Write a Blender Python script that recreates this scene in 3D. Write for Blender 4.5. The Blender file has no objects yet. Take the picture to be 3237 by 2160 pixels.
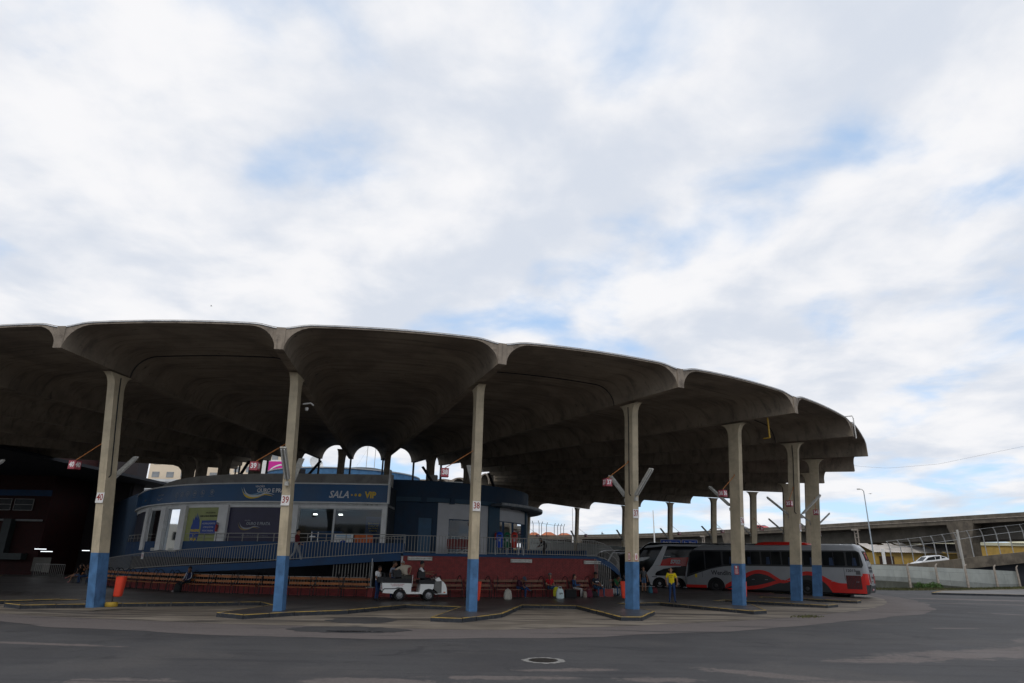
import bpy, bmesh, math, random
from mathutils import Vector, Matrix, Euler
from math import sin, cos, radians as rad, pi
random.seed(7)
S = bpy.context.scene
COL = S.collection

# ------------------------------------------------------------------ camera, sky, sun, exposure
CAMZ = 2.1215
cam_data = bpy.data.cameras.new('camera')
cam_data.sensor_width = 36.0
cam_data.lens = 22.726
cam_data.clip_start = 0.1
cam_data.clip_end = 3000
cam = bpy.data.objects.new('camera', cam_data)
COL.objects.link(cam)
PITCH, ROLL = 0.3265, 0.0167
_F = Vector((0, cos(PITCH), sin(PITCH)))
_U = Vector((0, -sin(PITCH), cos(PITCH)))
_R = Vector((1, 0, 0))
_r = _R * cos(ROLL) + _U * sin(ROLL)
_u = -_R * sin(ROLL) + _U * cos(ROLL)
cam.matrix_world = Matrix(((_r.x, _u.x, -_F.x, 0), (_r.y, _u.y, -_F.y, 0), (_r.z, _u.z, -_F.z, CAMZ), (0, 0, 0, 1)))
S.camera = cam

SKY_OFF = (5.15, 8.0, 12.15, 3.0)
SUN_EL, SUN_AZ = rad(52), rad(205)      # azimuth clockwise from +Y: the sun stands behind the camera, to its left


def nn(nt, t, **kw):
    n = nt.nodes.new(t)
    for k, v in kw.items():
        setattr(n, k, v)
    return n


def math_node(nt, op, a, b=None, clamp=False):
    n = nn(nt, 'ShaderNodeMath', operation=op, use_clamp=clamp)
    for i, v in enumerate((a, b)):
        if v is None:
            continue
        if isinstance(v, (int, float)):
            n.inputs[i].default_value = v
        else:
            nt.links.new(v, n.inputs[i])
    return n.outputs[0]


def map_range(nt, v, a, b, c=0.0, d=1.0, smooth=True):
    n = nn(nt, 'ShaderNodeMapRange', interpolation_type='SMOOTHSTEP' if smooth else 'LINEAR')
    nt.links.new(v, n.inputs['Value'])
    for nm, x in (('From Min', a), ('From Max', b), ('To Min', c), ('To Max', d)):
        n.inputs[nm].default_value = x
    return n.outputs['Result']


def mix_rgb(nt, fac, a, b):
    n = nn(nt, 'ShaderNodeMix', data_type='RGBA')
    for sock, v in ((n.inputs[0], fac), (n.inputs[6], a), (n.inputs[7], b)):
        if isinstance(v, (int, float)):
            sock.default_value = v
        elif isinstance(v, (tuple, list)):
            sock.default_value = (v[0], v[1], v[2], 1)
        else:
            nt.links.new(v, sock)
    return n.outputs[2]


def noise(nt, vec, scale, detail=5, rough=.55, dist=0.0, dim='3D'):
    n = nn(nt, 'ShaderNodeTexNoise', noise_dimensions=dim)
    nt.links.new(vec, n.inputs['Vector'])
    n.inputs['Scale'].default_value = scale
    n.inputs['Detail'].default_value = detail
    n.inputs['Roughness'].default_value = rough
    n.inputs['Distortion'].default_value = dist
    return n.outputs['Fac']


def build_world():
    w = bpy.data.worlds.new('World')
    S.world = w
    w.use_nodes = True
    nt = w.node_tree
    nt.nodes.clear()
    L = nt.links.new
    out = nn(nt, 'ShaderNodeOutputWorld')
    bg = nn(nt, 'ShaderNodeBackground')
    bg.inputs['Strength'].default_value = 0.1
    L(bg.outputs[0], out.inputs[0])
    sky = nn(nt, 'ShaderNodeTexSky', sky_type='NISHITA')
    sky.sun_disc = False
    sky.sun_elevation = SUN_EL
    sky.sun_rotation = SUN_AZ
    sky.air_density = 1.0
    sky.dust_density = 0.6
    tc = nn(nt, 'ShaderNodeTexCoord')
    sep = nn(nt, 'ShaderNodeSeparateXYZ')
    L(tc.outputs['Generated'], sep.inputs[0])
    zc = math_node(nt, 'MAXIMUM', sep.outputs[2], 0.0)
    den = math_node(nt, 'ADD', zc, 0.16)
    px = math_node(nt, 'DIVIDE', sep.outputs[0], den)
    py = math_node(nt, 'DIVIDE', sep.outputs[1], den)
    cmb = nn(nt, 'ShaderNodeCombineXYZ')
    L(px, cmb.inputs[0])
    L(py, cmb.inputs[1])
    cmb.inputs[2].default_value = 3.37
    v = cmb.outputs[0]
    # layered stratocumulus: a broad pale deck, bright puffs with soft grey bases, and small gaps of blue
    def shifted(dx, dy, sx=1.0, sy=1.0):
        m = nn(nt, 'ShaderNodeMapping')
        m.inputs['Location'].default_value = (dx, dy, 0)
        m.inputs['Scale'].default_value = (sx, sy, 1)
        L(v, m.inputs[0])
        return m.outputs[0]
    broad = noise(nt, shifted(SKY_OFF[0], SKY_OFF[1]), 0.9, 3, .5, 0)
    puff = noise(nt, shifted(2.3, 9.1), 2.6, 7, .52, .25)
    puff2 = noise(nt, shifted(7.7, 3.3), 5.5, 6, .55, .2)
    gap = noise(nt, shifted(SKY_OFF[2], SKY_OFF[3]), 2.1, 6, .50, .3)
    lum = math_node(nt, 'ADD', math_node(nt, 'MULTIPLY', puff, .62), math_node(nt, 'MULTIPLY', puff2, .20))
    lum = math_node(nt, 'ADD', lum, math_node(nt, 'MULTIPLY', broad, .18))
    lumf = map_range(nt, lum, .38, .60)
    cloud = mix_rgb(nt, lumf, (6.9, 7.4, 8.3), (9.4, 9.4, 9.6))
    cov = math_node(nt, 'ADD', math_node(nt, 'MULTIPLY', gap, .60), math_node(nt, 'MULTIPLY', broad, .28))
    cov = math_node(nt, 'ADD', cov, math_node(nt, 'MULTIPLY', puff, .12))
    # towards the horizon the deck is thinner and streakier
    low = map_range(nt, sep.outputs[2], .04, .26, -.045, .008)
    cov = math_node(nt, 'ADD', cov, low)
    mask = map_range(nt, cov, .355, .495)
    skyc = nn(nt, 'ShaderNodeVectorMath', operation='MULTIPLY')
    L(sky.outputs[0], skyc.inputs[0])
    skyc.inputs[1].default_value = (1.35, 1.55, 1.75)
    veil = mix_rgb(nt, .68, skyc.outputs[0], (5.2, 7.2, 9.9))
    c = mix_rgb(nt, mask, veil, cloud)
    L(c, bg.inputs['Color'])


build_world()
sun_data = bpy.data.lights.new('sun', 'SUN')
sun_data.energy = 0.9
sun_data.angle = rad(14)
sun_data.color = (1.0, .94, .85)
sun = bpy.data.objects.new('sun', sun_data)
COL.objects.link(sun)
_sd = Vector((sin(SUN_AZ) * cos(SUN_EL), cos(SUN_AZ) * cos(SUN_EL), sin(SUN_EL)))
sun.rotation_euler = _sd.to_track_quat('Z', 'Y').to_euler()
S.view_settings.view_transform = 'Standard'
S.view_settings.look = 'None'
S.view_settings.exposure = 0.0
S.view_settings.gamma = 1.0
S.view_settings.use_curve_mapping = False
S.render.engine = 'CYCLES'
S.cycles.use_denoising = True
S.cycles.max_bounces = 8
S.cycles.transparent_max_bounces = 12

# ------------------------------------------------------------------ helpers
MATS = {}


def mat(name, col, rough=.8, var=.12, scale=3.0, bump=0.0, dirt=None, dirt_amt=.5, dirt_scale=1.2, streak=0.0, metal=0.0,
        spec=.35, world=False, bscale=None, coat=0.0, detail=6):
    """procedural surface: base colour broken up by noise, dirt patches, vertical streaks and a fine bump"""
    if name in MATS:
        return MATS[name]
    m = bpy.data.materials.new(name)
    MATS[name] = m
    m.use_nodes = True
    nt = m.node_tree
    L = nt.links.new
    b = nt.nodes['Principled BSDF']
    b.inputs['Roughness'].default_value = rough
    b.inputs['Metallic'].default_value = metal
    b.inputs['Specular IOR Level'].default_value = spec
    b.inputs['Coat Weight'].default_value = coat
    if world:
        g = nn(nt, 'ShaderNodeNewGeometry')
        vec = g.outputs['Position']
    else:
        g = nn(nt, 'ShaderNodeTexCoord')
        vec = g.outputs['Object']
    n1 = noise(nt, vec, scale, detail, .6)
    f = map_range(nt, n1, .3, .7)
    lo = tuple(c * (1 - var) for c in col)
    hi = tuple(min(1, c * (1 + var)) for c in col)
    c = mix_rgb(nt, f, lo, hi)
    if dirt:
        n2 = noise(nt, vec, dirt_scale, 8, .65, .4)
        fd = map_range(nt, n2, .48, .72, 0, dirt_amt)
        c = mix_rgb(nt, fd, c, dirt)
    if streak:
        mp = nn(nt, 'ShaderNodeMapping')
        L(vec, mp.inputs[0])
        mp.inputs['Scale'].default_value = (6, 6, .35)
        n3 = noise(nt, mp.outputs[0], 1.0, 5, .6)
        fs = map_range(nt, n3, .5, .75, 0, streak)
        c = mix_rgb(nt, fs, c, tuple(x * .35 for x in col))
    L(c, b.inputs['Base Color'])
    rr = map_range(nt, n1, .3, .7, max(0.02, rough - .07), min(1, rough + .07))
    L(rr, b.inputs['Roughness'])
    if bump:
        bn = nn(nt, 'ShaderNodeBump')
        bn.inputs['Strength'].default_value = bump
        bn.inputs['Distance'].default_value = .02
        L(noise(nt, vec, bscale or scale * 8, 4, .6), bn.inputs['Height'])
        L(bn.outputs[0], b.inputs['Normal'])
    return m


def glow(name, col, strength):
    if name in MATS:
        return MATS[name]
    m = bpy.data.materials.new(name)
    MATS[name] = m
    m.use_nodes = True
    b = m.node_tree.nodes['Principled BSDF']
    b.inputs['Base Color'].default_value = (*col, 1)
    b.inputs['Emission Color'].default_value = (*col, 1)
    b.inputs['Emission Strength'].default_value = strength
    return m


def glass(name, tint=(.5, .55, .55), clear=.6, rough=.03):
    """window glass: a clear layer and a mirror layer mixed by Fresnel"""
    if name in MATS:
        return MATS[name]
    m = bpy.data.materials.new(name)
    MATS[name] = m
    m.use_nodes = True
    nt = m.node_tree
    nt.nodes.clear()
    out = nn(nt, 'ShaderNodeOutputMaterial')
    tr = nn(nt, 'ShaderNodeBsdfTransparent')
    tr.inputs[0].default_value = (*tint, 1)
    gl = nn(nt, 'ShaderNodeBsdfGlossy')
    gl.inputs['Roughness'].default_value = rough
    gl.inputs['Color'].default_value = (.9, .95, 1, 1)
    fr = nn(nt, 'ShaderNodeFresnel')
    fr.inputs['IOR'].default_value = 1.5
    mx = nn(nt, 'ShaderNodeMixShader')
    f = math_node(nt, 'ADD', fr.outputs[0], 1 - clear - .04 if clear < .96 else 0, True)
    nt.links.new(f, mx.inputs[0])
    nt.links.new(tr.outputs[0], mx.inputs[1])
    nt.links.new(gl.outputs[0], mx.inputs[2])
    nt.links.new(mx.outputs[0], out.inputs[0])
    return m


class MB:
    """collects faces (each with a material slot) and links them as ONE mesh object"""

    def __init__(self):
        self.v, self.f, self.m = [], [], []

    def poly(self, pts, mi=0):
        n = len(self.v)
        self.v += [tuple(p) for p in pts]
        self.f.append(tuple(range(n, n + len(pts))))
        self.m.append(mi)

    def raw(self, verts, faces, mi=0):
        n = len(self.v)
        self.v += [tuple(p) for p in verts]
        self.f += [tuple(i + n for i in f) for f in faces]
        self.m += [mi] * len(faces)

    def box(self, c, s, mi=0, rz=0.0, rot=None, taper=1.0):
        x, y, z = s[0] / 2, s[1] / 2, s[2] / 2
        t = taper
        vs = [(-x, -y, -z), (x, -y, -z), (x, y, -z), (-x, y, -z), (-x * t, -y * t, z), (x * t, -y * t, z), (x * t, y * t, z), (-x * t, y * t, z)]
        M = rot if rot is not None else Matrix.Rotation(rz, 3, 'Z')
        vs = [M @ Vector(p) + Vector(c) for p in vs]
        self.raw(vs, [(0, 3, 2, 1), (4, 5, 6, 7), (0, 1, 5, 4), (1, 2, 6, 5), (2, 3, 7, 6), (3, 0, 4, 7)], mi)
        return self

    def bar(self, a, b, w, h=None, mi=0, up=(0, 0, 1)):
        """box of section w x h from a to b"""
        a, b = Vector(a), Vector(b)
        h = h or w
        d = (b - a).normalized()
        upv = Vector(up)
        if abs(d.dot(upv)) > .98:
            upv = Vector((1, 0, 0))
        sx = d.cross(upv).normalized() * w / 2
        sy = sx.cross(d).normalized() * h / 2
        vs = [a - sx - sy, a + sx - sy, a + sx + sy, a - sx + sy, b - sx - sy, b + sx - sy, b + sx + sy, b - sx + sy]
        self.raw(vs, [(0, 3, 2, 1), (4, 5, 6, 7), (0, 1, 5, 4), (1, 2, 6, 5), (2, 3, 7, 6), (3, 0, 4, 7)], mi)
        return self

    def tube(self, path, r, n=8, mi=0, close=False):
        P = [Vector(p) for p in path]
        rs = r if isinstance(r, (list, tuple)) else [r] * len(P)
        rings = []
        prev = None
        for i, p in enumerate(P):
            a = P[max(0, i - 1)]
            b = P[min(len(P) - 1, i + 1)]
            if close:
                a, b = P[i - 1], P[(i + 1) % len(P)]
            d = (b - a).normalized()
            if prev is None:
                prev = Vector((0, 0, 1)) if abs(d.z) < .9 else Vector((1, 0, 0))
            sx = d.cross(prev).normalized()
            sy = sx.cross(d).normalized()
            prev = sy
            rings.append([p + (sx * cos(2 * pi * k / n) + sy * sin(2 * pi * k / n)) * rs[i] for k in range(n)])
        vs = [q for ring in rings for q in ring]
        fs = []
        m = len(rings)
        for i in range(m if close else m - 1):
            j = (i + 1) % m
            for k in range(n):
                l = (k + 1) % n
                fs.append((i * n + k, i * n + l, j * n + l, j * n + k))
        if not close:
            fs.append(tuple(range(n - 1, -1, -1)))
            fs.append(tuple((m - 1) * n + k for k in range(n)))
        self.raw(vs, fs, mi)
        return self

    def prism(self, pts, z0, z1, mi=0, mtop=None):
        """outline (x, y) extruded from z0 to z1"""
        n = len(pts)
        vs = [(p[0], p[1], z0) for p in pts] + [(p[0], p[1], z1) for p in pts]
        fs = [(i, (i + 1) % n, n + (i + 1) % n, n + i) for i in range(n)]
        self.raw(vs, fs + [tuple(range(n - 1, -1, -1))], mi)
        self.poly(vs[n:], mi if mtop is None else mtop)
        return self

    def lathe(self, prof, n=24, c=(0, 0, 0), mi=0, a0=0.0, a1=2 * pi, M=None):
        full = abs(a1 - a0 - 2 * pi) < 1e-6
        k = n if full else n + 1
        vs = []
        for (r, z) in prof:
            for i in range(k):
                t = a0 + (a1 - a0) * i / n
                p = Vector((r * cos(t), r * sin(t), z))
                if M is not None:
                    p = M @ p
                vs.append(p + Vector(c))
        fs = []
        for j in range(len(prof) - 1):
            for i in range(n):
                l = (i + 1) % k
                fs.append((j * k + i, j * k + l, (j + 1) * k + l, (j + 1) * k + i))
        self.raw(vs, fs, mi)
        return self

    def grid(self, rows, mi=0, close=False):
        n = len(rows[0])
        vs = [p for r in rows for p in r]
        fs = []
        for i in range(len(rows) - 1):
            for j in range(n if close else n - 1):
                l = (j + 1) % n
                fs.append((i * n + j, i * n + l, (i + 1) * n + l, (i + 1) * n + j))
        self.raw(vs, fs, mi)
        return self

    def build(self, name, mats, parent=None, smooth=None, loc=None, rotz=None, link=True):
        me = bpy.data.meshes.new(name)
        me.from_pydata(self.v, [], self.f)
        mats = mats if isinstance(mats, (list, tuple)) else [mats]
        for m in mats:
            me.materials.append(m)
        if len(mats) > 1:
            me.polygons.foreach_set('material_index', self.m)
        bm = bmesh.new()
        bm.from_mesh(me)
        bmesh.ops.remove_doubles(bm, verts=bm.verts, dist=1e-5)
        bmesh.ops.recalc_face_normals(bm, faces=bm.faces)
        bm.to_mesh(me)
        bm.free()
        if smooth is not None:
            me.shade_smooth()
            me.set_sharp_from_angle(angle=rad(smooth))
        me.update()
        o = bpy.data.objects.new(name, me)
        if loc is not None:
            o.location = loc
        if rotz is not None:
            o.rotation_euler = (0, 0, rotz)
        COL.objects.link(o)
        if parent is not None:
            o.parent = parent
        return o


def tag(o, label=None, cat=None, group=None, kind=None):
    if label:
        o['label'] = label
    if cat:
        o['category'] = cat
    if group:
        o['group'] = group
    if kind:
        o['kind'] = kind
    return o


def thing(name, label, cat, loc=(0, 0, 0), rotz=0.0, group=None):
    o = bpy.data.objects.new(name, None)
    o.empty_display_size = .2
    COL.objects.link(o)
    o.location = loc
    o.rotation_euler = (0, 0, rotz)
    return tag(o, label, cat, group)


def kids(o):
    return [c for c in COL.objects if c.parent == o]


def copy_tree(o, parent=None, table=None):
    if table is None:
        table = {}
        for q in COL.objects:
            if q.parent:
                table.setdefault(q.parent.name, []).append(q)
    c = o.copy()
    COL.objects.link(c)
    c.parent = parent
    for ch in table.get(o.name, []):
        copy_tree(ch, c, table)
    return c


def dup(o, name, parent, loc=None, rotz=None):
    c = o.copy()
    c.name = name
    COL.objects.link(c)
    c.parent = parent
    if loc is not None:
        c.location = loc
    if rotz is not None:
        c.rotation_euler = (0, 0, rotz)
    return c


def struct(o):
    o['kind'] = 'structure'
    return o


def text_mb(s, size, depth=.004, bold=0.0, shear=0.0, align='CENTER', space=1.0, xs=1.0):
    """lettering as a mesh in the XZ plane, reading from -Y; returned as (verts, faces)"""
    cu = bpy.data.curves.new('lettering', 'FONT')
    cu.body = s
    cu.size = size
    cu.align_x = align
    cu.align_y = 'CENTER'
    cu.extrude = depth / 2
    cu.offset = bold
    cu.shear = shear
    cu.space_character = space
    cu.resolution_u = 2
    ob = bpy.data.objects.new('lettering', cu)
    COL.objects.link(ob)
    me = bpy.data.meshes.new_from_object(ob)
    vs = [(v.co.x * xs, -v.co.z, v.co.y) for v in me.vertices]
    fs = [tuple(p.vertices) for p in me.polygons]
    bpy.data.objects.remove(ob)
    bpy.data.curves.remove(cu)
    bpy.data.meshes.remove(me)
    return vs, fs


def lettering(s, size, m, parent, loc, rotz=0.0, name='lettering', fn=None, **kw):
    vs, fs = text_mb(s, size, **kw)
    if fn:
        vs = [fn(v) for v in vs]
    me = bpy.data.meshes.new(name)
    me.from_pydata(vs, [], fs)
    me.materials.append(m)
    o = bpy.data.objects.new(name, me)
    COL.objects.link(o)
    o.location = loc
    o.rotation_euler = (0, 0, rotz)
    o.parent = parent
    return o


# ------------------------------------------------------------------ plan of the station (metres; camera at the origin)
CX, CY = -11.502, 63.412                # centre of the outer columns
IX, IY = -13.4, 63.4                    # centre of the inner ring
R0, RTIP = 36.45, 40.77
STEP = rad(11.785)
TH40 = rad(262.28)
PZ = 0.15                               # platform top


def th(k):
    return TH40 + (40 - k) * STEP


def pc(R, deg, z=0.0):
    t = rad(deg)
    return Vector((CX + R * cos(t), CY + R * sin(t), z))


def at(k, R, z=0.0, dth=0.0):
    t = th(k) + dth
    return Vector((CX + R * cos(t), CY + R * sin(t), z))


def inn(k, R, z=0.0):
    t = th(k)
    return Vector((IX + R * cos(t), IY + R * sin(t), z))


# ------------------------------------------------------------------ shared materials
def shell_mat():
    m = bpy.data.materials.new('stained_canopy_concrete')
    MATS['stained_canopy_concrete'] = m
    m.use_nodes = True
    nt = m.node_tree
    L = nt.links.new
    b = nt.nodes['Principled BSDF']
    b.inputs['Roughness'].default_value = .9
    b.inputs['Specular IOR Level'].default_value = .2
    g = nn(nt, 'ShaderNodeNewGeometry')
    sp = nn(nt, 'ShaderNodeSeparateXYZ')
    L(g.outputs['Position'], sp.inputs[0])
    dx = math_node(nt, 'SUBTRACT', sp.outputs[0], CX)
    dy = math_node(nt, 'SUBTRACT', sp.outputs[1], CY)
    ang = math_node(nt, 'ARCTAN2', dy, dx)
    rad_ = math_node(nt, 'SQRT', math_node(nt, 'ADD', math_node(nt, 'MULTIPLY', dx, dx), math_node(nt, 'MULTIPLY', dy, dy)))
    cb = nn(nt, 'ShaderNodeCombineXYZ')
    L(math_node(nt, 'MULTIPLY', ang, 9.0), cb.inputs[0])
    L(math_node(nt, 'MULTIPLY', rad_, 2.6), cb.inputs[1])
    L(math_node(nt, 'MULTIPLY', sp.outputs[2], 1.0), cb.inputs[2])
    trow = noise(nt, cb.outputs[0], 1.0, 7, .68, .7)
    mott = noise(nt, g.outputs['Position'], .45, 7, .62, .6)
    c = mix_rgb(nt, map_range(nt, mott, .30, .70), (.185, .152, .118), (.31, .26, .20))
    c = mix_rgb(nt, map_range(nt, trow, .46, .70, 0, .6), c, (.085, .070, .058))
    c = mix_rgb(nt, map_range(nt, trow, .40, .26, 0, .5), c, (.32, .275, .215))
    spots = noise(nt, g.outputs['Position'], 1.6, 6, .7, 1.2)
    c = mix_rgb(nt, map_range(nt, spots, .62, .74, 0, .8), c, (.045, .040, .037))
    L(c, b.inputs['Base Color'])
    bn = nn(nt, 'ShaderNodeBump')
    bn.inputs['Strength'].default_value = .35
    bn.inputs['Distance'].default_value = .03
    L(noise(nt, g.outputs['Position'], 6, 5, .65), bn.inputs['Height'])
    L(bn.outputs[0], b.inputs['Normal'])
    return m


M_shell = shell_mat()
M_edge = mat('weathered_edge_concrete', (.27, .225, .18), .9, .25, 1.5, .3, dirt=(.07, .055, .045), dirt_amt=.8, dirt_scale=2.0, streak=.6, world=True)
M_col = mat('column_concrete', (.52, .44, .31), .85, .14, 1.6, .25, dirt=(.24, .21, .17), dirt_amt=.55, dirt_scale=1.1, streak=.28)
M_colpaint = mat('blue_column_paint', (.072, .175, .345), .55, .20, 2.2, .2, dirt=(.035, .085, .17), dirt_amt=.75, dirt_scale=1.6, streak=.35)


def chips(m, col, lo, hi, scale):
    """small chips of another colour through a paint"""
    nt = m.node_tree
    b = nt.nodes['Principled BSDF']
    src = b.inputs['Base Color'].links[0].from_socket
    g = nn(nt, 'ShaderNodeNewGeometry')
    f = map_range(nt, noise(nt, g.outputs['Position'], scale, 6, .7, .8), lo, hi, 0, 1)
    nt.links.new(mix_rgb(nt, f, src, col), b.inputs['Base Color'])


chips(M_colpaint, (.42, .40, .36), .70, .73, 3.4)
M_flash = mat('zinc_flashing', (.72, .74, .76), .35, .1, 5, metal=.6)
M_white = mat('white_paint', (.74, .74, .72), .5, .06, 4)
M_offwhite = mat('grubby_white_paint', (.56, .56, .55), .6, .12, 2, dirt=(.35, .34, .32), dirt_amt=.4)
M_red = mat('red_sign_paint', (.42, .085, .11), .45, .1, 6)
M_digit_w = mat('white_digits', (.85, .82, .82), .5, .04, 8)
M_digit_r = mat('red_digits', (.30, .045, .035), .6, .1, 8)
M_black = mat('black_rubber', (.018, .018, .02), .6, .2, 6)
M_dkmetal = mat('dark_metal', (.035, .035, .04), .5, .2, 6, metal=.3)
M_steel = mat('galvanised_steel', (.42, .43, .43), .45, .12, 8, metal=.5)
M_cable = mat('black_cable_sheath', (.02, .021, .022), .6, .1, 8)
M_orange_rod = mat('rusty_orange_rod', (.45, .17, .05), .7, .2, 12)
M_lamp_tray = mat('grey_lamp_tray', (.48, .47, .43), .55, .15, 9, dirt=(.25, .23, .19), dirt_amt=.5, dirt_scale=6)
M_lamp_tube = mat('unlit_white_tube', (.75, .75, .72), .3, .05, 9)
M_yellow = mat('yellow_kerb_paint', (.34, .23, .055), .7, .2, 4, dirt=(.13, .115, .10), dirt_amt=1.0, dirt_scale=2.4, world=True)
M_kerb = mat('black_kerb_paint', (.020, .024, .032), .65, .2, 3, .3, dirt=(.10, .10, .095), dirt_amt=.5, dirt_scale=6.5, world=True)
M_blue = mat('navy_wall_paint', (.010, .048, .125), .6, .14, 1.4, dirt=(.010, .035, .085), dirt_amt=.6, dirt_scale=1.0, world=True)
chips(M_kerb, (.26, .25, .23), .66, .69, 7.0)
M_rail = mat('grey_rail_paint', (.30, .29, .27), .5, .12, 8)
# ------------------------------------------------------------------ ground
def ground_mat(name, kind):
    m = bpy.data.materials.new(name)
    m.use_nodes = True
    nt = m.node_tree
    L = nt.links.new
    b = nt.nodes['Principled BSDF']
    g = nn(nt, 'ShaderNodeNewGeometry')
    pos = g.outputs['Position']
    mid = noise(nt, pos, .35, 7, .6, .5)
    spk = noise(nt, pos, 38, 3, .7)
    big = noise(nt, pos, .09, 4, .6)
    stretch = nn(nt, 'ShaderNodeMapping')
    L(pos, stretch.inputs[0])
    stretch.inputs['Scale'].default_value = (.22, 1.5, 1)
    stretch.inputs['Rotation'].default_value = (0, 0, rad(8))
    drag = noise(nt, stretch.outputs[0], 1.0, 6, .62, .3)
    if kind == 'asphalt':
        f = map_range(nt, mid, .3, .7)
        c = mix_rgb(nt, f, (.056, .0545, .0575), (.076, .0745, .0765))
        c = mix_rgb(nt, map_range(nt, drag, .50, .74, 0, .55), c, (.036, .036, .042))
        c = mix_rgb(nt, map_range(nt, drag, .46, .28, 0, .4), c, (.088, .087, .090))
        # worn pinkish patches where the top coat has gone: (x, y, half length, half width, turn)
        mask = None
        ragged = noise(nt, pos, 1.6, 9, .74, .9)
        for (x, y, a, w, t) in ((13.2, 18.9, 5.6, .95, 22), (18.5, 23.0, 4.0, 1.0, 32), (9.0, 17.0, 1.8, .42, 8), (5.3, 14.6, 1.3, .42, -30), (6.4, 13.7, 1.8, .35, 10), (-2.4, 13.0, 1.5, .5, 4),
                                (0.0, 13.75, 1.6, .28, 4), (1.3, 14.8, 1.25, .25, 8), (-6.6, 12.6, 1.2, .45, 0), (-3.0, 13.2, .6, .3, 0), (2.9, 13.8, 1.0, .35, 0),
                                (29.5, 43.4, 7.5, .55, -10), (24.3, 34.4, 1.5, .35, -32), (16.6, 26.0, 1.3, .2, 10), (33, 49, 6, 1.3, -10), (11.6, 13.9, 2.6, .7, 15), (-11.5, 17.5, 2.8, .22, -8)):
            mp = nn(nt, 'ShaderNodeMapping', vector_type='TEXTURE')
            L(pos, mp.inputs[0])
            mp.inputs['Location'].default_value = (x, y, 0)
            mp.inputs['Rotation'].default_value = (0, 0, rad(t))
            mp.inputs['Scale'].default_value = (a, w, 1)
            ln = nn(nt, 'ShaderNodeVectorMath', operation='LENGTH')
            L(mp.outputs[0], ln.inputs[0])
            d = ln.outputs['Value']
            mask = d if mask is None else math_node(nt, 'MINIMUM', mask, d)
        edge = math_node(nt, 'ADD', mask, math_node(nt, 'MULTIPLY', math_node(nt, 'SUBTRACT', ragged, .5), 2.6))
        fm = map_range(nt, edge, 1.0, .62)
        pink = mix_rgb(nt, map_range(nt, spk, .35, .65), (.115, .098, .092), (.205, .174, .163))
        c = mix_rgb(nt, fm, c, pink)
        c = mix_rgb(nt, map_range(nt, spk, .62, .8, 0, .35), c, (.13, .125, .125))
        grain = noise(nt, pos, 90, 2, .8)
        c = mix_rgb(nt, map_range(nt, grain, .38, .62, 0, .45), c, mix_rgb(nt, .5, c, (.012, .012, .014)))
        stains = noise(nt, pos, .55, 8, .68, 1.3)
        c = mix_rgb(nt, map_range(nt, stains, .56, .66, 0, .6), c, (.026, .026, .029))
        warm = noise(nt, pos, .22, 5, .6, .5)
        c = mix_rgb(nt, map_range(nt, warm, .5, .68, 0, .5), c, (.098, .090, .086))
        lumps = noise(nt, pos, 14, 4, .75)
        c = mix_rgb(nt, map_range(nt, lumps, .42, .60, .30, 0), c, (.030, .029, .031))
        track = nn(nt, 'ShaderNodeMapping')
        L(pos, track.inputs[0])
        track.inputs['Scale'].default_value = (.10, 2.2, 1)
        track.inputs['Rotation'].default_value = (0, 0, rad(-4))
        tm = noise(nt, track.outputs[0], 1.0, 7, .66, .9)
        c = mix_rgb(nt, map_range(nt, tm, .55, .68, 0, .65), c, (.030, .030, .034))
        # hairline cracks
        vo = nn(nt, 'ShaderNodeTexVoronoi', feature='DISTANCE_TO_EDGE')
        mp = nn(nt, 'ShaderNodeMapping')
        L(pos, mp.inputs[0])
        mp.inputs['Scale'].default_value = (.16, .32, 1)
        L(mp.outputs[0], vo.inputs['Vector'])
        ck = map_range(nt, vo.outputs['Distance'], .0, .006, .55, 0)
        ck = math_node(nt, 'MULTIPLY', ck, map_range(nt, big, .5, .6))
        c = mix_rgb(nt, ck, c, (.02, .02, .022))
        rough = .78
        bs, bd = .9, 55
    elif kind == 'band':
        f = map_range(nt, spk, .35, .68)
        c = mix_rgb(nt, f, (.092, .080, .078), (.175, .152, .145))
        c = mix_rgb(nt, map_range(nt, drag, .52, .68, 0, .8), c, (.045, .044, .046))
        rough = .85
        bs, bd = .8, 50
    elif kind == 'apron':
        f = map_range(nt, mid, .3, .7)
        c = mix_rgb(nt, f, (.150, .128, .104), (.23, .20, .165))
        oil = noise(nt, stretch.outputs[0], .75, 7, .6, .8)
        c = mix_rgb(nt, map_range(nt, oil, .47, .62, 0, .9), c, (.046, .041, .038))
        c = mix_rgb(nt, map_range(nt, spk, .66, .8, 0, .3), c, (.27, .25, .22))
        rough = .75
        bs, bd = .25, 30
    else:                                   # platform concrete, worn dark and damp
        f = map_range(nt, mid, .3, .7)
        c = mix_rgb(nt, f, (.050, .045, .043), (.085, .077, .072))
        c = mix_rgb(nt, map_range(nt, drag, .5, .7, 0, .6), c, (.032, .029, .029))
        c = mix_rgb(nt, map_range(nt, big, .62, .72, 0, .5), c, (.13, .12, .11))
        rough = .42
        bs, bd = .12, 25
    L(c, b.inputs['Base Color'])
    L(map_range(nt, mid, .3, .7, rough - .1, rough + .1), b.inputs['Roughness'])
    b.inputs['Specular IOR Level'].default_value = .35 if kind != 'platform' else .5
    bn = nn(nt, 'ShaderNodeBump')
    bn.inputs['Strength'].default_value = bs
    bn.inputs['Distance'].default_value = .012
    L(noise(nt, pos, bd, 3, .7), bn.inputs['Height'])
    L(bn.outputs[0], b.inputs['Normal'])
    return m


M_asph = ground_mat('worn_dark_asphalt', 'asphalt')
M_band = ground_mat('coarse_pinkish_asphalt', 'band')
M_apron = ground_mat('stained_bay_concrete', 'apron')
M_plat = ground_mat('dark_platform_concrete', 'platform')

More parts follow.
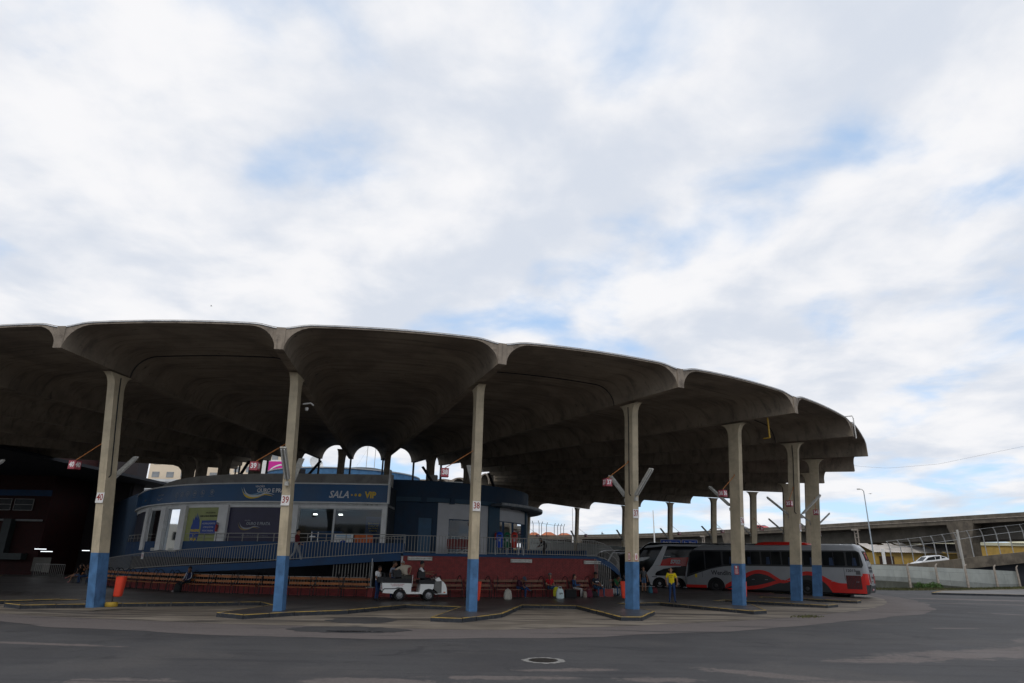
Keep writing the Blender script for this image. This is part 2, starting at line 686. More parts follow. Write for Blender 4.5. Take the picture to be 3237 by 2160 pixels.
mb = MB()
mb.poly([(-700, -400, 0), (700, -400, 0), (700, 900, 0), (-700, 900, 0)])
struct(mb.build('road', M_asph))


def sheet(name, inner, outer, z, m, jag=.0):
    rnd = random.Random(3)
    mb = MB()
    A, B = [], []
    for (p, q) in zip(inner, outer):
        A.append((p[0], p[1], z))
        B.append((q[0], q[1], z))
    mb.grid([A, B])
    return struct(mb.build(name, m))


def interp(tab, x):
    for (a, va), (b, vb) in zip(tab, tab[1:]):
        if a <= x <= b:
            return va + (vb - va) * (x - a) / (b - a)
    return tab[0][1] if x < tab[0][0] else tab[-1][1]


APRON = [(180, 38.2), (240, 38.2), (259.6, 38.5), (267.7, 39.5), (273, 40.3), (278.9, 41.1), (282, 41.8), (285.2, 42.3), (288.8, 42.0), (292.1, 41.8), (294.6, 41.5), (302, 41.1), (312, 40.7), (327, 40.5), (420, 40.5), (500, 40.5)]
ASPH = [(180, 40.5), (240, 40.5), (263, 41.0), (267, 42.1), (271.4, 42.9), (275, 43.7), (279.2, 44.4), (286, 44.7), (292, 44.4), (297, 44.1), (302.5, 43.4), (309, 43.1), (319, 43.4), (330, 42.6), (345, 42.0), (420, 42.0), (500, 42.0)]
rnd = random.Random(11)
degs = [180 + i * .8 for i in range(0, 376)]
sheet('coarse_asphalt_band', [pc(30, d) for d in degs], [pc(interp(ASPH, d) + rnd.uniform(-.06, .06) + .12 * sin(d * .9), d) for d in degs], .004, M_band)
sheet('concrete_apron', [pc(24, d) for d in degs], [pc(interp(APRON, d) + rnd.uniform(-.03, .03), d) for d in degs], .008, M_apron)

# saw-tooth platform: one finger per bay, (radius, degrees from the column)
FING = {38: [(34.0, .3), (39.3, -2.95), (39.8, -1.45), (37.9, 1.45), (33.0, 5.8)],
        39: [(33.5, -1.6), (37.9, -2.65), (38.7, -.85), (37.1, 1.25), (36, 4.2), (32.7, 8.1)],
        37: [(34.0, -1.9), (40.0, -4.3), (40.2, -3.2), (37.8, .5), (32.9, 3.6)],
        36: [(33.3, -3.6), (39.3, -4.5), (39.3, -3.1), (36.4, 2.3), (33.5, 4.2)],
        35: [(33.5, -5.2), (39.0, -4.6), (39.1, -2.6), (36.6, 1.6), (33.6, 3.4)],
        34: [(33.6, -6.6), (39.1, -7.2), (39.2, -5.6), (37.0, .6), (33.6, 2.9)],
        40: [(33.0, -5.5), (36.2, -6.4), (36.7, -4.3), (34.3, -.2), (31.6, 8.2)]}
GEN = [(33.2, -4.5), (38.6, -5.0), (39.0, -3.6), (36.8, 1.4), (33.2, 4.5)]
outline = []
for k in range(47, 21, -1):
    d0 = math.degrees(th(k))
    for (R, d) in FING.get(k, GEN):
        outline.append(pc(R, d0 + d))
from mathutils.geometry import tessellate_polygon
hole = [pc(15, d) for d in range(0, 360, 8)]
mb = MB()
allp = outline + hole
tris = tessellate_polygon([[Vector((p.x, p.y, 0)) for p in outline], [Vector((p.x, p.y, 0)) for p in hole]])
mb.raw([(p.x, p.y, PZ) for p in allp], [tuple(t) for t in tris])
mb.grid([[(p.x, p.y, -.02) for p in outline], [(p.x, p.y, PZ) for p in outline]], close=True)
struct(mb.build('platform', M_plat))


def kerb_run(pts, w=.22, h=PZ, zt=.004):
    """kerb stones along a polyline with a painted yellow line on top; outer side is to the right of travel"""
    n = len(pts)
    off = []
    for i in range(n):
        a = pts[max(0, i - 1)]
        b = pts[i]
        c = pts[min(n - 1, i + 1)]
        d1 = (b - a).normalized() if i > 0 else (c - b).normalized()
        d2 = (c - b).normalized() if i < n - 1 else d1
        n1 = Vector((d1.y, -d1.x, 0))
        n2 = Vector((d2.y, -d2.x, 0))
        m = (n1 + n2)
        m = m / max(.3, m.length_squared) * 2
        off.append(m)
    return off


kerb = thing('kerb', 'black painted kerb with worn yellow edge line along the saw tooth platform', 'kerb')
kerb['kind'] = 'structure'
stones_l, yell = [], MB()
off = kerb_run(outline)
for i in range(len(outline) - 1):
    a, b = outline[i], outline[i + 1]
    L_ = (b - a).length
    ns = max(1, round(L_ / 1.0))
    o1, o2 = off[i] * .025, off[i + 1] * .025
    i1, i2 = -off[i] * .12, -off[i + 1] * .12
    for s in range(ns):
        t0, t1 = s / ns + .006, (s + 1) / ns - .006
        dz = random.uniform(-.006, .006)
        dn = random.uniform(-.008, .008)
        d = (b - a).normalized()
        nrm = Vector((d.y, -d.x, 0)) * dn
        pA, pB = a.lerp(b, t0) + o1.lerp(o2, t0) + nrm, a.lerp(b, t1) + o1.lerp(o2, t1) + nrm
        qA, qB = a.lerp(b, t0) + i1.lerp(i2, t0), a.lerp(b, t1) + i1.lerp(i2, t1)
        zt = PZ + .012 + dz
        bv = .018
        mbs = MB()
        mid0, mid1 = pA.lerp(qA, .12), pB.lerp(qB, .12)
        vs = []
        for (P, M_, Q) in ((pA, mid0, qA), (pB, mid1, qB)):
            vs += [(P.x, P.y, -.02), (P.x, P.y, zt - bv), (M_.x, M_.y, zt), (Q.x, Q.y, zt), (Q.x, Q.y, -.02)]
        mbs.raw(vs, [(0, 1, 6, 5), (0, 5, 9, 4), (0, 4, 3, 2, 1), (5, 6, 7, 8, 9)], 0)
        n0, n1 = Vector(vs[2]).lerp(Vector(vs[3]), .42), Vector(vs[7]).lerp(Vector(vs[8]), .42)
        mbs.raw([vs[1], vs[2], vs[7], vs[6], n0, n1], [(0, 1, 2, 3), (1, 4, 5, 2)], 1)
        mbs.raw([n0, vs[3], vs[8], n1, vs[4], vs[9]], [(0, 1, 2, 3), (1, 4, 5, 2)], 2)
        mid = (pA + pB) / 2
        key = (mid - Vector((0, 0, 0))).length + (0 if mid.y < 62 else 100)
        stones_l.append((key, mbs))
stones_l.sort(key=lambda t: t[0])
rest = MB()
for i, (_, mbs) in enumerate(stones_l):
    if i < 130:
        mbs.build('kerb_stone', [M_kerb, M_yellow, M_plat], kerb)
    else:
        n0 = len(rest.v)
        rest.v += mbs.v
        rest.f += [tuple(q + n0 for q in f) for f in mbs.f]
        rest.m += mbs.m
o = rest.build('far_kerb_stone', [M_kerb, M_yellow, M_plat], kerb)
o['kind'] = 'stuff'

# manhole in the road
mh = thing('manhole_cover', 'round iron manhole cover set in a ragged concrete collar in the asphalt', 'manhole cover', (.82, 16.05, 0))
mb = MB()
rr = random.Random(5)
pin, pout = [], []
for i in range(40):
    t = i / 40 * 2 * pi
    ro = .47 + rr.uniform(-.045, .045)
    pin.append((.33 * cos(t), .33 * sin(t), .008))
    pout.append((ro * cos(t), ro * sin(t), .006))
mb.grid([pin, pout], close=True)
mb.build('concrete_collar', mat('pale_rough_concrete', (.22, .215, .205), .9, .3, 9, .6), mh)
mb = MB()
mb.lathe([(.0, .004), (.30, .004), (.30, -.01), (.33, -.01), (.33, .012)], 32)
for i in range(-3, 4):
    w = (0.28 ** 2 - (i * .075) ** 2) ** .5
    mb.box((0, i * .075, .008), (2 * w, .02, .008))
mb.build('iron_lid', mat('rusty_iron', (.045, .04, .036), .6, .3, 12, .3, metal=.4), mh)

# shallow pool of water and dark patch in front of bay 39
mb = MB()
rr = random.Random(9)
for (cx, cy, a, b_, n) in ((-4.95, 21.35, .55, .18, 22), (-4.3, 21.45, .5, .10, 20)):
    mb.poly([(cx + a * cos(t) * (1 + rr.uniform(-.25, .25)), cy + b_ * sin(t) * (1 + rr.uniform(-.3, .3)), .014) for t in [i / n * 2 * pi for i in range(n)]])
struct(mb.build('puddle', mat('still_water', (.03, .03, .032), .04, .05, 1, spec=.6)))
mb = MB()
rr = random.Random(19)
for (cx, cy, a, b_, n) in ((-4.9, 21.9, 1.9, .95, 40), (-5.2, 25.2, 1.2, 1.3, 40)):
    mb.poly([(cx + a * cos(t) * (1 + rr.uniform(-.12, .12)), cy + b_ * sin(t) * (1 + rr.uniform(-.12, .12)), .011) for t in [i / n * 2 * pi for i in range(n)]])
struct(mb.build('asphalt_patch', M_asph))

# ------------------------------------------------------------------ canopy: radial shells, beams and fascia
canopy = thing('canopy_roof', 'huge ring shaped concrete canopy of scalloped vaults over the bus bays', 'canopy roof')
KS = list(range(22, 46))          # the ring is open behind the building
ZT0, ZT1 = 9.22 + PZ, 9.50               # beam underside at the tip and at the inner ring
def HVt(t):
    return 1.02 - .15 * t


DV = [0, .012, .05, .12, .24, .40, .60, .82, 1.0]


def shell_section(A, B, t):
    w = (B - A).length
    rc = min(1.0, w / 2 - .17)
    zb = ZT1 + (ZT0 - ZT1) * t
    crown = .06 + .08 * t
    HV = HVt(t)
    ds = [.17 + d * rc for d in DV]
    half = w / 2
    ext = [rc + .17 + (half - rc - .17) * q for q in (.25, .5, .75, 1.0)] if half - rc - .17 > .05 else [half]
    ds = ds + ext
    ds = ds + [w - d for d in ds[-2::-1]]
    und, top = [], []
    ux = (B - A) / w
    for d in ds:
        e = min(d, w - d) - .17
        z = zb + (HV * math.sqrt(max(0, 1 - (1 - e / rc) ** 2)) if e < rc else HV)
        s = math.sin(pi * max(0, min(1, (d - .17) / (w - .34))))
        z += crown * s ** .8 if s > 0 else 0
        p = A + ux * d
        und.append(Vector((p.x, p.y, z)))
        zt = zb + HV + crown * (s ** .8 if s > 0 else 0) + .13 - .12 * math.exp(-(e / .5) ** 2)
        zt = max(zt, z + .10)
        top.append(Vector((p.x, p.y, zt)))
    return und, top


def canopy_bay(kA, kB):
    Ao, Ai, Bo, Bi = at(kA, RTIP), inn(kA, 12), at(kB, RTIP), inn(kB, 12)
    U, T = [], []
    for i in range(15):
        t = i / 14
        u, tp = shell_section(Ai.lerp(Ao, t), Bi.lerp(Bo, t), t)
        U.append(u)
        T.append(tp)
    mb = MB()
    mb.grid(U, 0)
    mb.grid([r for r in T], 0)
    mb.grid([U[-1], T[-1]], 1)
    mb.grid([U[0], T[0]], 1)
    mb.grid([[r[0] for r in U], [r[0] for r in T]], 0)
    mb.grid([[r[-1] for r in U], [r[-1] for r in T]], 0)
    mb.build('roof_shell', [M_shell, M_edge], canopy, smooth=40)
    # bright flashing under the roof edge
    out = (Ao + Bo) / 2 - Vector((CX, CY, 0))
    out.z = 0
    out.normalize()
    f = MB()
    f.tube([p + out * .012 - Vector((0, 0, .05)) for p in T[-1]], .022, 6)
    f.build('edge_flashing', M_flash, canopy, smooth=40)


def canopy_beam(k):
    a, b = inn(k, 12), at(k, RTIP)
    d = (b - a).normalized()
    s = Vector((-d.y, d.x, 0)) * .17
    mb = MB()
    rows = []
    for t in (0, 1):
        p = a.lerp(b, t) + d * (.012 if t else -.012)
        zb = ZT1 + (ZT0 - ZT1) * t
        zt = zb + HVt(t) - .01
        rows.append([Vector((*(p - s).xy, zb)), Vector((*(p + s).xy, zb)), Vector((*(p + s).xy, zt)), Vector((*(p - s).xy, zt))])
    mb.grid(rows, 0, close=True)
    mb.poly(rows[0], 0)
    mb.poly(rows[1], 1)
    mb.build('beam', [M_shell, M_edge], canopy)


for i, k in enumerate(KS):
    canopy_beam(k)
    if i + 1 < len(KS):
        canopy_bay(k, KS[i + 1])
# expansion joint with its black cable on alternate vaults, above the columns
for kA in (41, 39 + 1, 38, 36, 34, 32, 30):
    if kA == 41:
        continue
    A, B = inn(kA, 12).lerp(at(kA, RTIP), .855), inn(kA - 1, 12).lerp(at(kA - 1, RTIP), .855)
    u, _ = shell_section(A, B, .855)
    f = MB()
    f.tube([p - Vector((0, 0, .02)) for p in u], .026, 6)
    f.build('joint_cable', M_cable, canopy, smooth=40)
# inner columns and slim posts standing on the building
for k in range(36, 46):
    c = inn(k, 16)
    t = th(k)
    d = Vector((cos(t), sin(t), 0))
    s = Vector((-sin(t), cos(t), 0)) * .19
    prof = [(-.38, 6.4), (-.38, 8.7)] + [(-.38 - .75 * (1 - cos(q)), 8.7 + .78 * sin(q)) for q in (rad(30), rad(60), rad(90))]
    prof += [(.38 + .75 * (1 - cos(q)), 8.7 + .78 * sin(q)) for q in (rad(90), rad(60), rad(30))] + [(.38, 8.7), (.38, 6.4)]
    mb = MB()
    r1 = [c + d * r - s + Vector((0, 0, z)) for r, z in prof]
    r2 = [c + d * r + s + Vector((0, 0, z)) for r, z in prof]
    mb.grid([r1, r2], close=True)
    mb.poly(r1)
    mb.poly(r2)
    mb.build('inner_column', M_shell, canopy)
    p = inn(k, 12.12)
    mb = MB()
    mb.box((p.x, p.y, 8.2), (.13, .13, 2.66), rz=t)
    mb.build('inner_post', M_dkmetal, canopy)

# ------------------------------------------------------------------ columns
LEAN = .0954
COLS = {}


def col_profile(z0, z1, sgn=1):
    return None


SHEAR = {40: (.34, -.16), 39: (.09, -.14), 38: (.08, -.10), 37: (.20, -.04), 36: (.18, -.10)}


def make_column(k, label, detail):
    t = th(k)
    c = at(k, R0, PZ)
    root = thing('column', label, 'column', c, t, 'numbered columns round the bus bays')
    # local x = outward, local y = tangential
    hx, hy = .295, .165
    zt = 9.10
    def ring(pts, z_pts=None):
        return pts
    body = [(LEAN * 2 - hx, 2.0), (LEAN * 8.55 - hx, 8.55)]
    body += [(LEAN * 8.55 - hx - .40 * (1 - cos(q)), 8.55 + .60 * sin(q) ) for q in (rad(25), rad(50), rad(75), rad(90))]
    body += [(LEAN * 8.55 + hx + .40 * (1 - cos(q)), 8.55 + .58 * sin(q) ) for q in (rad(90), rad(75), rad(50), rad(25))]
    body += [(LEAN * 8.55 + hx, 8.55), (LEAN * 2 + hx, 2.0)]
    mb = MB()
    e = .012
    b0, b1 = SHEAR.get(k, (0, 0))

    def sh(z):
        return b0 + (b1 - b0) * min(1, z / 9.0)
    r = [[(x, sh(z) + s * hy, z) for x, z in body] for s in (-1, 1)]
    mb.grid(r, close=True)
    mb.poly(r[0])
    mb.poly(r[1])
    mb.build('shaft', M_col, root, smooth=30)
    base = [(-hx - .004, -.01), (hx + .004, -.01), (LEAN * 2 + hx + .004, 2.0), (LEAN * 2 - hx - .004, 2.0)]
    mb = MB()
    r = [[(x, sh(z) + s * (hy + .004), z) for x, z in base] for s in (-1, 1)]
    mb.grid(r, close=True)
    mb.poly(r[0])
    mb.poly(r[1])
    mb.build('painted_base', M_colpaint, root)
    if detail:
        # number plate on the outer face
        z = 4.1
        x = LEAN * z + hx
        pl = MB()
        pl.box((0, 0, 0), (.012, .33, .42))
        pm = MATS.get('white_plate') or mat('white_plate', (.74, .72, .70), .6, .06, 8)
        plate = pl.build('number_plate', pm, root, loc=(x + .012, sh(z), z))
        lettering(str(k), .36, M_digit_r, plate, (.008, 0, 0), rad(90), 'digits', bold=.004, space=.95, xs=.8)
    if k in (40, 37, 35, 31, 29):
        sd = 1 if k in (40, 29, 31) else -1
        mb = MB()
        ys = sd * (hy + .02)
        xo = .05
        mb.tube([(LEAN * 8.3 + xo, ys + sh(9), 9.0), (LEAN * 8.0 + xo, ys + sh(8.2), 8.2), (LEAN * 5 + xo, ys + sh(5), 5.0), (LEAN * 4.9 + xo + .10, ys + sh(5), 4.9)], .024, 6)
        mb.build('conduit', M_cable, root, smooth=40)
    return root


COL_LABEL = {40: 'concrete column with white 40 plate and blue base beside the orange litter bin',
             39: 'concrete column with white 39 plate in front of the SALA VIP shop',
             38: 'concrete column with white 38 plate in front of the brick wall',
             37: 'concrete column with white 37 plate and two red fire stickers',
             36: 'concrete column with white 36 plate and a red notice on its blue base',
             35: 'concrete column under the red 35 sign crossing the grey bus',
             34: 'concrete column under the red 34 sign near the rear of the grey bus'}
for k in range(26, 42):
    if k in COL_LABEL:
        lb = COL_LABEL[k]
    elif 26 <= k <= 33:
        lb = {26: 'distant column nearest the round pavilion canopy', 27: 'distant column rising behind the curved ramp railing', 28: 'distant column partly hidden behind the column numbered 37',
              29: 'distant column just left of the blue street sign', 30: 'distant column just right of the blue street sign', 31: 'distant column just right of the column numbered 36',
              32: 'distant column just left of the column numbered 35', 33: 'distant column between the columns numbered 35 and 34'}[k]
    else:
        lb = 'concrete column of the leftmost bay, just outside the left edge'
    COLS[k] = make_column(k, lb, 34 <= k <= 41)

# red number boxes hung from the columns and fluorescent battens
def sign_box(k, lb):
    t = th(k)
    c = at(k, R0 + .62, PZ + 5.40)
    tan = Vector((sin(t), -cos(t), 0)) * 1.4
    p = c + tan
    root = thing('bay_number_sign', lb, 'sign', p, t - rad(4), 'red bay number boxes hung from the columns')
    mb = MB()
    mb.box((0, 0, 0), (.31, .31, .33))
    bx = mb.build('box', M_red, root)
    for s in (-1, 1):
        mb = MB()
        mb.box((0, 0, s * .17), (.32, .32, .012))
        mb.build('trim', mat('dark_red_trim', (.20, .02, .03), .5, .1, 6), root)
    for q in range(4):
        a = rad(90 * q)
        n = Vector((sin(a), -cos(a), 0))
        lettering(str(k), .28, M_digit_w, bx, n * .158, a, 'digits', bold=.010, xs=.85)
    # rod from the column down to the box (in the box's own axes)
    a = Matrix.Rotation(-(t - rad(4)), 3, 'Z') @ (-tan * .86)
    mb = MB()
    mb.tube([(a.x, a.y, 1.0), (0, 0, .19)], .018, 6)
    mb.tube([(a.x, a.y, 1.0), (a.x * 1.02, a.y * 1.02, 1.08)], .03, 6)
    mb.build('rod', M_orange_rod, root)
    return root


WHERE = {41: 'just inside the left edge', 40: 'of the column beside the orange bin', 39: 'of the column before the SALA VIP shop', 38: 'of the column before the brick wall', 37: 'of the column with two fire stickers',
         36: 'of the column with the red notice', 35: 'of the column crossing the middle of the grey coach', 34: 'of the column near the rear of the grey coach', 33: 'of the distant column between the two by the coach', 32: 'of the distant column left of the one crossing the coach',
         31: 'of the distant column right of the red notice', 30: 'of the distant column right of the blue street sign', 29: 'of the distant column left of the blue street sign', 28: 'of the distant column hidden by the one with stickers', 27: 'of the distant column behind the curved railing', 26: 'of the distant column nearest the pavilion'}


def batten(k, sgn, lb):
    t = th(k)
    c = at(k, R0 + .5, PZ)
    root = thing('lamp_batten', lb, 'light fitting', c, t, 'tilted fluorescent battens on the columns')
    a, b = Vector((sgn * .40, 0, 4.92)), Vector((sgn * 1.55, 0, 5.98))
    d = (b - a).normalized()
    side = Vector((0, 1, 0))
    nrm = d.cross(side).normalized()
    if nrm.z > 0:
        nrm = -nrm
    mb = MB()
    mb.bar(a, b, .24, .05, up=nrm)
    for s in (-1, 1):
        mb.bar(a + side * s * .06 + nrm * .03, b + side * s * .06 + nrm * .03, .09, .05, up=nrm)
    mb.build('tray', M_lamp_tray, root)
    for s in (-1, 1):
        mb = MB()
        mb.tube([a + d * .06 + side * s * .06 + nrm * .075, b - d * .06 + side * s * .06 + nrm * .075], .019, 8)
        mb.build('tube_lamp', M_lamp_tube, root, smooth=40)
    mb = MB()
    mb.bar((sgn * .28, 0, 4.8), a + d * .1, .05, .05)
    mb.build('bracket', M_lamp_tray, root)
    mb = MB()
    mb.box((sgn * .36, 0, 4.72), (.14, .14, .16))
    mb.build('junction_box', M_lamp_tray, root)


for k in range(26, 41):
    sign_box(k, 'red %d sign ' % k + WHERE[k])
for k in range(26, 42):
    batten(k, -1, 'inward tilted batten ' + WHERE[k])
    if k in (39, 37, 35, 33):
        batten(k, 1, 'outward tilted batten ' + WHERE[k])
# ------------------------------------------------------------------ paths for the curved building
def catmull(P, n=12):
    P = [Vector((p[0], p[1], 0)) for p in P]
    out = []
    for i in range(len(P) - 1):
        p0, p1, p2, p3 = P[max(0, i - 1)], P[i], P[i + 1], P[min(len(P) - 1, i + 2)]
        for k in range(n):
            t = k / n
            out.append(.5 * ((2 * p1) + (-p0 + p2) * t + (2 * p0 - 5 * p1 + 4 * p2 - p3) * t * t + (-p0 + 3 * p1 - 3 * p2 + p3) * t ** 3))
    out.append(P[-1])
    return out


class Path:
    def __init__(self, pts):
        self.p = pts
        self.s = [0]
        for a, b in zip(pts, pts[1:]):
            self.s.append(self.s[-1] + (b - a).length)
        self.len = self.s[-1]

    def at(self, s):
        """point and outward normal (towards the bays) at arc length s"""
        s = max(0, min(self.len - 1e-6, s))
        i = 0
        while self.s[i + 1] < s:
            i += 1
        t = (s - self.s[i]) / (self.s[i + 1] - self.s[i])
        p = self.p[i].lerp(self.p[i + 1], t)
        j0, j1 = max(0, i - 1), min(len(self.p) - 1, i + 2)
        d = (self.p[j1] - self.p[j0]).normalized()
        return p, Vector((d.y, -d.x, 0)), d

    def pos(self, s, off=0.0, z=0.0):
        p, n, d = self.at(s)
        q = p + n * off
        return Vector((q.x, q.y, z))

    def rot(self, s):
        _, n, d = self.at(s)
        return math.atan2(d.y, d.x)


SHOP = Path(catmull([(-31.0, 56.5), (-29.7, 53.2), (-25.8, 47.6), (-21.9, 44.2), (-17.3, 42.3), (-12.5, 41.7), (-7.65, 41.7)]))
FL = Path(catmull([pc(R, d).xy for d, R in ((205, 23.2), (214, 23.2), (226, 23.3), (237, 23.5), (247, 24.0), (255.6, 24.6), (266, 25.3), (277, 26.0), (282.4, 26.4))]))
BL = Path(catmull([pc(R, d).xy for d, R in ((282.4, 26.4), (288, 26.6), (295, 26.8), (302, 27.0), (308.5, 27.2))]))


def strip(mb, path, s0, s1, o0, o1, z0, z1, mi=0, step=.6, mtop=None):
    """solid band that follows a path between two offsets and two heights (numbers or functions of s)"""
    n = max(1, math.ceil((s1 - s0) / step))
    f0 = z0 if callable(z0) else (lambda s: z0)
    f1 = z1 if callable(z1) else (lambda s: z1)
    rows = []
    for i in range(n + 1):
        s = s0 + (s1 - s0) * i / n
        rows.append([path.pos(s, o0, f0(s)), path.pos(s, o1, f0(s)), path.pos(s, o1, f1(s)), path.pos(s, o0, f1(s))])
    mb.grid(rows, mi, close=True)
    mb.poly(rows[0], mi)
    mb.poly(rows[-1], mi)
    return mb


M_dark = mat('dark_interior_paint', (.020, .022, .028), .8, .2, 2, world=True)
M_grey = mat('grey_parapet_render', (.36, .34, .315), .85, .12, 1.2, .1, dirt=(.16, .15, .14), dirt_amt=.5, dirt_scale=1.5, world=True)
M_fascia = mat('deep_blue_fascia_panel', (.012, .080, .20), .35, .2, .5, world=True)
M_pillar = mat('white_pillar_paint', (.76, .76, .74), .6, .06, 2)
M_frame = mat('white_fascia_frame', (.70, .70, .68), .5, .08, 3)
M_purple = mat('dark_violet_panel', (.040, .036, .075), .4, .15, 1)
M_poster = mat('pale_green_poster', (.33, .36, .14), .5, .15, .8)
M_posterblue = mat('blue_poster_ink', (.02, .06, .30), .5, .1, 3)
M_posteryel = mat('yellow_poster_ink', (.75, .55, .03), .5, .1, 3)
M_txt = mat('pale_lettering', (.66, .67, .68), .5, .05, 5)
M_txtdim = mat('dim_lettering', (.30, .32, .36), .5, .05, 5)
M_txtyel = mat('yellow_lettering', (.72, .48, .03), .5, .05, 5)
M_txtblk = mat('black_lettering', (.02, .02, .02), .5, .05, 5)
M_swoosh = mat('light_blue_swoosh', (.22, .40, .58), .5, .1, 5)
M_glass = glass('shop_glass', (.45, .52, .54), .955)
M_floor = mat('gallery_floor', (.20, .19, .18), .6, .15, 2, world=True)
M_brick = mat('red_brick', (.235, .042, .040), .75, .22, 5, .3, dirt=(.11, .03, .03), dirt_amt=.5, dirt_scale=3, world=True)
M_mortar = mat('dark_mortar', (.10, .045, .042), .9, .2, 6, world=True)

bld = thing('terminal_building', 'curved two storey terminal with a blue shop fascia above a red brick base', 'terminal building')

# floors
GZ = 2.40
mb = MB()
n = 60
A, B = [], []
for i in range(n + 1):
    t = i / n
    A.append(SHOP.pos(SHOP.len * t, -3.0, GZ))
    B.append(FL.pos(4 + (FL.len - 4) * t, -2.05, GZ))
mb.grid([A, B])
A2 = [Vector((*p.xy, GZ - .4)) for p in A]
B2 = [Vector((*p.xy, GZ - .4)) for p in B]
mb.grid([A2, B2])
A = [BL.pos(BL.len * i / 30, -.02, GZ) for i in range(31)]
B = [BL.pos(BL.len * i / 30, -13, GZ) for i in range(31)]
mb.grid([A, B])
mb.grid([[Vector((*p.xy, GZ - .3)) for p in A], [Vector((*p.xy, GZ - .3)) for p in B]])
e0, e1 = FL.pos(FL.len, -2.05, GZ), SHOP.pos(SHOP.len, -3, GZ)
mb.poly([e0, e1, BL.pos(0, -13, GZ - .002), BL.pos(0, -.02, GZ - .002)])
mb.build('gallery_floor', M_floor, bld)

# solid navy upstand of the gallery, with the two rail bars on it
mb = strip(MB(), FL, 4, FL.len - .15, -2.2, -2.05, 1.98, 2.97)
mb.build('gallery_upstand', M_blue, bld)
rail = thing('gallery_rail', 'two bar grey rail standing on the navy upstand in front of the shop', 'railing')
mb = strip(MB(), FL, 4, FL.len - .15, -2.15, -2.10, 3.42, 3.46)
mb.build('top_rail', M_rail, rail)
mb = strip(MB(), FL, 4, FL.len - .15, -2.14, -2.11, 3.20, 3.225)
mb.build('mid_rail', M_rail, rail)
post = MB()
post.box((0, 0, .22), (.04, .04, .45))
post0 = None
s = 4.0
while s < FL.len:
    p = FL.pos(s, -2.125, 2.97)
    if post0 is None:
        post0 = post.build('post', M_rail, rail, loc=p, rotz=FL.rot(s))
    else:
        dup(post0, 'post', rail, p, FL.rot(s))
    s += 1.25

# lower floor behind the ramp
mb = strip(MB(), SHOP, 0, SHOP.len, -.6, -.4, PZ, GZ - .4)
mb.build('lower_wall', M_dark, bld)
mb = strip(MB(), FL, 9, FL.len, -.32, -.12, PZ, .58)
strip(mb, FL, 9, FL.len, -.36, -.08, .58, .62)
mb.build('low_brick_plinth', M_brick, bld)
for (s0, s1, o, z0, z1, m) in ((13.6, 15.4, -4.3, .9, 1.45, mat('ochre_kiosk_sign', (.40, .27, .03), .5, .2, 4)), (16.0, 18.2, -4.3, .95, 1.5, mat('green_kiosk_sign', (.33, .42, .04), .5, .2, 4)),
                               (20.5, 23.5, -4.0, .5, 1.2, mat('dim_kiosk_counter', (.16, .10, .05), .5, .3, 4)), (24.5, 27.0, -4.0, .5, 1.0, mat('brown_kiosk_counter', (.13, .07, .03), .5, .3, 4))):
    mb = strip(MB(), FL, s0, s1, o, o + .25, z0, z1)
    mb.build('kiosk_sign', m, bld)

# SALA VIP shop: fascia, pillars, glazing, panels
mb = strip(MB(), SHOP, 2.0, SHOP.len, -.30, .02, 5.42, 6.50)
mb.build('shop_fascia', M_fascia, bld)
for (z0, z1) in ((6.50, 6.58), (5.34, 5.42)):
    mb = strip(MB(), SHOP, 2.0, SHOP.len + 0, -.30, .07, z0, z1)
    mb.build('fascia_frame', M_frame, bld)
mb = MB()
p, nrm, d = SHOP.at(SHOP.len)
e = p + d * .06
mb.box((e.x, e.y, 6.40), (.10, .42, 2.1), rz=SHOP.rot(SHOP.len))
mb.build('fascia_end', M_frame, bld)
mb = strip(MB(), SHOP, 1.0, SHOP.len + 0, -1.75, -1.5, 6.58, 7.33)
strip(mb, SHOP, 1.0, SHOP.len, -1.8, -.3, 6.50, 6.585)
mb.build('roof_parapet', M_grey, bld)
mb = strip(MB(), SHOP, 2.0, SHOP.len, -3.0, -.12, 5.20, 5.34)
mb.build('shop_soffit', M_offwhite, bld)
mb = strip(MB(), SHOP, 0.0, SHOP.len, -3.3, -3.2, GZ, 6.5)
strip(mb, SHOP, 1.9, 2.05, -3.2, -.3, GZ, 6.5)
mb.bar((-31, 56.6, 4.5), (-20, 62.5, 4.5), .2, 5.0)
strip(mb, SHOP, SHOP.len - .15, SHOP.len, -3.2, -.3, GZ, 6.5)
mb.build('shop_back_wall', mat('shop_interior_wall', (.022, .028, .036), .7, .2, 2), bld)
mb = strip(MB(), SHOP, 2.0, SHOP.len, -3.2, -.3, 5.065, 5.10)
mb.build('shop_ceiling', mat('shop_ceiling_tiles', (.14, .15, .155), .8, .1, 2), bld)
mb = strip(MB(), SHOP, 2.0, SHOP.len, -.25, -.13, 5.06, 5.20)
mb.build('lintel', M_pillar, bld)
for (s0, s1) in ((10.33, 11.1), (13.44, 14.1), (15.87, 16.45), (19.28, 19.99), (23.75, 24.73), (30.0, SHOP.len)):
    mb = strip(MB(), SHOP, s0, s1, -.45, .03, GZ, 5.20, step=.3)
    mb.build('pillar', M_pillar, bld)
for (s0, s1, nm) in ((11.1, 13.44, 'w'), (14.1, 15.87, 'w'), (24.73, 27.0, 'd'), (27.0, 30.0, 'w')):
    mb = MB()
    mb.poly([SHOP.pos(s0, -.2, GZ), SHOP.pos(s1, -.2, GZ), SHOP.pos(s1, -.2, 5.06), SHOP.pos(s0, -.2, 5.06)])
    pane = mb.build('shop_window', M_glass, bld)
    f = MB()
    for q in (s0 + .03, s1 - .03):
        f.bar(SHOP.pos(q, -.19, GZ), SHOP.pos(q, -.19, 5.06), .06, .06)
    f.bar(SHOP.pos(s0, -.19, 5.03), SHOP.pos(s1, -.19, 5.03), .05, .06)
    f.build('frame', M_steel, pane)
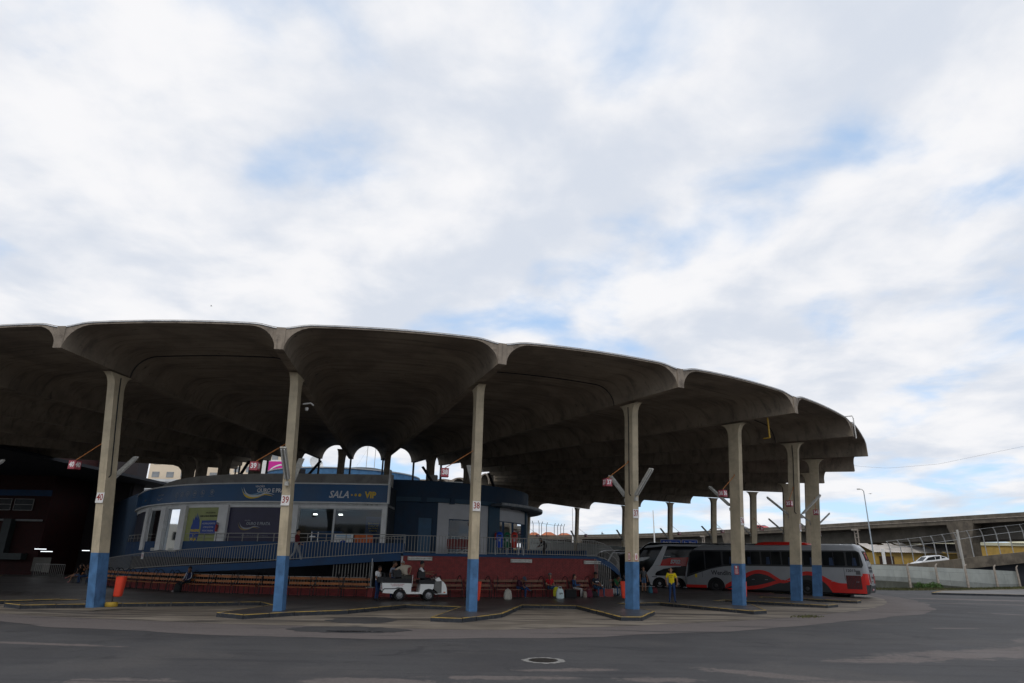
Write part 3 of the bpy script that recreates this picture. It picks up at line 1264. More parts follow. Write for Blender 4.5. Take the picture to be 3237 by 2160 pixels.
mb = strip(MB(), SHOP, 16.45, 19.28, -.28, -.18, GZ, 5.06)
pos_ = mb.build('poster_panel', M_poster, bld)
mb = strip(MB(), SHOP, 19.99, 23.75, -.28, -.18, GZ, 5.06)
mb.build('violet_panel', M_purple, bld)
strip(MB(), SHOP, 11.0, 16.0, -.75, -.65, GZ, 5.06).build('gap_blackout', M_dark, bld)  # added dark sheet behind the glass, standing in for the dim interior
mb = strip(MB(), SHOP, 2.05, 10.33, -.28, -.18, GZ, 5.06)
mb.build('dark_poster_panel', mat('dark_poster', (.030, .035, .06), .5, .3, 2), bld)


def on_shop(s, z, body, size, m, off=.02, parent=bld, name='lettering', **kw):
    """lettering bent along the shop front"""
    def fn(v):
        q = SHOP.pos(s + v[0], off + .006 - v[1], z + v[2])
        return (q.x, q.y, q.z)
    return lettering(body, size, m, parent, (0, 0, 0), 0, name, fn=fn, **kw)


on_shop(27.2, 5.86, 'SALA', .60, M_txt, shear=.25, bold=.012, xs=.92)
on_shop(29.19, 5.86, 'VIP', .52, M_txtyel, bold=.022, xs=.95)
for i, (s, r) in enumerate(((28.02, .055), (28.26, .075), (28.52, .095))):
    mb = MB()
    mb.poly([SHOP.pos(s + r * cos(t), .032, 5.86 + r * sin(t)) for t in [j / 16 * 2 * pi for j in range(16)]])
    mb.build('dot', M_txtyel, bld)
on_shop(22.98, 6.07, 'OURO E PRATA', .34, M_txt, bold=.012, space=.98, xs=.93)
on_shop(22.05, 6.32, 'VIAÇÃO', .17, M_txt, shear=.1, bold=.004)


def swoosh(s, z, k, m, off=.034, up=0, name='swoosh'):
    """tapering wave that sweeps down from the upper left and out to the right"""
    ctrl = [(-.75, .42), (-.60, .12), (-.35, -.10), (.05, -.20), (.55, -.14), (1.05, .02), (1.75, -.12)]
    P = catmull(ctrl, 6)
    mb = MB()
    rows = []
    N = len(P)
    for i, p in enumerate(P):
        w = .07 * k * math.sin(pi * min(1, (i + .3) / N * 1.05)) ** .6
        q = SHOP.pos(s + p.x * k, off, z + p.y * k + up)
        rows.append([q + Vector((0, 0, -w)), q + Vector((0, 0, w))])
    mb.grid(rows)
    mb.build(name, m, bld)


swoosh(21.6, 5.90, .9, M_txt, up=.0)
swoosh(21.5, 5.86, .9, M_posteryel, off=.032, up=-.05)
swoosh(21.35, 5.92, .8, M_swoosh, off=.030, up=.02)
on_shop(22.15, 4.05, 'OURO E PRATA', .25, M_txtdim, off=-.17, bold=.008, xs=.92)
on_shop(21.4, 4.24, 'VIAÇÃO', .11, M_txtdim, off=-.17)
swoosh(21.3, 3.88, .62, M_txtdim, off=-.165)
swoosh(21.2, 3.85, .62, mat('dull_gold_swoosh', (.30, .22, .05), .5, .1, 4), off=-.167, up=-.03)
on_shop(22.0, 3.33, 'OURO E PRATA EM BUSCA DO MELHOR', .10, M_txtdim, off=-.17)
# round service symbols along the left half of the fascia
for i, s in enumerate((15.18, 15.75, 16.34, 17.03, 17.74, 18.53)):
    z = 5.90 + .022 * i
    mb = MB()
    ro, ri = .17, .145
    rows = [[SHOP.pos(s + r * cos(t), .028, z + r * sin(t)) for t in [j / 20 * 2 * pi for j in range(20)]] for r in (ri, ro)]
    mb.grid(rows, close=True)
    if i == 0:
        mb.poly([SHOP.pos(s + a, .028, z + b) for a, b in ((-.02, -.10), (.02, -.10), (.03, .10), (-.03, .10))])
    elif i == 1:
        mb.poly([SHOP.pos(s + a, .028, z + b) for a, b in ((-.05, -.09), (.06, -.06), (.02, .10), (-.03, .06))])
    elif i == 2:
        for dz in (-.06, .0, .06):
            mb.poly([SHOP.pos(s + a, .028, z + dz + b) for a, b in ((-.09, -.012), (.09, -.012), (.09, .012), (-.09, .012))])
    elif i == 3:
        mb.poly([SHOP.pos(s + a, .028, z + b) for a, b in ((-.09, -.05), (.09, -.05), (.09, .0), (.04, .06), (-.04, .06), (-.09, .0))])
    elif i == 4:
        mb.poly([SHOP.pos(s + a, .028, z + b) for a, b in ((-.08, -.08), (-.01, -.08), (-.01, .09), (-.08, .05))])
        mb.poly([SHOP.pos(s + a, .028, z + b) for a, b in ((.01, -.08), (.07, -.08), (.07, .0), (.01, .0))])
    else:
        for dx in (-.07, -.02, .03):
            mb.poly([SHOP.pos(s + dx + a, .028, z + b) for a, b in ((0, -.08), (.04, -.08), (.04, .09), (0, .09))])
    mb.build('service_symbol', M_txtdim, bld)
    on_shop(s, z - .26, ('LEITO', 'AR', 'TV', 'CONFORTO', 'BEBIDAS', 'BAGAGEM LIVRE')[i], .065, M_txtdim)
on_shop(12.98, 5.98, 'OURO E PRATA', .16, M_txtdim, xs=.8)
swoosh(12.7, 5.75, .45, M_txtdim)
on_shop(8.6, 5.75, 'SALA', .30, mat('dim_blue_lettering', (.05, .16, .30), .5, .1, 4), shear=.25)
on_shop(9.5, 5.78, 'VIP', .26, mat('dim_gold_lettering', (.22, .17, .03), .5, .1, 4))
# poster: blue oval with skyline and lettering, rounded blue box with text
mb = MB()
sk = [(0.0, -1.25), (.28, -1.1), (.40, -.6), (.36, .0), (.30, .2), (.30, .55), (.22, .3), (.16, .75), (.08, .4), (.02, .85), (-.06, .45), (-.14, .65), (-.20, .3), (-.30, .5), (-.32, .1), (-.40, -.1), (-.42, -.7), (-.25, -1.15)]
mb.poly([SHOP.pos(17.35 + a * 1.0, -.172, 3.95 + b * .95) for a, b in sk])
mb.build('poster_emblem', M_posterblue, bld)
on_shop(17.35, 3.62, 'VIAGENS', .21, M_posteryel, off=-.168, bold=.01, xs=.9)
on_shop(17.33, 3.36, 'QUEM', .10, M_txt, off=-.168)
on_shop(17.33, 3.08, 'VIAJA', .21, M_posteryel, off=-.168, bold=.01)
on_shop(18.5, 4.72, 'PROGRAMA', .15, M_txtblk, off=-.172)
on_shop(18.35, 4.52, 'OURO E PRATA FIDELIDADE', .14, M_txtblk, off=-.172, bold=.004, xs=.82)
mb = strip(MB(), SHOP, 17.85, 19.1, -.176, -.165, 3.40, 4.25)
mb.build('poster_text_box', M_posterblue, bld)
for i, t_ in enumerate(('ACUMULE PONTOS', 'E TROQUE POR', 'NOVAS VIAGENS.')):
    on_shop(18.48, 4.05 - .22 * i, t_, .15, M_txt, off=-.160, xs=.8)
on_shop(25.1, 5.27, 'SALA VIP  OURO E PRATA', .13, M_txt, off=-.10, name='lettering')
on_shop(29.3, 5.27, '130 - 131 - 132', .13, M_txtblk, off=-.10)
# things inside and in front of the shop
mb = strip(MB(), SHOP, 24.95, 27.1, -2.6, -2.1, GZ, 3.75, mi=0)
tag(mb.build('counter', mat('blue_shop_counter', (.01, .10, .32), .35, .15, 3), None), 'long blue counter inside the shop behind the glass door', 'counter')
mb = strip(MB(), SHOP, 28.92, 29.92, -.60, -.56, 3.0, 4.60)
rb = mb.build('roller_banner', mat('navy_banner_cloth', (.012, .045, .16), .6, .1, 2), None)
tag(rb, 'navy roller banner with gold lines of text at the right end of the shop window', 'banner')
for i, t_ in enumerate(('BEM-VINDO', 'À SALA VIP', 'DA OURO', 'E PRATA')):
    on_shop(29.42, 4.18 - i * .15, t_, .13, M_txtyel, off=-.548, parent=rb)
for i, s in enumerate((25.1, 26.9)):
    mb = strip(MB(), SHOP, s - .11, s + .11, -2.2, -2.0, 4.74, 4.82)
    o = mb.build('shop_lamp', glow('lit_shop_lamp', (1.0, .97, .9), 6.0), None)
    tag(o, ('small lit ceiling lamp near the left edge of the shop glass', 'small lit ceiling lamp at the middle of the shop glass')[i], 'lamp')
mb = strip(MB(), SHOP, 25.6, 25.95, -.15, -.12, 3.3, 3.36)
strip(mb, SHOP, 26.1, 26.14, -.15, -.10, 2.9, 3.6)
strip(mb, SHOP, 25.7, 25.74, -.15, -.10, 2.9, 3.6)
mb.build('door_handles', M_flash, bld)
mb = strip(MB(), SHOP, 27.28, 28.42, .35, .42, 2.95, 3.50)
ws = mb.build('notice_panel', M_white, None)
tag(ws, 'white notice panel with a blue emblem hung before the shop door', 'notice')
mb = strip(MB(), SHOP, 27.4, 28.3, .425, .435, 3.36, 3.42)
strip(mb, SHOP, 27.4, 28.3, .425, .435, 3.29, 3.32)
mb.build('print_line', M_swoosh, ws)
mb = MB()
mb.poly([SHOP.pos(27.85 + .2 * cos(t), .437, 2.97 + .16 * sin(t)) for t in [i / 12 * pi for i in range(13)]])
mb.build('emblem', M_posterblue, ws)
mb = strip(MB(), SHOP, 28.49, 29.6, .30, .38, 2.95, 3.45)
tag(mb.build('orange_banner', mat('orange_vinyl', (.50, .10, .02), .5, .25, 3), None), 'orange vinyl banner beside the white notice in front of the shop', 'banner')
ex = thing('fire_extinguisher', 'red fire extinguisher hung on the white pillar beside the green poster', 'fire extinguisher', SHOP.pos(19.4, .12, 3.55), SHOP.rot(19.4))
mb = MB()
mb.lathe([(0, 0), (.075, .0), (.085, .03), (.085, .36), (.05, .43), (.025, .45), (.025, .5)], 12)
mb.build('body', mat('extinguisher_red', (.30, .02, .02), .35, .1, 5), ex, smooth=40)
mb = MB()
mb.tube([(.0, -.03, .5), (.12, -.03, .52), (.16, -.03, .35), (.12, -.03, .15)], .015, 6)
mb.box((0, 0, .53), (.12, .03, .04))
mb.build('hose', M_black, ex)
mb = strip(MB(), SHOP, 29.0, 30.1, .05, .09, 3.2, 4.9)
for i in range(3):
    pass
o = mb.build('hanging_brackets', M_dark, None)
bpy.data.objects.remove(o)

# dark wall closing the far left of the upper floor, and the void behind
mb = MB()
for a, b in (((-31.0, 56.5), (-41.5, 70.5)),):
    v = Vector((b[0] - a[0], b[1] - a[1], 0))
    mb.bar((*a, 3.7), (*b, 3.7), .3, 7.0)
mb.build('side_wall', mat('navy_side_wall', (.012, .03, .06), .7, .2, 1, world=True), bld)

# brick base below the gallery: recessed mortar wall and bricks that stand proud of it
wall = strip(MB(), BL, 0, BL.len, -.35, -.008, PZ - .02, 2.28).build('brick_wall', M_mortar, bld)
strip(MB(), BL, -0, BL.len, -.40, .03, 2.28, 2.42).build('gallery_edge', M_blue, bld)
BW, BH = .25, .0755
rows_n = int((2.28 - PZ) / BH)
bm_ = MB()
bx, bh = BW - .012, BH - .011
bm_.raw([(-bx / 2, 0, -bh / 2), (bx / 2, 0, -bh / 2), (bx / 2, 0, bh / 2), (-bx / 2, 0, bh / 2), (-bx / 2 + .004, -.010, -bh / 2 + .003), (bx / 2 - .004, -.010, -bh / 2 + .003), (bx / 2 - .004, -.010, bh / 2 - .003), (-bx / 2 + .004, -.010, bh / 2 - .003)],
        [(4, 5, 6, 7), (0, 1, 5, 4), (1, 2, 6, 5), (2, 3, 7, 6), (3, 0, 4, 7)])
brick0 = None
restb = MB()
cnt = 0
for r in range(rows_n - 1, -1, -1):
    z = 2.28 - BH * (rows_n - r - .5)
    q = 0
    s = .02 + (BW / 2 if r % 2 else 0)
    while s < BL.len - .02:
        pr = random.uniform(-.003, .003)
        p = BL.pos(s, -.008 + pr, z)
        a = BL.rot(s)
        if cnt < 300:
            if brick0 is None:
                brick0 = bm_.build('brick', M_brick, wall, loc=p, rotz=a)
            else:
                dup(brick0, 'brick', wall, p, a)
        else:
            M = Matrix.Rotation(a, 3, 'Z')
            restb.raw([M @ Vector(v) + p for v in bm_.v], bm_.f)
        cnt += 1
        s += BW
restb.build('lower_bricks', M_brick, wall)['kind'] = 'stuff'
strip(MB(), BL, 0, BL.len, -5.2, -5.0, PZ, 2.1).build('lower_core_wall', M_dark, bld)
mb = MB()
q0, q1 = SHOP.pos(SHOP.len, -.5, 0), BL.pos(0, -5.1, 0)
mb.bar((q0.x, q0.y, 1.1), (q1.x, q1.y, 1.1), .2, 2.0)
mb.build('lower_link_wall', M_dark, bld)
# end of the brick base and the dark recess beside it
mb = MB()
p0, p1 = BL.pos(BL.len, -.01, 0), BL.pos(BL.len, -7, 0)
mb.bar((p0.x, p0.y, 1.2), (p1.x, p1.y, 1.2), .25, 2.1)
mb.build('end_wall', M_brick, bld)
# left end of the brick base: white jamb and dark passage below the ramp
mb = MB()
j = BL.pos(-0, 0, 0)
p0, p1 = FL.pos(FL.len, -.0, 0), FL.pos(FL.len, -5, 0)
mb.bar((p0.x - .02, p0.y - .02, 1.2), (p1.x, p1.y, 1.2), .1, 2.1)
mb.build('passage_jamb', M_offwhite, bld)

# battens fixed along the brick wall and the upstand
for i, (path, s, off, z, lb) in enumerate(((BL, .95, .05, 2.14, 'twin tube batten at the left end of the brick wall'), (BL, 6.85, .05, 2.10, 'twin tube batten on the brick wall between columns 38 and 37'),
                                           (BL, 11.9, .05, 2.08, 'twin tube batten at the right end of the brick wall'), (FL, 14.5, -2.0, 2.42, 'small lit batten on the navy upstand right of column 40'), (FL, 11.9, -2.0, 2.45, 'small batten on the navy upstand half behind column 40'))):
    t = thing('wall_batten', lb, 'light fitting', path.pos(s, off, z), path.rot(s), 'battens fixed flat to the building')
    L_ = 1.35 if path is BL else .95
    mb = MB()
    mb.box((0, 0, 0), (L_, .05, .20))
    for q in (-.05, .05):
        mb.box((0, -.035, q), (L_ - .06, .03, .06))
    mb.build('tray', M_lamp_tray, t)
    for q in (-.05, .05):
        mb = MB()
        mb.tube([(-L_ / 2 + .06, -.07, q), (L_ / 2 - .06, -.07, q)], .018, 8)
        mb.build('tube_lamp', M_lamp_tube, t, smooth=40)

# ------------------------------------------------------------------ ramp with picket railing
def ramp_z(s):
    return interp([(0, .2), (14.46, 1.24), (24.4, 1.78), (32.8, 2.38), (40, 2.38)], s)


ramp = thing('access_ramp', 'long navy edged ramp climbing from the left to the gallery', 'ramp')
mb = strip(MB(), FL, 2, FL.len, -2.04, -.06, lambda s: ramp_z(s) - .28, lambda s: ramp_z(s) - .10)
mb.build('deck', M_floor, ramp)
mb = strip(MB(), FL, 2, FL.len - .1, -.06, .06, lambda s: ramp_z(s) - .36, lambda s: ramp_z(s))
mb.build('edge_beam', M_blue, ramp)


def picket_rail(name, label, path, s0, s1, off, zf, h=.95, gap=.17, mid=False, grp=None):
    root = thing(name, label, 'railing', group=grp)
    strip(MB(), path, s0, s1, off - .025, off + .025, lambda s: zf(s) + h - .03, lambda s: zf(s) + h, step=.5).build('top_rail', M_rail, root)
    strip(MB(), path, s0, s1, off - .02, off + .02, lambda s: zf(s) + .06, lambda s: zf(s) + .09, step=.5).build('bottom_rail', M_rail, root)
    if mid:
        strip(MB(), path, s0, s1, off - .015, off + .015, lambda s: zf(s) + h * .55, lambda s: zf(s) + h * .55 + .025, step=.5).build('mid_rail', M_rail, root)
    pk = MB()
    pk.box((0, 0, h / 2 + .01), (.024, .018, h - .06))
    p0 = None
    n = int((s1 - s0) / gap)
    for i in range(n + 1):
        s = s0 + (s1 - s0) * i / n
        p = path.pos(s, off, zf(s) + (.0 if True else 0))
        if p0 is None:
            p0 = pk.build('picket', M_rail, root, loc=p, rotz=path.rot(s))
        else:
            dup(p0, 'picket', root, p, path.rot(s))
    return root


picket_rail('ramp_railing', 'grey picket railing climbing along the outer edge of the long ramp', FL, 5.5, FL.len, 0.0, ramp_z)
picket_rail('gallery_railing', 'grey picket railing along the gallery above the brick wall', BL, .1, BL.len, -.06, lambda s: 2.42)
# pickets that close the space below the ramp
root = thing('fence', 'upright pickets filling the wedge below the ramp beside the passage', 'fence')
p0 = None
s = 29.1
while s < 31.45:
    h = ramp_z(s) - .36 - .6
    pk = MB()
    pk.box((0, 0, .6 + h / 2), (.03, .02, h))
    pk.build('picket', M_rail, root, loc=FL.pos(s, -.15, 0), rotz=FL.rot(s))
    s += .17
root2 = thing('plinth_fence', 'low picket fence standing on the brick plinth behind the benches', 'fence')
strip(MB(), FL, 12, 31, -.24, -.20, 1.08, 1.11).build('top_rail', M_rail, root2)
pk = MB()
pk.box((0, 0, .85), (.022, .018, .48))
p0 = None
s = 12.0
while s < 31:
    if p0 is None:
        p0 = pk.build('picket', M_rail, root2, loc=FL.pos(s, -.22, 0), rotz=FL.rot(s))
    else:
        dup(p0, 'picket', root2, FL.pos(s, -.22, 0), FL.rot(s))
    s += .17
# brick pier by the passage with a thin post
t = thing('brick_pier', 'short red brick pier with a thin pole at the passage below the ramp', 'pier', FL.pos(31.35, .35, PZ), FL.rot(31.35))
mb = MB()
mb.box((0, 0, .23), (.36, .36, .46))
mb.build('pier', M_brick, t)
mb = MB()
mb.box((0, 0, .48), (.40, .40, .04))
mb.build('cap', mat('pier_cap_concrete', (.30, .28, .25), .8, .1, 5), t)
mb = MB()
mb.tube([(0, 0, .5), (0, 0, 1.95)], .025, 6)
mb.build('pole', M_steel, t)
# white no smoking notice tied to the railing
t = thing('railing_notice', 'small white notice with a red prohibition ring tied to the ramp railing', 'notice', FL.pos(14.93, .05, 2.05), FL.rot(14.93))
mb = MB()
mb.box((0, 0, 0), (.27, .01, .42))
mb.build('plate', M_white, t)
mb = MB()
ring = [[(r * cos(a), -.008, .0 + r * sin(a)) for a in [i / 20 * 2 * pi for i in range(20)]] for r in (.07, .095)]
mb.grid(ring, close=True)
mb.bar((-.06, -.009, .06), (.06, -.009, -.06), .004, .022, up=(0, 1, 0))
mb.build('prohibition_ring', M_red, t)
mb = MB()
mb.box((0, -.007, .165), (.22, .003, .03))
mb.box((0, -.007, -.15), (.22, .003, .02))
mb.build('print_line', M_txtblk, t)

# ------------------------------------------------------------------ round pavilion at the right end of the gallery
PVX, PVY, PVR = -9.0, 56.0, 10.45
pav = thing('round_pavilion', 'round dark blue pavilion with white panels and a projecting disc canopy', 'pavilion')
M_pblue = mat('dark_blue_pavilion_paint', (.010, .035, .075), .6, .15, 1.2, world=True)
M_pblue2 = mat('slate_blue_beam_paint', (.035, .08, .125), .6, .12, 1.2, world=True)
M_pwhite = mat('pavilion_white_panel', (.56, .56, .57), .6, .05, 1.5)
M_door = mat('slate_blue_door', (.045, .11, .19), .5, .1, 2)


def pv(r, deg, z):
    return Vector((PVX + r * cos(rad(deg)), PVY + r * sin(rad(deg)), z))


def arc(mb, r0, r1, d0, d1, z0, z1, mi=0, step=3.0):
    n = max(1, math.ceil((d1 - d0) / step))
    rows = []
    for i in range(n + 1):
        d = d0 + (d1 - d0) * i / n
        rows.append([pv(r0, d, z0), pv(r1, d, z0), pv(r1, d, z1), pv(r0, d, z1)])
    mb.grid(rows, mi, close=True)
    mb.poly(rows[0], mi)
    mb.poly(rows[-1], mi)
    return mb


arc(MB(), 9.9, 10.6, -130, 150, 6.15, 7.30).build('fascia', M_pblue, pav)
arc(MB(), 10.2, 10.66, -130, 150, 5.86, 6.15).build('ring_beam', M_pblue2, pav)
for d in range(-84, 40, 11):
    arc(MB(), 10.5, 10.72, d - .9, d + .9, 5.80, 6.18).build('beam_end', M_pblue, pav)
arc(MB(), 0.0, 10.2, -130, 150, 6.9, 7.0).build('flat_roof', M_dark, pav)
arc(MB(), 10.6, 11.76, -44, 120, 5.84, 6.02).build('disc_canopy', mat('canopy_disc_paint', (.10, .12, .14), .6, .2, 2, dirt=(.35, .36, .37), dirt_amt=.6, dirt_scale=1.2), pav)
arc(MB(), 11.72, 11.80, -44, 120, 5.90, 6.06).build('canopy_rim', mat('worn_grey_rim', (.30, .31, .32), .5, .3, 3), pav)
arc(MB(), 10.2, 10.45, -130, -74.5, GZ, 5.86).build('dark_wall', M_pblue, pav)
arc(MB(), 10.25, 10.40, -74.4, -69.3, GZ, 4.8).build('door', M_door, pav)
arc(MB(), 10.2, 10.45, -74.5, -69.2, 4.8, 5.86).build('wall_above_door', M_pblue, pav)
arc(MB(), 10.2, 10.45, -69.2, -67.2, GZ, 5.86).build('door_post', M_pblue, pav)
arc(MB(), 10.2, 10.45, -67.2, -62.6, GZ, 5.86).build('white_wall', M_pwhite, pav)
arc(MB(), 10.2, 10.45, -62.6, -48.3, 4.8, 5.86).build('white_wall', M_pwhite, pav)
arc(MB(), 10.2, 10.45, -48.3, -44.4, GZ, 5.86).build('white_wall', M_pwhite, pav)
arc(MB(), 10.1, 10.6, -44.4, -38.3, GZ, 5.86).build('pier', M_pblue2, pav)
arc(MB(), 10.2, 10.42, -38.3, -10.0, 4.88, 5.84).build('white_panel', M_pwhite, pav)
arc(MB(), 10.1, 10.55, -9.9, -3.0, GZ, 5.86).build('end_pier', M_pblue2, pav)
arc(MB(), 10.2, 10.45, -3, 30, GZ, 5.86).build('side_wall', M_pblue, pav)
for (d0, d1, z0, z1) in ((-62.6, -48.3, GZ, 4.8), (-38.3, -33.7, GZ, 4.88), (-33.7, -25.7, GZ, 4.88), (-25.7, -10.0, GZ, 4.88)):
    mb = MB()
    n = max(2, int((d1 - d0) / 4))
    mb.grid([[pv(10.3, d0 + (d1 - d0) * i / n, z) for i in range(n + 1)] for z in (z0, z1)])
    w = mb.build('window', glass('pavilion_glass', (.45, .52, .54), .96), pav)
    f = MB()
    for d in (d0 + .3, d1 - .3):
        f.bar(pv(10.32, d, z0), pv(10.32, d, z1), .07, .07)
    f.bar(pv(10.32, d0, z1 - .03), pv(10.32, (d0 + d1) / 2, z1 - .03), .06, .06)
    f.bar(pv(10.32, (d0 + d1) / 2, z1 - .03), pv(10.32, d1, z1 - .03), .06, .06)
    if d0 > -40:
        f.bar(pv(10.32, d0, 4.0), pv(10.32, (d0 + d1) / 2, 4.0), .05, .05)
        f.bar(pv(10.32, (d0 + d1) / 2, 4.0), pv(10.32, d1, 4.0), .05, .05)
    f.build('frame', mat('blue_window_frame', (.02, .06, .13), .5, .1, 3), w)
arc(MB(), 8.0, 8.2, -80, -40, GZ, 5.86).build('inner_wall', M_dark, pav)
arc(MB(), 3.0, 3.2, -130, 150, GZ, 6.9).build('core_wall', mat('pavilion_core', (.07, .08, .09), .8, .2, 1), pav)

# litter bins on a frame, bench and extinguisher on the gallery
t = thing('bin_stand', 'white stand carrying three coloured recycling bins on the gallery', 'stand', (-.1, 43.2, GZ), rad(2))
mb = MB()
for x in (-.72, .0, .72):
    mb.tube([(x, 0, 0), (x, 0, .9)], .03, 8)
mb.tube([(-.75, 0, .5), (.75, 0, .5)], .03, 8)
mb.tube([(-.75, 0, .9), (.75, 0, .9), (.95, 0, .75), (1.05, 0, .3), (1.05, 0, 0)], .03, 8)
mb.build('stand', M_steel, t)
for i, (x, nm, c) in enumerate(((-.48, 'blue', (.01, .06, .42)), (0, 'green', (.01, .12, .06)), (.46, 'red', (.45, .03, .02)))):
    b_ = thing('recycling_bin', nm + ' rounded recycling bin with a flap lid on the white gallery stand', 'litter bin', (-.1 + x, 43.1, GZ + .48), rad(2), 'recycling bins on the gallery')
    mc = mat('%s_bin_plastic' % nm, c, .35, .08, 3)
    mb = MB()
    n = 16
    rows = []
    for (sx, sy, z) in ((.15, .12, 0), (.18, .14, .06), (.20, .16, .45), (.215, .175, .62), (.215, .175, .70), (.20, .165, .82), (.15, .12, .92), (.06, .05, .96)):
        rows.append([(sx * (abs(cos(a)) ** .6) * (1 if cos(a) > 0 else -1), sy * (abs(sin(a)) ** .6) * (1 if sin(a) > 0 else -1), z) for a in [j / n * 2 * pi for j in range(n)]])
    mb.grid(rows, close=True)
    mb.poly(rows[0])
    mb.poly(rows[-1])
    mb.build('body', mc, b_, smooth=50)
    mb = MB()
    mb.box((0, -.17, .72), (.22, .03, .10))
    mb.build('mouth', M_black, b_)
    mb = MB()
    mb.box((0, -.168, .45), (.12, .01, .14))
    mb.build('sticker', M_txtdim, b_)
ex = thing('fire_extinguisher', 'red fire extinguisher on the blue pier left of the recycling bins', 'fire extinguisher', pv(10.75, -41.5, 3.55), rad(48))
mb = MB()
mb.lathe([(0, 0), (.075, .0), (.085, .03), (.085, .36), (.05, .43), (.025, .45), (.025, .5)], 12)
mb.build('body', MATS['extinguisher_red'], ex, smooth=40)
mb = MB()
mb.box((0, 0, .53), (.12, .03, .04))
mb.build('valve', M_black, ex)
t = thing('gallery_bench', 'dark red bench with a high back on the gallery before the dark window', 'bench', (-3.0, 44.6, GZ), rad(8))
mb = MB()
mb.box((0, 0, .42), (2.1, .45, .08))
mb.build('seat', mat('dark_red_vinyl', (.16, .02, .018), .5, .2, 4), t)
mb = MB()
mb.box((0, .24, .75), (2.1, .07, .5))
mb.build('backrest', MATS['dark_red_vinyl'], t)
for x in (-.95, .95):
    mb = MB()
    mb.box((x, 0, .19), (.06, .4, .38))
    mb.build('leg', M_dkmetal, t)
# ------------------------------------------------------------------ roof drum, antennas and dishes behind the parapet
M_drum = mat('worn_sky_blue_paint', (.085, .22, .42), .7, .14, 2.5, .1, dirt=(.04, .11, .22), dirt_amt=.6, dirt_scale=2.2, streak=.3)
drum = thing('roof_drum', 'low round sky blue drum rising behind the grey parapet', 'roof drum', (-15.8, 63.0, 0))
mb = MB()
mb.lathe([(7.1, 6.0), (7.1, 9.36)], 64)
mb.build('wall', M_drum, drum, smooth=40)
mb = MB()
mb.lathe([(7.0, 9.35), (7.16, 9.36), (7.16, 9.46), (0, 9.5)], 64)
mb.build('coping', mat('pale_coping', (.45, .48, .50), .7, .12, 3), drum, smooth=30)
mb = MB()
mb.box((-2.4, -6.75, 9.0), (1.9, .6, .5), rz=rad(14))
mb.build('vent_opening', M_dark, drum)
disc = tag(MB().lathe([(0, 9.75), (2.2, 9.78), (2.75, 9.95), (2.75, 10.08), (1.5, 10.35), (0, 10.42)], 40).build('roof_disc', mat('dark_bitumen', (.03, .035, .035), .7, .2, 3), None, smooth=40, loc=(-13.45, 60.6, -.45)), 'flat dark saucer shaped disc above the blue roof drum', 'roof disc')
for i, (x, h, lb) in enumerate(((-13.3, 12.9, 'thin antenna mast with a comb aerial, left of the pair on the dark disc'), (-12.55, 13.0, 'thin antenna mast with a comb aerial, right of the pair on the dark disc'))):
    t = thing('antenna_mast', lb, 'antenna', (x, 60.4, 9.6), 0, 'antenna masts on the drum')
    mb = MB()
    mb.tube([(0, 0, -.4), (.03, 0, h - 9.6)], .028, 6)
    mb.build('mast', M_steel, t)
    mb = MB()
    zt = h - 9.75
    mb.tube([(-.75, -.1, zt), (.75, .1, zt - .04)], .02, 6)
    mb.build('boom', M_steel, t)
    mb = MB()
    for q in range(6):
        xx = -.65 + q * .26
        mb.tube([(xx - .05, -.1, zt - .28), (xx + .02, .0, zt + .16)], .012, 5)
    o = mb.build('aerial_rods', M_steel, t)
    mb = MB()
    mb.tube([(.02, 0, zt - 1.0), (1.4 if i else -1.2, .6, .3)], .006, 4)
    mb.build('guy_wire', M_steel, t)


def dish(loc, rz, r, lb, face, txt=None):
    t = thing('satellite_dish', lb, 'satellite dish', loc, rz, 'satellite dishes on the roof')
    mb = MB()
    tilt = Matrix.Rotation(rad(62), 3, 'X')
    prof = [(0, 0), (r * .35, .02 * r), (r * .7, .09 * r), (r, .2 * r), (r * 1.01, .17 * r), (r * .7, .05 * r), (0, -.04 * r)]
    mb.lathe(prof, 24, (0, 0, 1.0), M=tilt)
    d = mb.build('reflector', face, t, smooth=50)
    mb = MB()
    mb.tube([(0, 0, .95), (.0, .05, .3)], .03, 6)
    mb.build('stem', M_steel, t)
    for a in (20, 140, 260):
        mb = MB()
        mb.tube([(0, .05, .55), (.45 * cos(rad(a)), .45 * sin(rad(a)), -.05)], .022, 6)
        mb.build('strut', M_steel, t)
    mb = MB()
    mb.tube([(0, -.1, 1.0 - r * .8), (0, -r * 1.05, 1.05)], .016, 6)
    mb.box((0, -r * 1.08, 1.08), (.10, .12, .10))
    mb.build('feed_arm', M_steel, t)
    if txt:
        lettering(txt, .30, M_red, d, (0, -.12, 1.05), 0, 'lettering', bold=.01)
    return t


dish((-19.6, 58.2, 8.75), rad(-60), .62, 'pale dish with red letters, leftmost of the dishes on the drum', M_offwhite, 'SKY')
dish((-18.8, 58.4, 8.6), rad(70), .50, 'grey dish turned away, between the other two dishes', M_lamp_tray)
dish((-17.2, 57.8, 8.9), rad(55), .72, 'larger white dish with a feed arm to the right, on struts', M_white)
t = thing('ball_pole', 'thin pole carrying a white ball shaped dish above the roof dishes', 'antenna', (-17.1, 58.6, 9.2))
mb = MB()
mb.tube([(0, 0, 0), (0, 0, 4.2)], .045, 6)
mb.build('pole', M_steel, t)
mb = MB()
mb.lathe([(.0, -.45), (.2, -.40), (.36, -.25), (.44, 0), (.36, .25), (.2, .40), (0, .45)], 20, (-.48, -.1, 2.35))
mb.build('ball', M_white, t, smooth=60)
t = thing('air_conditioner', 'grey box of a cooling unit on the flat roof right of the 38 sign', 'cooling unit', (-5.6, 48.0, 7.0))
mb = MB()
mb.box((0, 0, .55), (.62, .6, .75))
mb.build('casing', M_lamp_tray, t)
mb = MB()
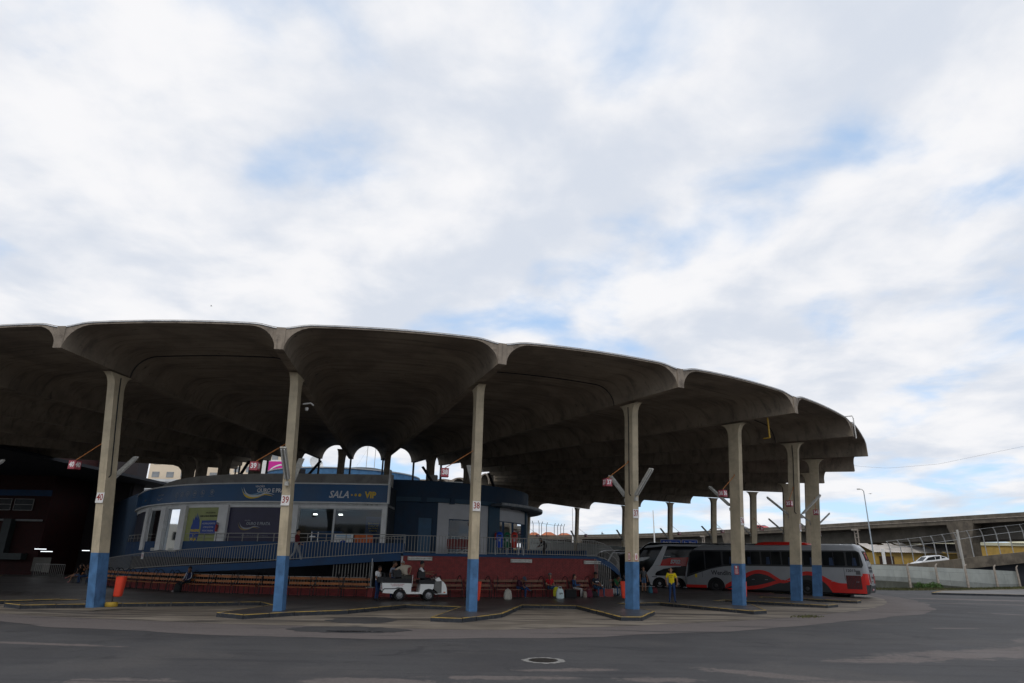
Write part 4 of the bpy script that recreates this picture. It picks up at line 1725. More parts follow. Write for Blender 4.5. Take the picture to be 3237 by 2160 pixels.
mb.box((0, 0, .08), (.7, .7, .2))
mb.build('base', M_dark, t)
mb = MB()
mb.lathe([(5.2, 7.0), (5.2, 7.5), (4.6, 8.05), (2.5, 8.55), (0, 8.7)], 40)
tag(mb.build('dark_dome', mat('dark_roof_dome', (.04, .05, .05), .7, .2, 2), None, smooth=40, loc=(-5.0, 58.5, -.15)), 'low dark dome edge behind the cooling unit on the pavilion roof', 'dome')
t = thing('white_pipe', 'white vent pipe with a bent top behind column 38', 'pipe', (-2.3, 50.5, 6.95))
mb = MB()
mb.tube([(0, 0, 0), (0, 0, 1.5), (.08, 0, 1.65), (.25, 0, 1.70)], .09, 10)
mb.build('pipe', M_white, t, smooth=50)
# tilted dark battens of the inner columns
for i, k in enumerate((41, 39.55, 37.1, 35.6)):
    p = inn(k, 17.6, 0)
    z0 = 7.25 if k > 38 else 7.15
    t = thing('inner_batten', 'dark tilted batten on the roof edge, number %s from the left' % ('one two three four'.split()[i]), 'light fitting', (p.x, p.y, z0), th(k), 'dark battens along the roof edge')
    lean = -1 if k > 38 else 1
    mb = MB()
    mb.bar((0, 0, .2), (.3, lean * -.95, 1.25), .2, .09)
    mb.build('tray', M_dkmetal, t)
    mb = MB()
    mb.tube([(0, 0, -.35), (0, 0, .3)], .03, 6)
    mb.box((0, 0, -.3), (.18, .22, .2))
    mb.build('bracket', M_dkmetal, t)

# details on the canopy edge
t = thing('yellow_bracket', 'yellow pipe bracket hanging under the beam beside column 36', 'bracket', at(36, 39.2, 9.28), th(36))
mb = MB()
mb.tube([(0, 0, .1), (0, 0, -.95)], .04, 6)
mb.tube([(0, 0, -.95), (-.35, 0, -.95)], .03, 6)
mb.build('pipe', mat('yellow_pipe_paint', (.5, .30, .03), .6, .2, 5), t)
t = thing('drain_pipe', 'bent white pipe hooked over the canopy edge at the far right tip', 'pipe', at(35, 40.8, 9.0), th(35))
mb = MB()
mb.tube([(-.7, 0, 1.62), (.06, 0, 1.60), (.10, 0, 1.45), (.10, 0, .25)], .035, 6)
mb.build('pipe', M_offwhite, t, smooth=50)
t = thing('security_camera', 'small white dome camera on an arm behind column 39', 'camera', at(39, 36.7, 8.0), th(39))
mb = MB()
mb.tube([(0, .1, .25), (.0, .42, .3), (0, .55, .2)], .035, 8)
mb.build('arm', M_white, t, smooth=50)
mb = MB()
mb.lathe([(0, -.09), (.045, -.08), (.07, -.03), (.07, .04), (.03, .06)], 14, (0, .28, .05))
mb.build('dome', M_white, t, smooth=50)
# stickers on columns 37 and 36
def sticker(k, face, z, w, h, lb, m, fn):
    t = th(k)
    hy = .19
    c = at(k, R0, PZ) + Vector((-sin(t), cos(t), 0)) * ((SHEAR[k][0] + (SHEAR[k][1] - SHEAR[k][0]) * z / 9.0))
    if face == 'out':
        p = c + Vector((cos(t), sin(t), 0)) * (.304 + LEAN * z)
        r = t + rad(90)
    else:
        p = c + Vector((cos(t), sin(t), 0)) * (LEAN * z + face) + Vector((sin(t), -cos(t), 0)) * .172
        r = t
    p.z = PZ + z
    root = thing('sticker', lb, 'sticker', p, r, 'safety stickers on the columns')
    mb = MB()
    mb.box((0, 0, 0), (w, .006, h))
    mb.build('plate', m, root)
    fn(root)
    return root


def fire_sticker(root):
    mb = MB()
    mb.box((0, -.004, 0), (.13, .004, .28))
    mb.build('inner_border', M_white, root)
    mb = MB()
    mb.prism([(-.03, -.11), (.03, -.11), (.03, .05), (.012, .10), (-.012, .10), (-.03, .05)], 0, .004)
    mb.v = [(x, -.012 + z, y) for x, y, z in mb.v]
    mb.build('extinguisher_symbol', M_red, root)


sticker(37, .02, 2.22, .17, .34, 'red fire extinguisher sticker on the dark left face of column 37', M_red, fire_sticker)
sticker(37, 'out', 2.22, .17, .34, 'red fire extinguisher sticker on the bright right face of column 37', mat('pale_red_vinyl', (.55, .22, .17), .5, .1, 4), fire_sticker)  # paler red than the sticker on the other face


def notice36(root):
    mb = MB()
    mb.lathe([(0.0, 0), (.06, 0), (.06, .004)], 16, M=Matrix.Rotation(rad(90), 3, 'X'))
    mb.v = [(x, y - .006, z + .13) for x, y, z in mb.v]
    mb.build('symbol', M_white, root)
    for i in range(5):
        mb = MB()
        mb.box((0, -.005, .03 - i * .05), (.19 if i % 2 else .16, .003, .018))
        mb.build('print_line', M_digit_w, root)


sticker(36, .0, 1.70, .26, .47, 'red no smoking notice on the blue base of column 36', M_red, notice36)

# ------------------------------------------------------------------ brick wing at the far left
wing = thing('brick_wing', 'dark red brick wing with a band of windows at the far left below the canopy', 'brick wing')
M_wbrick = mat('dark_wing_brick', (.040, .011, .010), .8, .3, 4, .3, dirt=(.016, .008, .008), dirt_amt=.6, dirt_scale=.7, world=True)  # very dark red base with darker patches at random
mb = MB()
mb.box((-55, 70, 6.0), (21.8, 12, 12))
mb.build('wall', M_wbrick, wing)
mb = MB()
for i in range(0, 95):
    z = .3 + i * .1
    mb.box((-50, 63.975, z), (11.6, .05, .012))
o = mb.build('brick_courses', mat('dark_wing_mortar', (.045, .02, .018), .9, .2, 4), wing)
o['kind'] = 'stuff'
mb = MB()
mb.box((-50, 63.93, 7.55), (11.8, .14, .55))
mb.build('navy_band', M_blue, wing)
for i in range(5):
    x = -47.4 - i * 2.1
    mb = MB()
    mb.box((x + .9, 63.95, 6.45), (1.8, .10, 1.1))
    w = mb.build('window', mat('dark_window_glass', (.010, .012, .014), .3, .2, 1, spec=.2), wing)
    mb = MB()
    for z in (5.93, 6.45, 6.97):
        mb.box((x + .9, 63.90, z), (1.86, .05, .05))
    for q in (0, 1.8):
        mb.box((x + q, 63.90, 6.45), (.05, .05, 1.1))
    mb.build('frame', M_rail, w)
mb = MB()
mb.tube([(-58, 63.8, 5.05), (-44.3, 63.8, 5.0)], .09, 8)
mb.build('pipe', M_steel, wing)
mb = MB()
mb.box((-47.2, 63.6, 3.4), (.75, .7, 3.4))
mb.box((-46.5, 63.5, 1.75), (3.0, .8, .55))
mb.build('duct', mat('grey_duct', (.03, .038, .038), .5, .2, 2), wing)
mb = MB()
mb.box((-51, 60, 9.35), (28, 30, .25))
mb.build('hall_shade_slab', M_dark, wing)  # unseen slab added to keep daylight off the wing and hall
mb = MB()
mb.box((-42.0, 71.0, 6.0), (4.5, 2, 12))
mb.build('recess_wall', mat('dark_recess_paint', (.028, .022, .024), .8, .2, 1), wing)
mb = MB()
for z in (5.9, 6.35, 6.8):
    mb.box((-41.6, 69.95, z), (2.4, .06, .04))
mb.box((-41.6, 69.96, 6.35), (2.4, .04, .9))
mb.build('recess_window', M_dkmetal, wing)
mb = MB()
mb.tube([(-40.0, 69.9, 9), (-40.0, 69.9, 4.6), (-40.3, 69.9, 4.4), (-43, 69.9, 4.4)], .07, 6)
mb.build('down_pipe', M_dkmetal, wing)
t = thing('sign_board', 'pale square board leaning by the foot of the brick wing', 'board', (-42.6, 62.6, PZ), rad(8))
mb = MB()
mb.box((0, 0, .95), (1.5, .05, 1.2))
mb.build('panel', mat('pale_board_paint', (.12, .115, .10), .7, .2, 2), t)
for x in (-.6, .6):
    mb = MB()
    mb.box((x, .05, .2), (.06, .06, .4))
    mb.build('leg', M_dkmetal, t)
for i, (x, y, z) in enumerate(((-41.9, 61, 2.42), (-41.3, 61, 2.22), (-37.2, 60, 2.35), (-35.6, 60.2, 2.36))):
    mb = MB()
    mb.box((0, 0, 0), (1.0 if i < 2 else .6, .12, .06))
    o = mb.build('ceiling_tube', glow('lit_white_tube', (.9, .96, 1), 1.6), None, loc=(x, y, z))
    tag(o, ('lit white tube in the dark hall left of column 40, upper of the first pair', 'lit white tube in the dark hall left of column 40, lower of the first pair', 'lit white tube in the dark hall close to column 40, left one', 'lit white tube in the dark hall close to column 40, right one')[i], 'lamp', 'lit tubes in the dark hall')
# low fence and gate posts by the hall
t = thing('hall_fence', 'low dim railing closing the hall beside the brick wing', 'railing', (-38.9, 58.3, PZ), rad(-28))
mb = MB()
mb.tube([(-2.2, 0, 1.05), (2.2, 0, 1.05)], .025, 6)
mb.build('top_rail', M_rail, t)
p0 = None
for i in range(17):
    mb = MB()
    if p0 is None:
        mb.box((0, 0, .52), (.025, .025, 1.04))
        p0 = mb.build('picket', M_rail, t, loc=(-2.2, 0, 0))
    else:
        dup(p0, 'picket', t, (-2.2 + i * .275, 0, 0))
mb = MB()
mb.box((-.6, .02, .75), (1.0, .03, .75))
mb.build('notice', mat('dim_notice_board', (.16, .15, .13), .7, .25, 4), t)

# ------------------------------------------------------------------ benches
M_wood = mat('orange_brown_slats', (.30, .105, .030), .55, .3, 4, .1, dirt=(.12, .05, .02), dirt_amt=.5, dirt_scale=3)
M_wood2 = mat('worn_red_brown_slats', (.17, .075, .045), .6, .3, 4, .1, dirt=(.25, .18, .12), dirt_amt=.5, dirt_scale=3)
M_bsteel = mat('black_bench_steel', (.015, .015, .017), .45, .2, 6, metal=.3)


def make_bench(wood, label, group, L_=1.45):
    t = thing('bench', label, 'bench', (0, 0, 0), 0, group)
    for i, y in enumerate((-.10, -.24, -.38)):
        mb = MB()
        mb.box((0, y, .43), (L_, .12, .03))
        mb.build('seat_slat', wood, t)
    for z, y in ((.62, .045), (.87, .085)):
        mb = MB()
        mb.box((0, y, z), (L_, .03, .13), rot=Matrix.Rotation(rad(-9), 3, 'X'))
        mb.build('back_slat', wood, t)
    for x in (-L_ / 2 + .04, 0, L_ / 2 - .04):
        mb = MB()
        mb.tube([(x, .02, 0), (x, .02, .45), (x, .12, .95)], .02, 6)
        mb.tube([(x, -.40, 0), (x, -.40, .41), (x, .02, .41)], .02, 6)
        mb.build('leg_frame', M_bsteel, t)
    for x, s in ((-L_ / 2 + .06, 1), (L_ / 2 - .06, -1)):
        mb = MB()
        P = [(x - .06 * s, -.42, .42)] + [(x + s * (.02 + .10 * (1 - cos(q))), -.36 + .50 * (1 - cos(q)) / 2, .42 + .72 * sin(q)) for q in (rad(30), rad(55), rad(75), rad(95), rad(115))] + [(x + .26 * s, .14, .80), (x + .29 * s, .10, .45)]
        mb.tube(P, .019, 6)
        mb.build('arm_hoop', M_bsteel, t, smooth=50)
    return t


LBL = 'slatted bench before the ramp, %s from the left of the long row'
NUM = 'first second third fourth fifth sixth seventh eighth ninth tenth eleventh twelfth thirteenth fourteenth fifteenth'.split()
bench0 = None
s = 9.2
i = 0
while s < 30.9:
    p = FL.pos(s, .28, PZ)
    lb = 'orange brown ' + LBL % NUM[i] if i < len(NUM) else 'orange brown slatted bench'
    if bench0 is None:
        bench0 = make_bench(M_wood, lb, 'orange brown benches before the ramp')
        b = bench0
    else:
        b = copy_tree(bench0)
    b.location = p
    b.rotation_euler = (0, 0, FL.rot(s))
    b['label'] = lb
    i += 1
    s += 1.53
benchr = None
for i, s in enumerate((1.0, 2.6, 4.2, 5.85, 7.45, 9.05, 10.7)):
    lb = 'worn red brown bench against the brick wall, %s from the left' % NUM[i]
    if benchr is None:
        benchr = make_bench(M_wood2, lb, 'worn benches against the brick wall')
        b = benchr
    else:
        b = copy_tree(benchr)
    b.location = BL.pos(s, .24, PZ)
    b.rotation_euler = (0, 0, BL.rot(s))
    b['label'] = lb
b = copy_tree(benchr)
b.location = (7.1, 44.0, PZ)
b.rotation_euler = (0, 0, rad(30))
b['label'] = 'worn bench beyond the brick wall, left of column 37'
for q in range(3):
    s = -.0
b = copy_tree(bench0)
b.location = (-30.6, 49.4, PZ)
b.rotation_euler = (0, 0, rad(-52))
b['label'] = 'bench far left of column 40 under the seated woman'

# ------------------------------------------------------------------ litter bins on poles
def litter_bin(loc, rz, lb, col, tilt=rad(3)):
    t = thing('litter_bin', lb, 'litter bin', loc, rz, 'orange litter bins on poles')
    t.scale = (.72, .72, .86)
    mb = MB()
    mb.lathe([(0, 0), (.30, 0), (.32, .04), (.32, .15), (.29, .19), (.0, .19)], 24)
    mb.build('tyre_base', mat('yellow_painted_tyre', (.38, .25, .03), .6, .15, 4), t, smooth=40)
    mb = MB()
    mb.tube([(0, 0, .18), (.02, 0, 1.5)], .03, 8)
    mb.build('pole', M_dkmetal, t)
    n = 20
    mb = MB()
    rows = []
    for (sx, sy, z) in ((.13, .12, .42), (.19, .17, .45), (.21, .19, .55), (.235, .215, 1.05), (.245, .225, 1.25), (.25, .23, 1.30), (.235, .215, 1.30), (.22, .20, 1.1)):
        rows.append([(.30 + (z - .9) * .04 + sx * abs(cos(a)) ** .55 * (1 if cos(a) > 0 else -1), -.06 + sy * abs(sin(a)) ** .55 * (1 if sin(a) > 0 else -1), z) for a in [j / n * 2 * pi for j in range(n)]])
    mb.grid(rows, close=True)
    mb.poly(rows[0])
    mb.build('bucket', col, t, smooth=45)
    mb = MB()
    mb.box((.05, 0, 1.15), (.12, .06, .05))
    mb.box((.05, 0, .75), (.12, .06, .05))
    mb.build('bracket', M_dkmetal, t)
    return t


M_obin = mat('orange_red_bin_plastic', (.66, .060, .028), .4, .08, 3)
litter_bin((-15.62, 27.55, PZ), 0, 'orange red litter bin on a pole with a yellow base right of column 40', M_obin)
litter_bin((-1.50, 28.75, PZ), rad(-8), 'orange red litter bin half hidden behind column 38', M_obin)
litter_bin((5.72, 32.6, PZ), rad(165), 'orange red litter bin peeking out left of column 37', M_obin)
litter_bin((12.0, 35.75, PZ), rad(30), 'litter bin with a yellow base hidden behind column 36', M_obin)

# ------------------------------------------------------------------ curved ramp going down at the right end of the gallery
RP = Path(catmull([BL.pos(BL.len, 0, 0).xy, (5.9, 42.3), (6.9, 43.6), (7.35, 45.3), (7.2, 47.2), (6.2, 49.0), (4.6, 50.2)], 10))


def rp_z(s):
    return interp([(0, 2.40), (1.0, 2.15), (3.0, 1.45), (6.0, .75), (9.5, .2), (12, .15)], s)


rr_ = thing('curved_ramp', 'short curved navy ramp winding down from the right end of the gallery', 'ramp')
strip(MB(), RP, 0, RP.len, -.06, .06, lambda s: rp_z(s) - .34, lambda s: rp_z(s)).build('edge_beam', M_blue, rr_)
strip(MB(), RP, 0, RP.len, -1.7, -.06, lambda s: max(.16, rp_z(s) - .28), lambda s: max(.2, rp_z(s) - .1)).build('deck', M_floor, rr_)
picket_rail('curved_railing', 'dark curved picket railing of the short ramp behind column 37', RP, 0.05, RP.len, 0, rp_z, gap=.14, mid=True)
mb = MB()
A_ = [(2.6, 49.5), (4.2, 49.2), (5.2, 47.6), (5.3, 45.4)]
TP = Path(catmull([(-.5, 50.6), (1.5, 50.4), (3.2, 49.9), (4.6, 48.8), (5.4, 47.2)], 8))
strip(MB(), TP, 0, TP.len, -.06, .06, 2.2, 2.85).build('terrace_upstand', M_blue, rr_)
picket_rail('terrace_railing', 'far picket railing on the dark upstand behind the gallery', TP, .05, TP.len, 0, lambda s: 2.83, h=.55, gap=.2)
mb = MB()
mb.prism([BL.pos(BL.len, 0, 0).xy, (5.9, 42.4), (6.0, 46), (5.2, 48), (3, 50), (0, 50.6), (-1, 46)], 2.1, 2.39)
mb.build('landing', M_floor, rr_)
rt = thing('stair_fence', 'pickets on a low brick plinth below the curved ramp', 'fence')
mb = MB()
mb.bar((5.25, 41.75, .36), (6.35, 42.2, .36), .3, .42)
mb.build('brick_plinth', M_brick, rt)
for i in range(9):
    t_ = i / 8
    mb = MB()
    h = 1.75 - .5 * t_
    mb.box((0, 0, h / 2), (.03, .03, h))
    mb.build('picket', M_rail, rt, loc=(5.3 + 1.0 * t_, 41.78 + .42 * t_, .56))
mb = MB()
mb.bar((4.9, 42.6, 1.1), (6.6, 45.5, 1.1), .2, 1.9)
mb.build('stair_wall', M_dark, rt)

# ------------------------------------------------------------------ vehicles
M_silver = mat('silver_bus_paint', (.33, .34, .355), .36, .05, 1.5, metal=.1, coat=.3)
M_busred = mat('red_bus_paint', (.62, .025, .018), .35, .06, 2, coat=.3)
M_busblk = mat('charcoal_bus_paint', (.028, .030, .033), .35, .1, 2, coat=.3)
M_busglass = mat('tinted_bus_glass', (.008, .010, .012), .09, .2, 1, spec=.22)
M_buswhite = mat('white_bus_paint', (.60, .61, .62), .35, .04, 2, coat=.3)
M_rubber = mat('tyre_rubber', (.014, .014, .014), .8, .2, 8)
M_rim = mat('grey_wheel_rim', (.30, .30, .31), .4, .15, 6, metal=.6)
M_darkrim = mat('dark_wheel_rim', (.07, .07, .072), .5, .2, 6, metal=.4)
M_under = mat('black_underbody', (.012, .012, .013), .7, .2, 4)
M_tail = mat('red_tail_lens', (.35, .01, .015), .15, .2, 6)
M_seatfab = mat('blue_seat_cloth', (.03, .05, .10), .8, .2, 5)


def wheel(parent, loc, r, w, rim, holes=8, side=-1):
    t = MB()
    prof = [(r * .60, -w / 2), (r * .92, -w / 2), (r, -w * .32), (r, w * .32), (r * .92, w / 2), (r * .60, w / 2)]
    M = Matrix.Rotation(rad(90), 3, 'X')
    t.lathe(prof, 28, M=M)
    tyre = t.build('wheel', M_rubber, parent, smooth=40, loc=loc)
    m = MB()
    y = side * w * .36
    rows = []
    for rr2, yy in ((r * .62, y * 1.25), (r * .56, y * 1.05), (r * .50, y * .75), (r * .30, y * .95), (r * .22, y * 1.3), (0.001, y * 1.3)):
        rows.append([(rr2 * cos(a), yy, rr2 * sin(a)) for a in [j / 24 * 2 * pi for j in range(24)]])
    m.grid(rows, close=True)
    rm = m.build('rim', rim, tyre, smooth=30)
    h = MB()
    for j in range(holes):
        a = j / holes * 2 * pi
        c = Vector((r * .43 * cos(a), y * 1.0, r * .43 * sin(a)))
        h.poly([c + Vector((r * .055 * cos(b), side * .004, r * .055 * sin(b))) for b in [q / 8 * 2 * pi for q in range(8)]])
    h.build('hand_holes', M_under, tyre)
    return tyre


class Bus:
    """coach body lofted from plan rings; x runs from front to rear, -y is the side that faces the bays"""

    def __init__(self, name, label, loc, rz, W, fx, rx, H, z0, body, rc=.28, roof_r=.34):
        self.root = thing(name, label, 'bus', loc, rz)
        self.W, self.H = W, H
        zs = [z0, z0 + .06] + [z0 + .06 + (H - roof_r - z0 - .06) * i / 8 for i in range(1, 9)]
        hw = [W / 2 - .05, W / 2] + [W / 2] * 8
        for q in (20, 40, 60, 78, 90):
            zs.append(H - roof_r + roof_r * sin(rad(q)))
            hw.append(W / 2 - roof_r * (1 - cos(rad(q))) * 1.25)
        rows = []
        for z, w in zip(zs, hw):
            a, b = fx(z), rx(z)
            ring = []
            n = 6
            for (cx, cy, q0) in ((a + rc, -w + rc, 180), (b - rc, -w + rc, 270), (b - rc, w - rc, 0), (a + rc, w - rc, 90)):
                for i in range(n + 1):
                    t = rad(q0 + 90 * i / n)
                    ring.append((cx + rc * cos(t), cy + rc * sin(t), z))
            rows.append(ring)
        mb = MB()
        mb.grid(rows, close=True)
        mb.poly(rows[0])
        mb.poly(rows[-1])
        self.body = mb.build('body', body, self.root, smooth=35)

    def side(self, name, pts, m, off=.006, th_=.004, parent=None, both=False):
        """flat panel on the bay side; pts are (x, z)"""
        mb = MB()
        y = -self.W / 2 - off
        mb.poly([(x, y, z) for x, z in pts])
        n = len(pts)
        mb.grid([[(x, y, z) for x, z in pts], [(x, y + off + .02, z) for x, z in pts]], close=True)
        return mb.build(name, m, parent or self.root)

    def rear(self, name, pts, m, x, off=.006, parent=None):
        mb = MB()
        mb.poly([(x + off, y, z) for y, z in pts])
        mb.grid([[(x + off, y, z) for y, z in pts], [(x - .05, y, z) for y, z in pts]], close=True)
        return mb.build(name, m, parent or self.root)

    def text(self, s, x, z, size, m, off=.014, **kw):
        return lettering(s, size, m, self.root, (x, -self.W / 2 - off, z), 0, 'lettering', **kw)


def smoothpoly(ctrl, n=8):
    return [(p.x, p.y) for p in catmull(ctrl, n)]


def band(upper, lower):
    return upper + lower[::-1]


def rrect(x0, x1, z0, z1, r=.08, n=4):
    P = []
    for cx, cz, q in ((x1 - r, z1 - r, 0), (x0 + r, z1 - r, 90), (x0 + r, z0 + r, 180), (x1 - r, z0 + r, 270)):
        for i in range(n + 1):
            t = rad(q + 90 * i / n)
            P.append((cx + r * cos(t), cz + r * sin(t)))
    return P


# grey coach with red waves
BW_ = 2.50
ang = rad(-36)
ctr = Vector((16.4, 54.2, 0)) + Vector((-sin(ang), cos(ang), 0)) * (BW_ / 2 - .04) * 1.04
wb = Bus('coach', 'grey coach with red wave graphics and a red roof pod, parked behind three columns', ctr, ang, BW_,
         lambda z: interp([(.2, -2.42), (1.1, -2.45), (1.9, -2.25), (2.8, -1.95), (3.1, -1.6), (3.45, -.9)], z), lambda z: interp([(.2, 9.95), (.9, 10.10), (2.0, 10.05), (3.0, 9.80), (3.4, 9.5)], z), 3.40, .30, M_silver, rc=.34)
wb.root.scale = (1.075, 1.04, 1.05)
wb.side('window_band', [(-2.2, 1.02), (-1.2, 1.38), (-.3, 1.66), (.6, 1.84), (1.5, 1.92), (9.75, 1.92), (9.85, 2.1), (9.72, 2.9), (9.5, 3.02), (-1.55, 3.02), (-1.9, 2.8)], M_busblk, .004)
wx = [(-1.9, -.75), (-.65, .55), (.65, 1.9), (2.0, 3.3), (3.4, 4.7), (4.8, 6.1), (6.2, 7.3), (7.42, 8.78), (8.90, 9.66)]
for i, (a, b) in enumerate(wx):
    zb = (1.30, 1.62, 1.98)[i] if i < 3 else 2.03
    if i == 0:
        P = [(-1.98, 1.28), (-.78, 1.62), (-.78, 2.92), (-1.62, 2.92), (-1.85, 2.75)]
    elif i == 1:
        P = [(-.68, 1.66), (.5, 1.92), (.5, 2.92), (-.68, 2.92)]
    else:
        P = rrect(a, b, zb, 2.92, .07)
    w = wb.side('window', P, M_busglass, .008)
    if i > 2:
        mb = MB()
        mb.box(((a + b) / 2, -BW_ / 2 - .012, 2.47), (.03, .006, .86))
        mb.build('sliding_bar', M_dkmetal, w)
seat = MB()
for x in (1.1, 2.4, 3.7, 5.2, 6.6, 7.8, 9.2):
    seat.poly([(x, -BW_ / 2 - .0095, 2.05), (x + .28, -BW_ / 2 - .0095, 2.05), (x + .24, -BW_ / 2 - .0095, 2.55), (x + .04, -BW_ / 2 - .0095, 2.55)])
o = seat.build('seat_backs', M_seatfab, wb.root)
o['kind'] = 'stuff'
# red and charcoal waves
up = smoothpoly([(.55, .50), (1.2, .86), (2.0, 1.30), (2.6, 1.56), (3.2, 1.66), (3.8, 1.52), (4.3, 1.2), (4.75, .98), (5.3, 1.22), (5.8, 1.50), (6.3, 1.62), (6.8, 1.56), (7.3, 1.36), (7.8, 1.08), (8.3, .92), (8.9, .93), (9.35, 1.08), (9.7, 1.42), (9.85, 1.55)])
lowc = smoothpoly([(.62, .30), (1.2, .55), (2.0, .98), (2.6, 1.30), (3.1, 1.40), (3.7, 1.28), (4.15, 1.02), (4.38, .88), (4.75, .80), (5.3, .98), (5.8, 1.26), (6.3, 1.38), (6.75, 1.30), (7.2, 1.05), (7.55, .72), (7.8, .3)])
wb.side('charcoal_skirt', band(lowc, [(.62, .30), (7.8, .30)]), M_busblk, .005)
wb.side('red_wave', band(up, lowc + [(9.85, .3)]), M_busred, .007)
l1 = smoothpoly([(.8, .30), (1.8, .46), (2.8, .58), (3.6, .76), (4.3, .97), (4.8, 1.02)])
l2 = smoothpoly([(.8, .26), (1.8, .26), (2.8, .34), (3.6, .52), (4.3, .76), (4.9, .90)])
wb.side('lower_wave', band(l1, l2), M_busred, .009)
wb.side('front_skirt', [(-2.28, .30), (-.72, .30), (-.72, .50), (-2.28, .50)], M_busred, .007)
for xw in (0, 6.25):
    arch = [(xw - .64, .30)] + [(xw + .64 * cos(rad(180 - q)), .42 + .66 * sin(rad(q))) for q in range(0, 181, 15)] + [(xw + .64, .30)]
    wb.side('wheel_arch', arch, M_under, .011)
    mb = MB()
    rows = [[(xw + r * cos(rad(q)), -BW_ / 2 - .014, .42 + r * 1.02 * sin(rad(q))) for q in range(0, 181, 12)] for r in (.64, .68)]
    mb.grid(rows)
    mb.build('arch_trim', M_busblk if xw else M_silver, wb.root)
    wheel(wb.root, (xw, -BW_ / 2 + .10, .49), .49, .28, M_darkrim)
    wheel(wb.root, (xw, BW_ / 2 - .16, .49), .49, .28, M_darkrim)
wb.text('Wendling', .52, 1.38, .46, M_txtblk, bold=.006, xs=.92)
wb.text('12013', 9.06, 1.72, .24, M_busblk, bold=.004)
wb.side('fuel_flap', [(9.35, 1.48), (9.62, 1.48), (9.62, 1.74), (9.35, 1.74)], mat('grey_flap', (.10, .10, .105), .5, .1, 3), .010)
gr = wb.side('grille', [(8.72, .56), (9.62, .56), (9.62, 1.42), (8.72, 1.42)], mat('grille_red_dark', (.16, .02, .02), .5, .2, 3), .010)
for i in range(10):
    mb = MB()
    mb.box((8.77 + i * .088, -BW_ / 2 - .018, .99), (.03, .014, .84))
    mb.build('grille_bar', M_busblk, gr)
for x, z in ((-2.0, .95), (-1.1, .95), (2.6, 1.0), (3.5, 1.0), (7.8, 1.02), (9.3, 1.02), (5.0, 1.0)):
    wb.side('reflector', [(x, z - .015), (x + .2, z - .015), (x + .2, z + .015), (x, z + .015)], M_txtdim, .012)
wb.side('door_sticker', [(-1.55, 1.02), (-1.40, 1.02), (-1.40, 1.26), (-1.55, 1.26)], M_posteryel, .010)
for x in (-1.0, 8.65):
    wb.side('panel_gap', [(x, 1.05 if x < 0 else 1.1), (x + .02, 1.05 if x < 0 else 1.1), (x + .02, 1.5 if x < 0 else 1.9), (x, 1.5 if x < 0 else 1.9)], M_busblk, .010)
# roof pod and hatches
mb = MB()
rows = []
for x, h in ((2.95, .02), (3.15, .17), (3.6, .22), (6.0, .22), (6.35, .16), (6.55, .02)):
    rows.append([(x, y, 3.39 + h * k) for y, k in ((-1.0, 0), (-.95, .7), (-.8, 1), (.8, 1), (.95, .7), (1.0, 0))])
mb.grid(rows)
mb.build('roof_pod', M_busred, wb.root, smooth=50)
for x, l in ((7.9, 1.2), (9.0, .6)):
    mb = MB()
    mb.box((x, 0, 3.43), (l, 1.2, .08))
    mb.build('roof_hatch', M_white, wb.root)
# rear: window with emblem, grilles, lettering, lamps, bumper, plate
xr = 10.02
mb = MB()
def rearx(z):
    return interp([(.2, 9.95), (.9, 10.10), (2.0, 10.05), (3.0, 9.80), (3.4, 9.5)], z)
def rear_panel(name, pts, m, off=.012):
    mb = MB()
    front = [(rearx(z) + off, y, z) for y, z in pts]
    back = [(rearx(z) - .05, y, z) for y, z in pts]
    mb.poly(front)
    mb.grid([front, back], close=True)
    return mb.build(name, m, wb.root)
rear_panel('rear_window', [(-.85, 2.30), (-.4, 2.42), (0, 2.36), (.4, 2.42), (.85, 2.30), (.82, 2.98), (-.82, 2.98)], M_busglass)
rear_panel('rear_cap', [(-.88, 3.02), (.88, 3.02), (.84, 3.22), (-.84, 3.22)], mat('dark_rear_cap', (.08, .10, .11), .25, .1, 2))
M_emb = mat('dull_red_emblem', (.42, .05, .04), .5, .1, 3)
for P in ([(-.36, 2.88), (-.26, 2.88), (-.06, 2.44), (-.16, 2.44)], [(-.02, 2.78), (.06, 2.78), (-.06, 2.44), (-.14, 2.44)], [(-.02, 2.78), (.06, 2.78), (.20, 2.44), (.12, 2.44)], [(.36, 2.92), (.27, 2.88), (.12, 2.44), (.20, 2.44)], [(-.36, 2.88), (.36, 2.93), (.34, 2.85), (-.32, 2.81)]):
    rear_panel('emblem_stroke', P, M_emb, .02)
for r_ in range(2):
    for c_ in range(4):
        y0 = -.62 + c_ * .33
        rear_panel('vent', [(y0, 1.62 + r_ * .22), (y0 + .26, 1.62 + r_ * .22), (y0 + .26, 1.79 + r_ * .22), (y0, 1.79 + r_ * .22)], mat('vent_grey', (.05, .055, .06), .5, .1, 3))
lettering('Wendling', .24, M_txtblk, wb.root, (10.115, .05, 1.30), rad(90), 'lettering', bold=.004, xs=.9)
lettering('www.wendling.com.br', .07, M_txtblk, wb.root, (10.115, -.25, 1.06), rad(90), 'lettering')
for sg in (-1, 1):
    P = [(sg * 1.02, 1.55), (sg * .78, 1.50), (sg * .70, 1.2), (sg * .72, .92), (sg * .95, .98), (sg * 1.04, 1.2)]
    rear_panel('tail_lamp', P, M_tail, .018)
rear_panel('rear_bumper', [(-1.08, .32), (1.08, .32), (1.1, .86), (.6, .78), (-.6, .78), (-1.1, .86)], mat('grey_bumper', (.055, .058, .06), .5, .1, 3), .03)
rear_panel('number_plate', [(-.22, .46), (.22, .46), (.22, .59), (-.22, .59)], M_red, .04)
lettering('IOX 1204', .10, M_digit_w, wb.root, (10.085, 0, .525), rad(90), 'lettering')
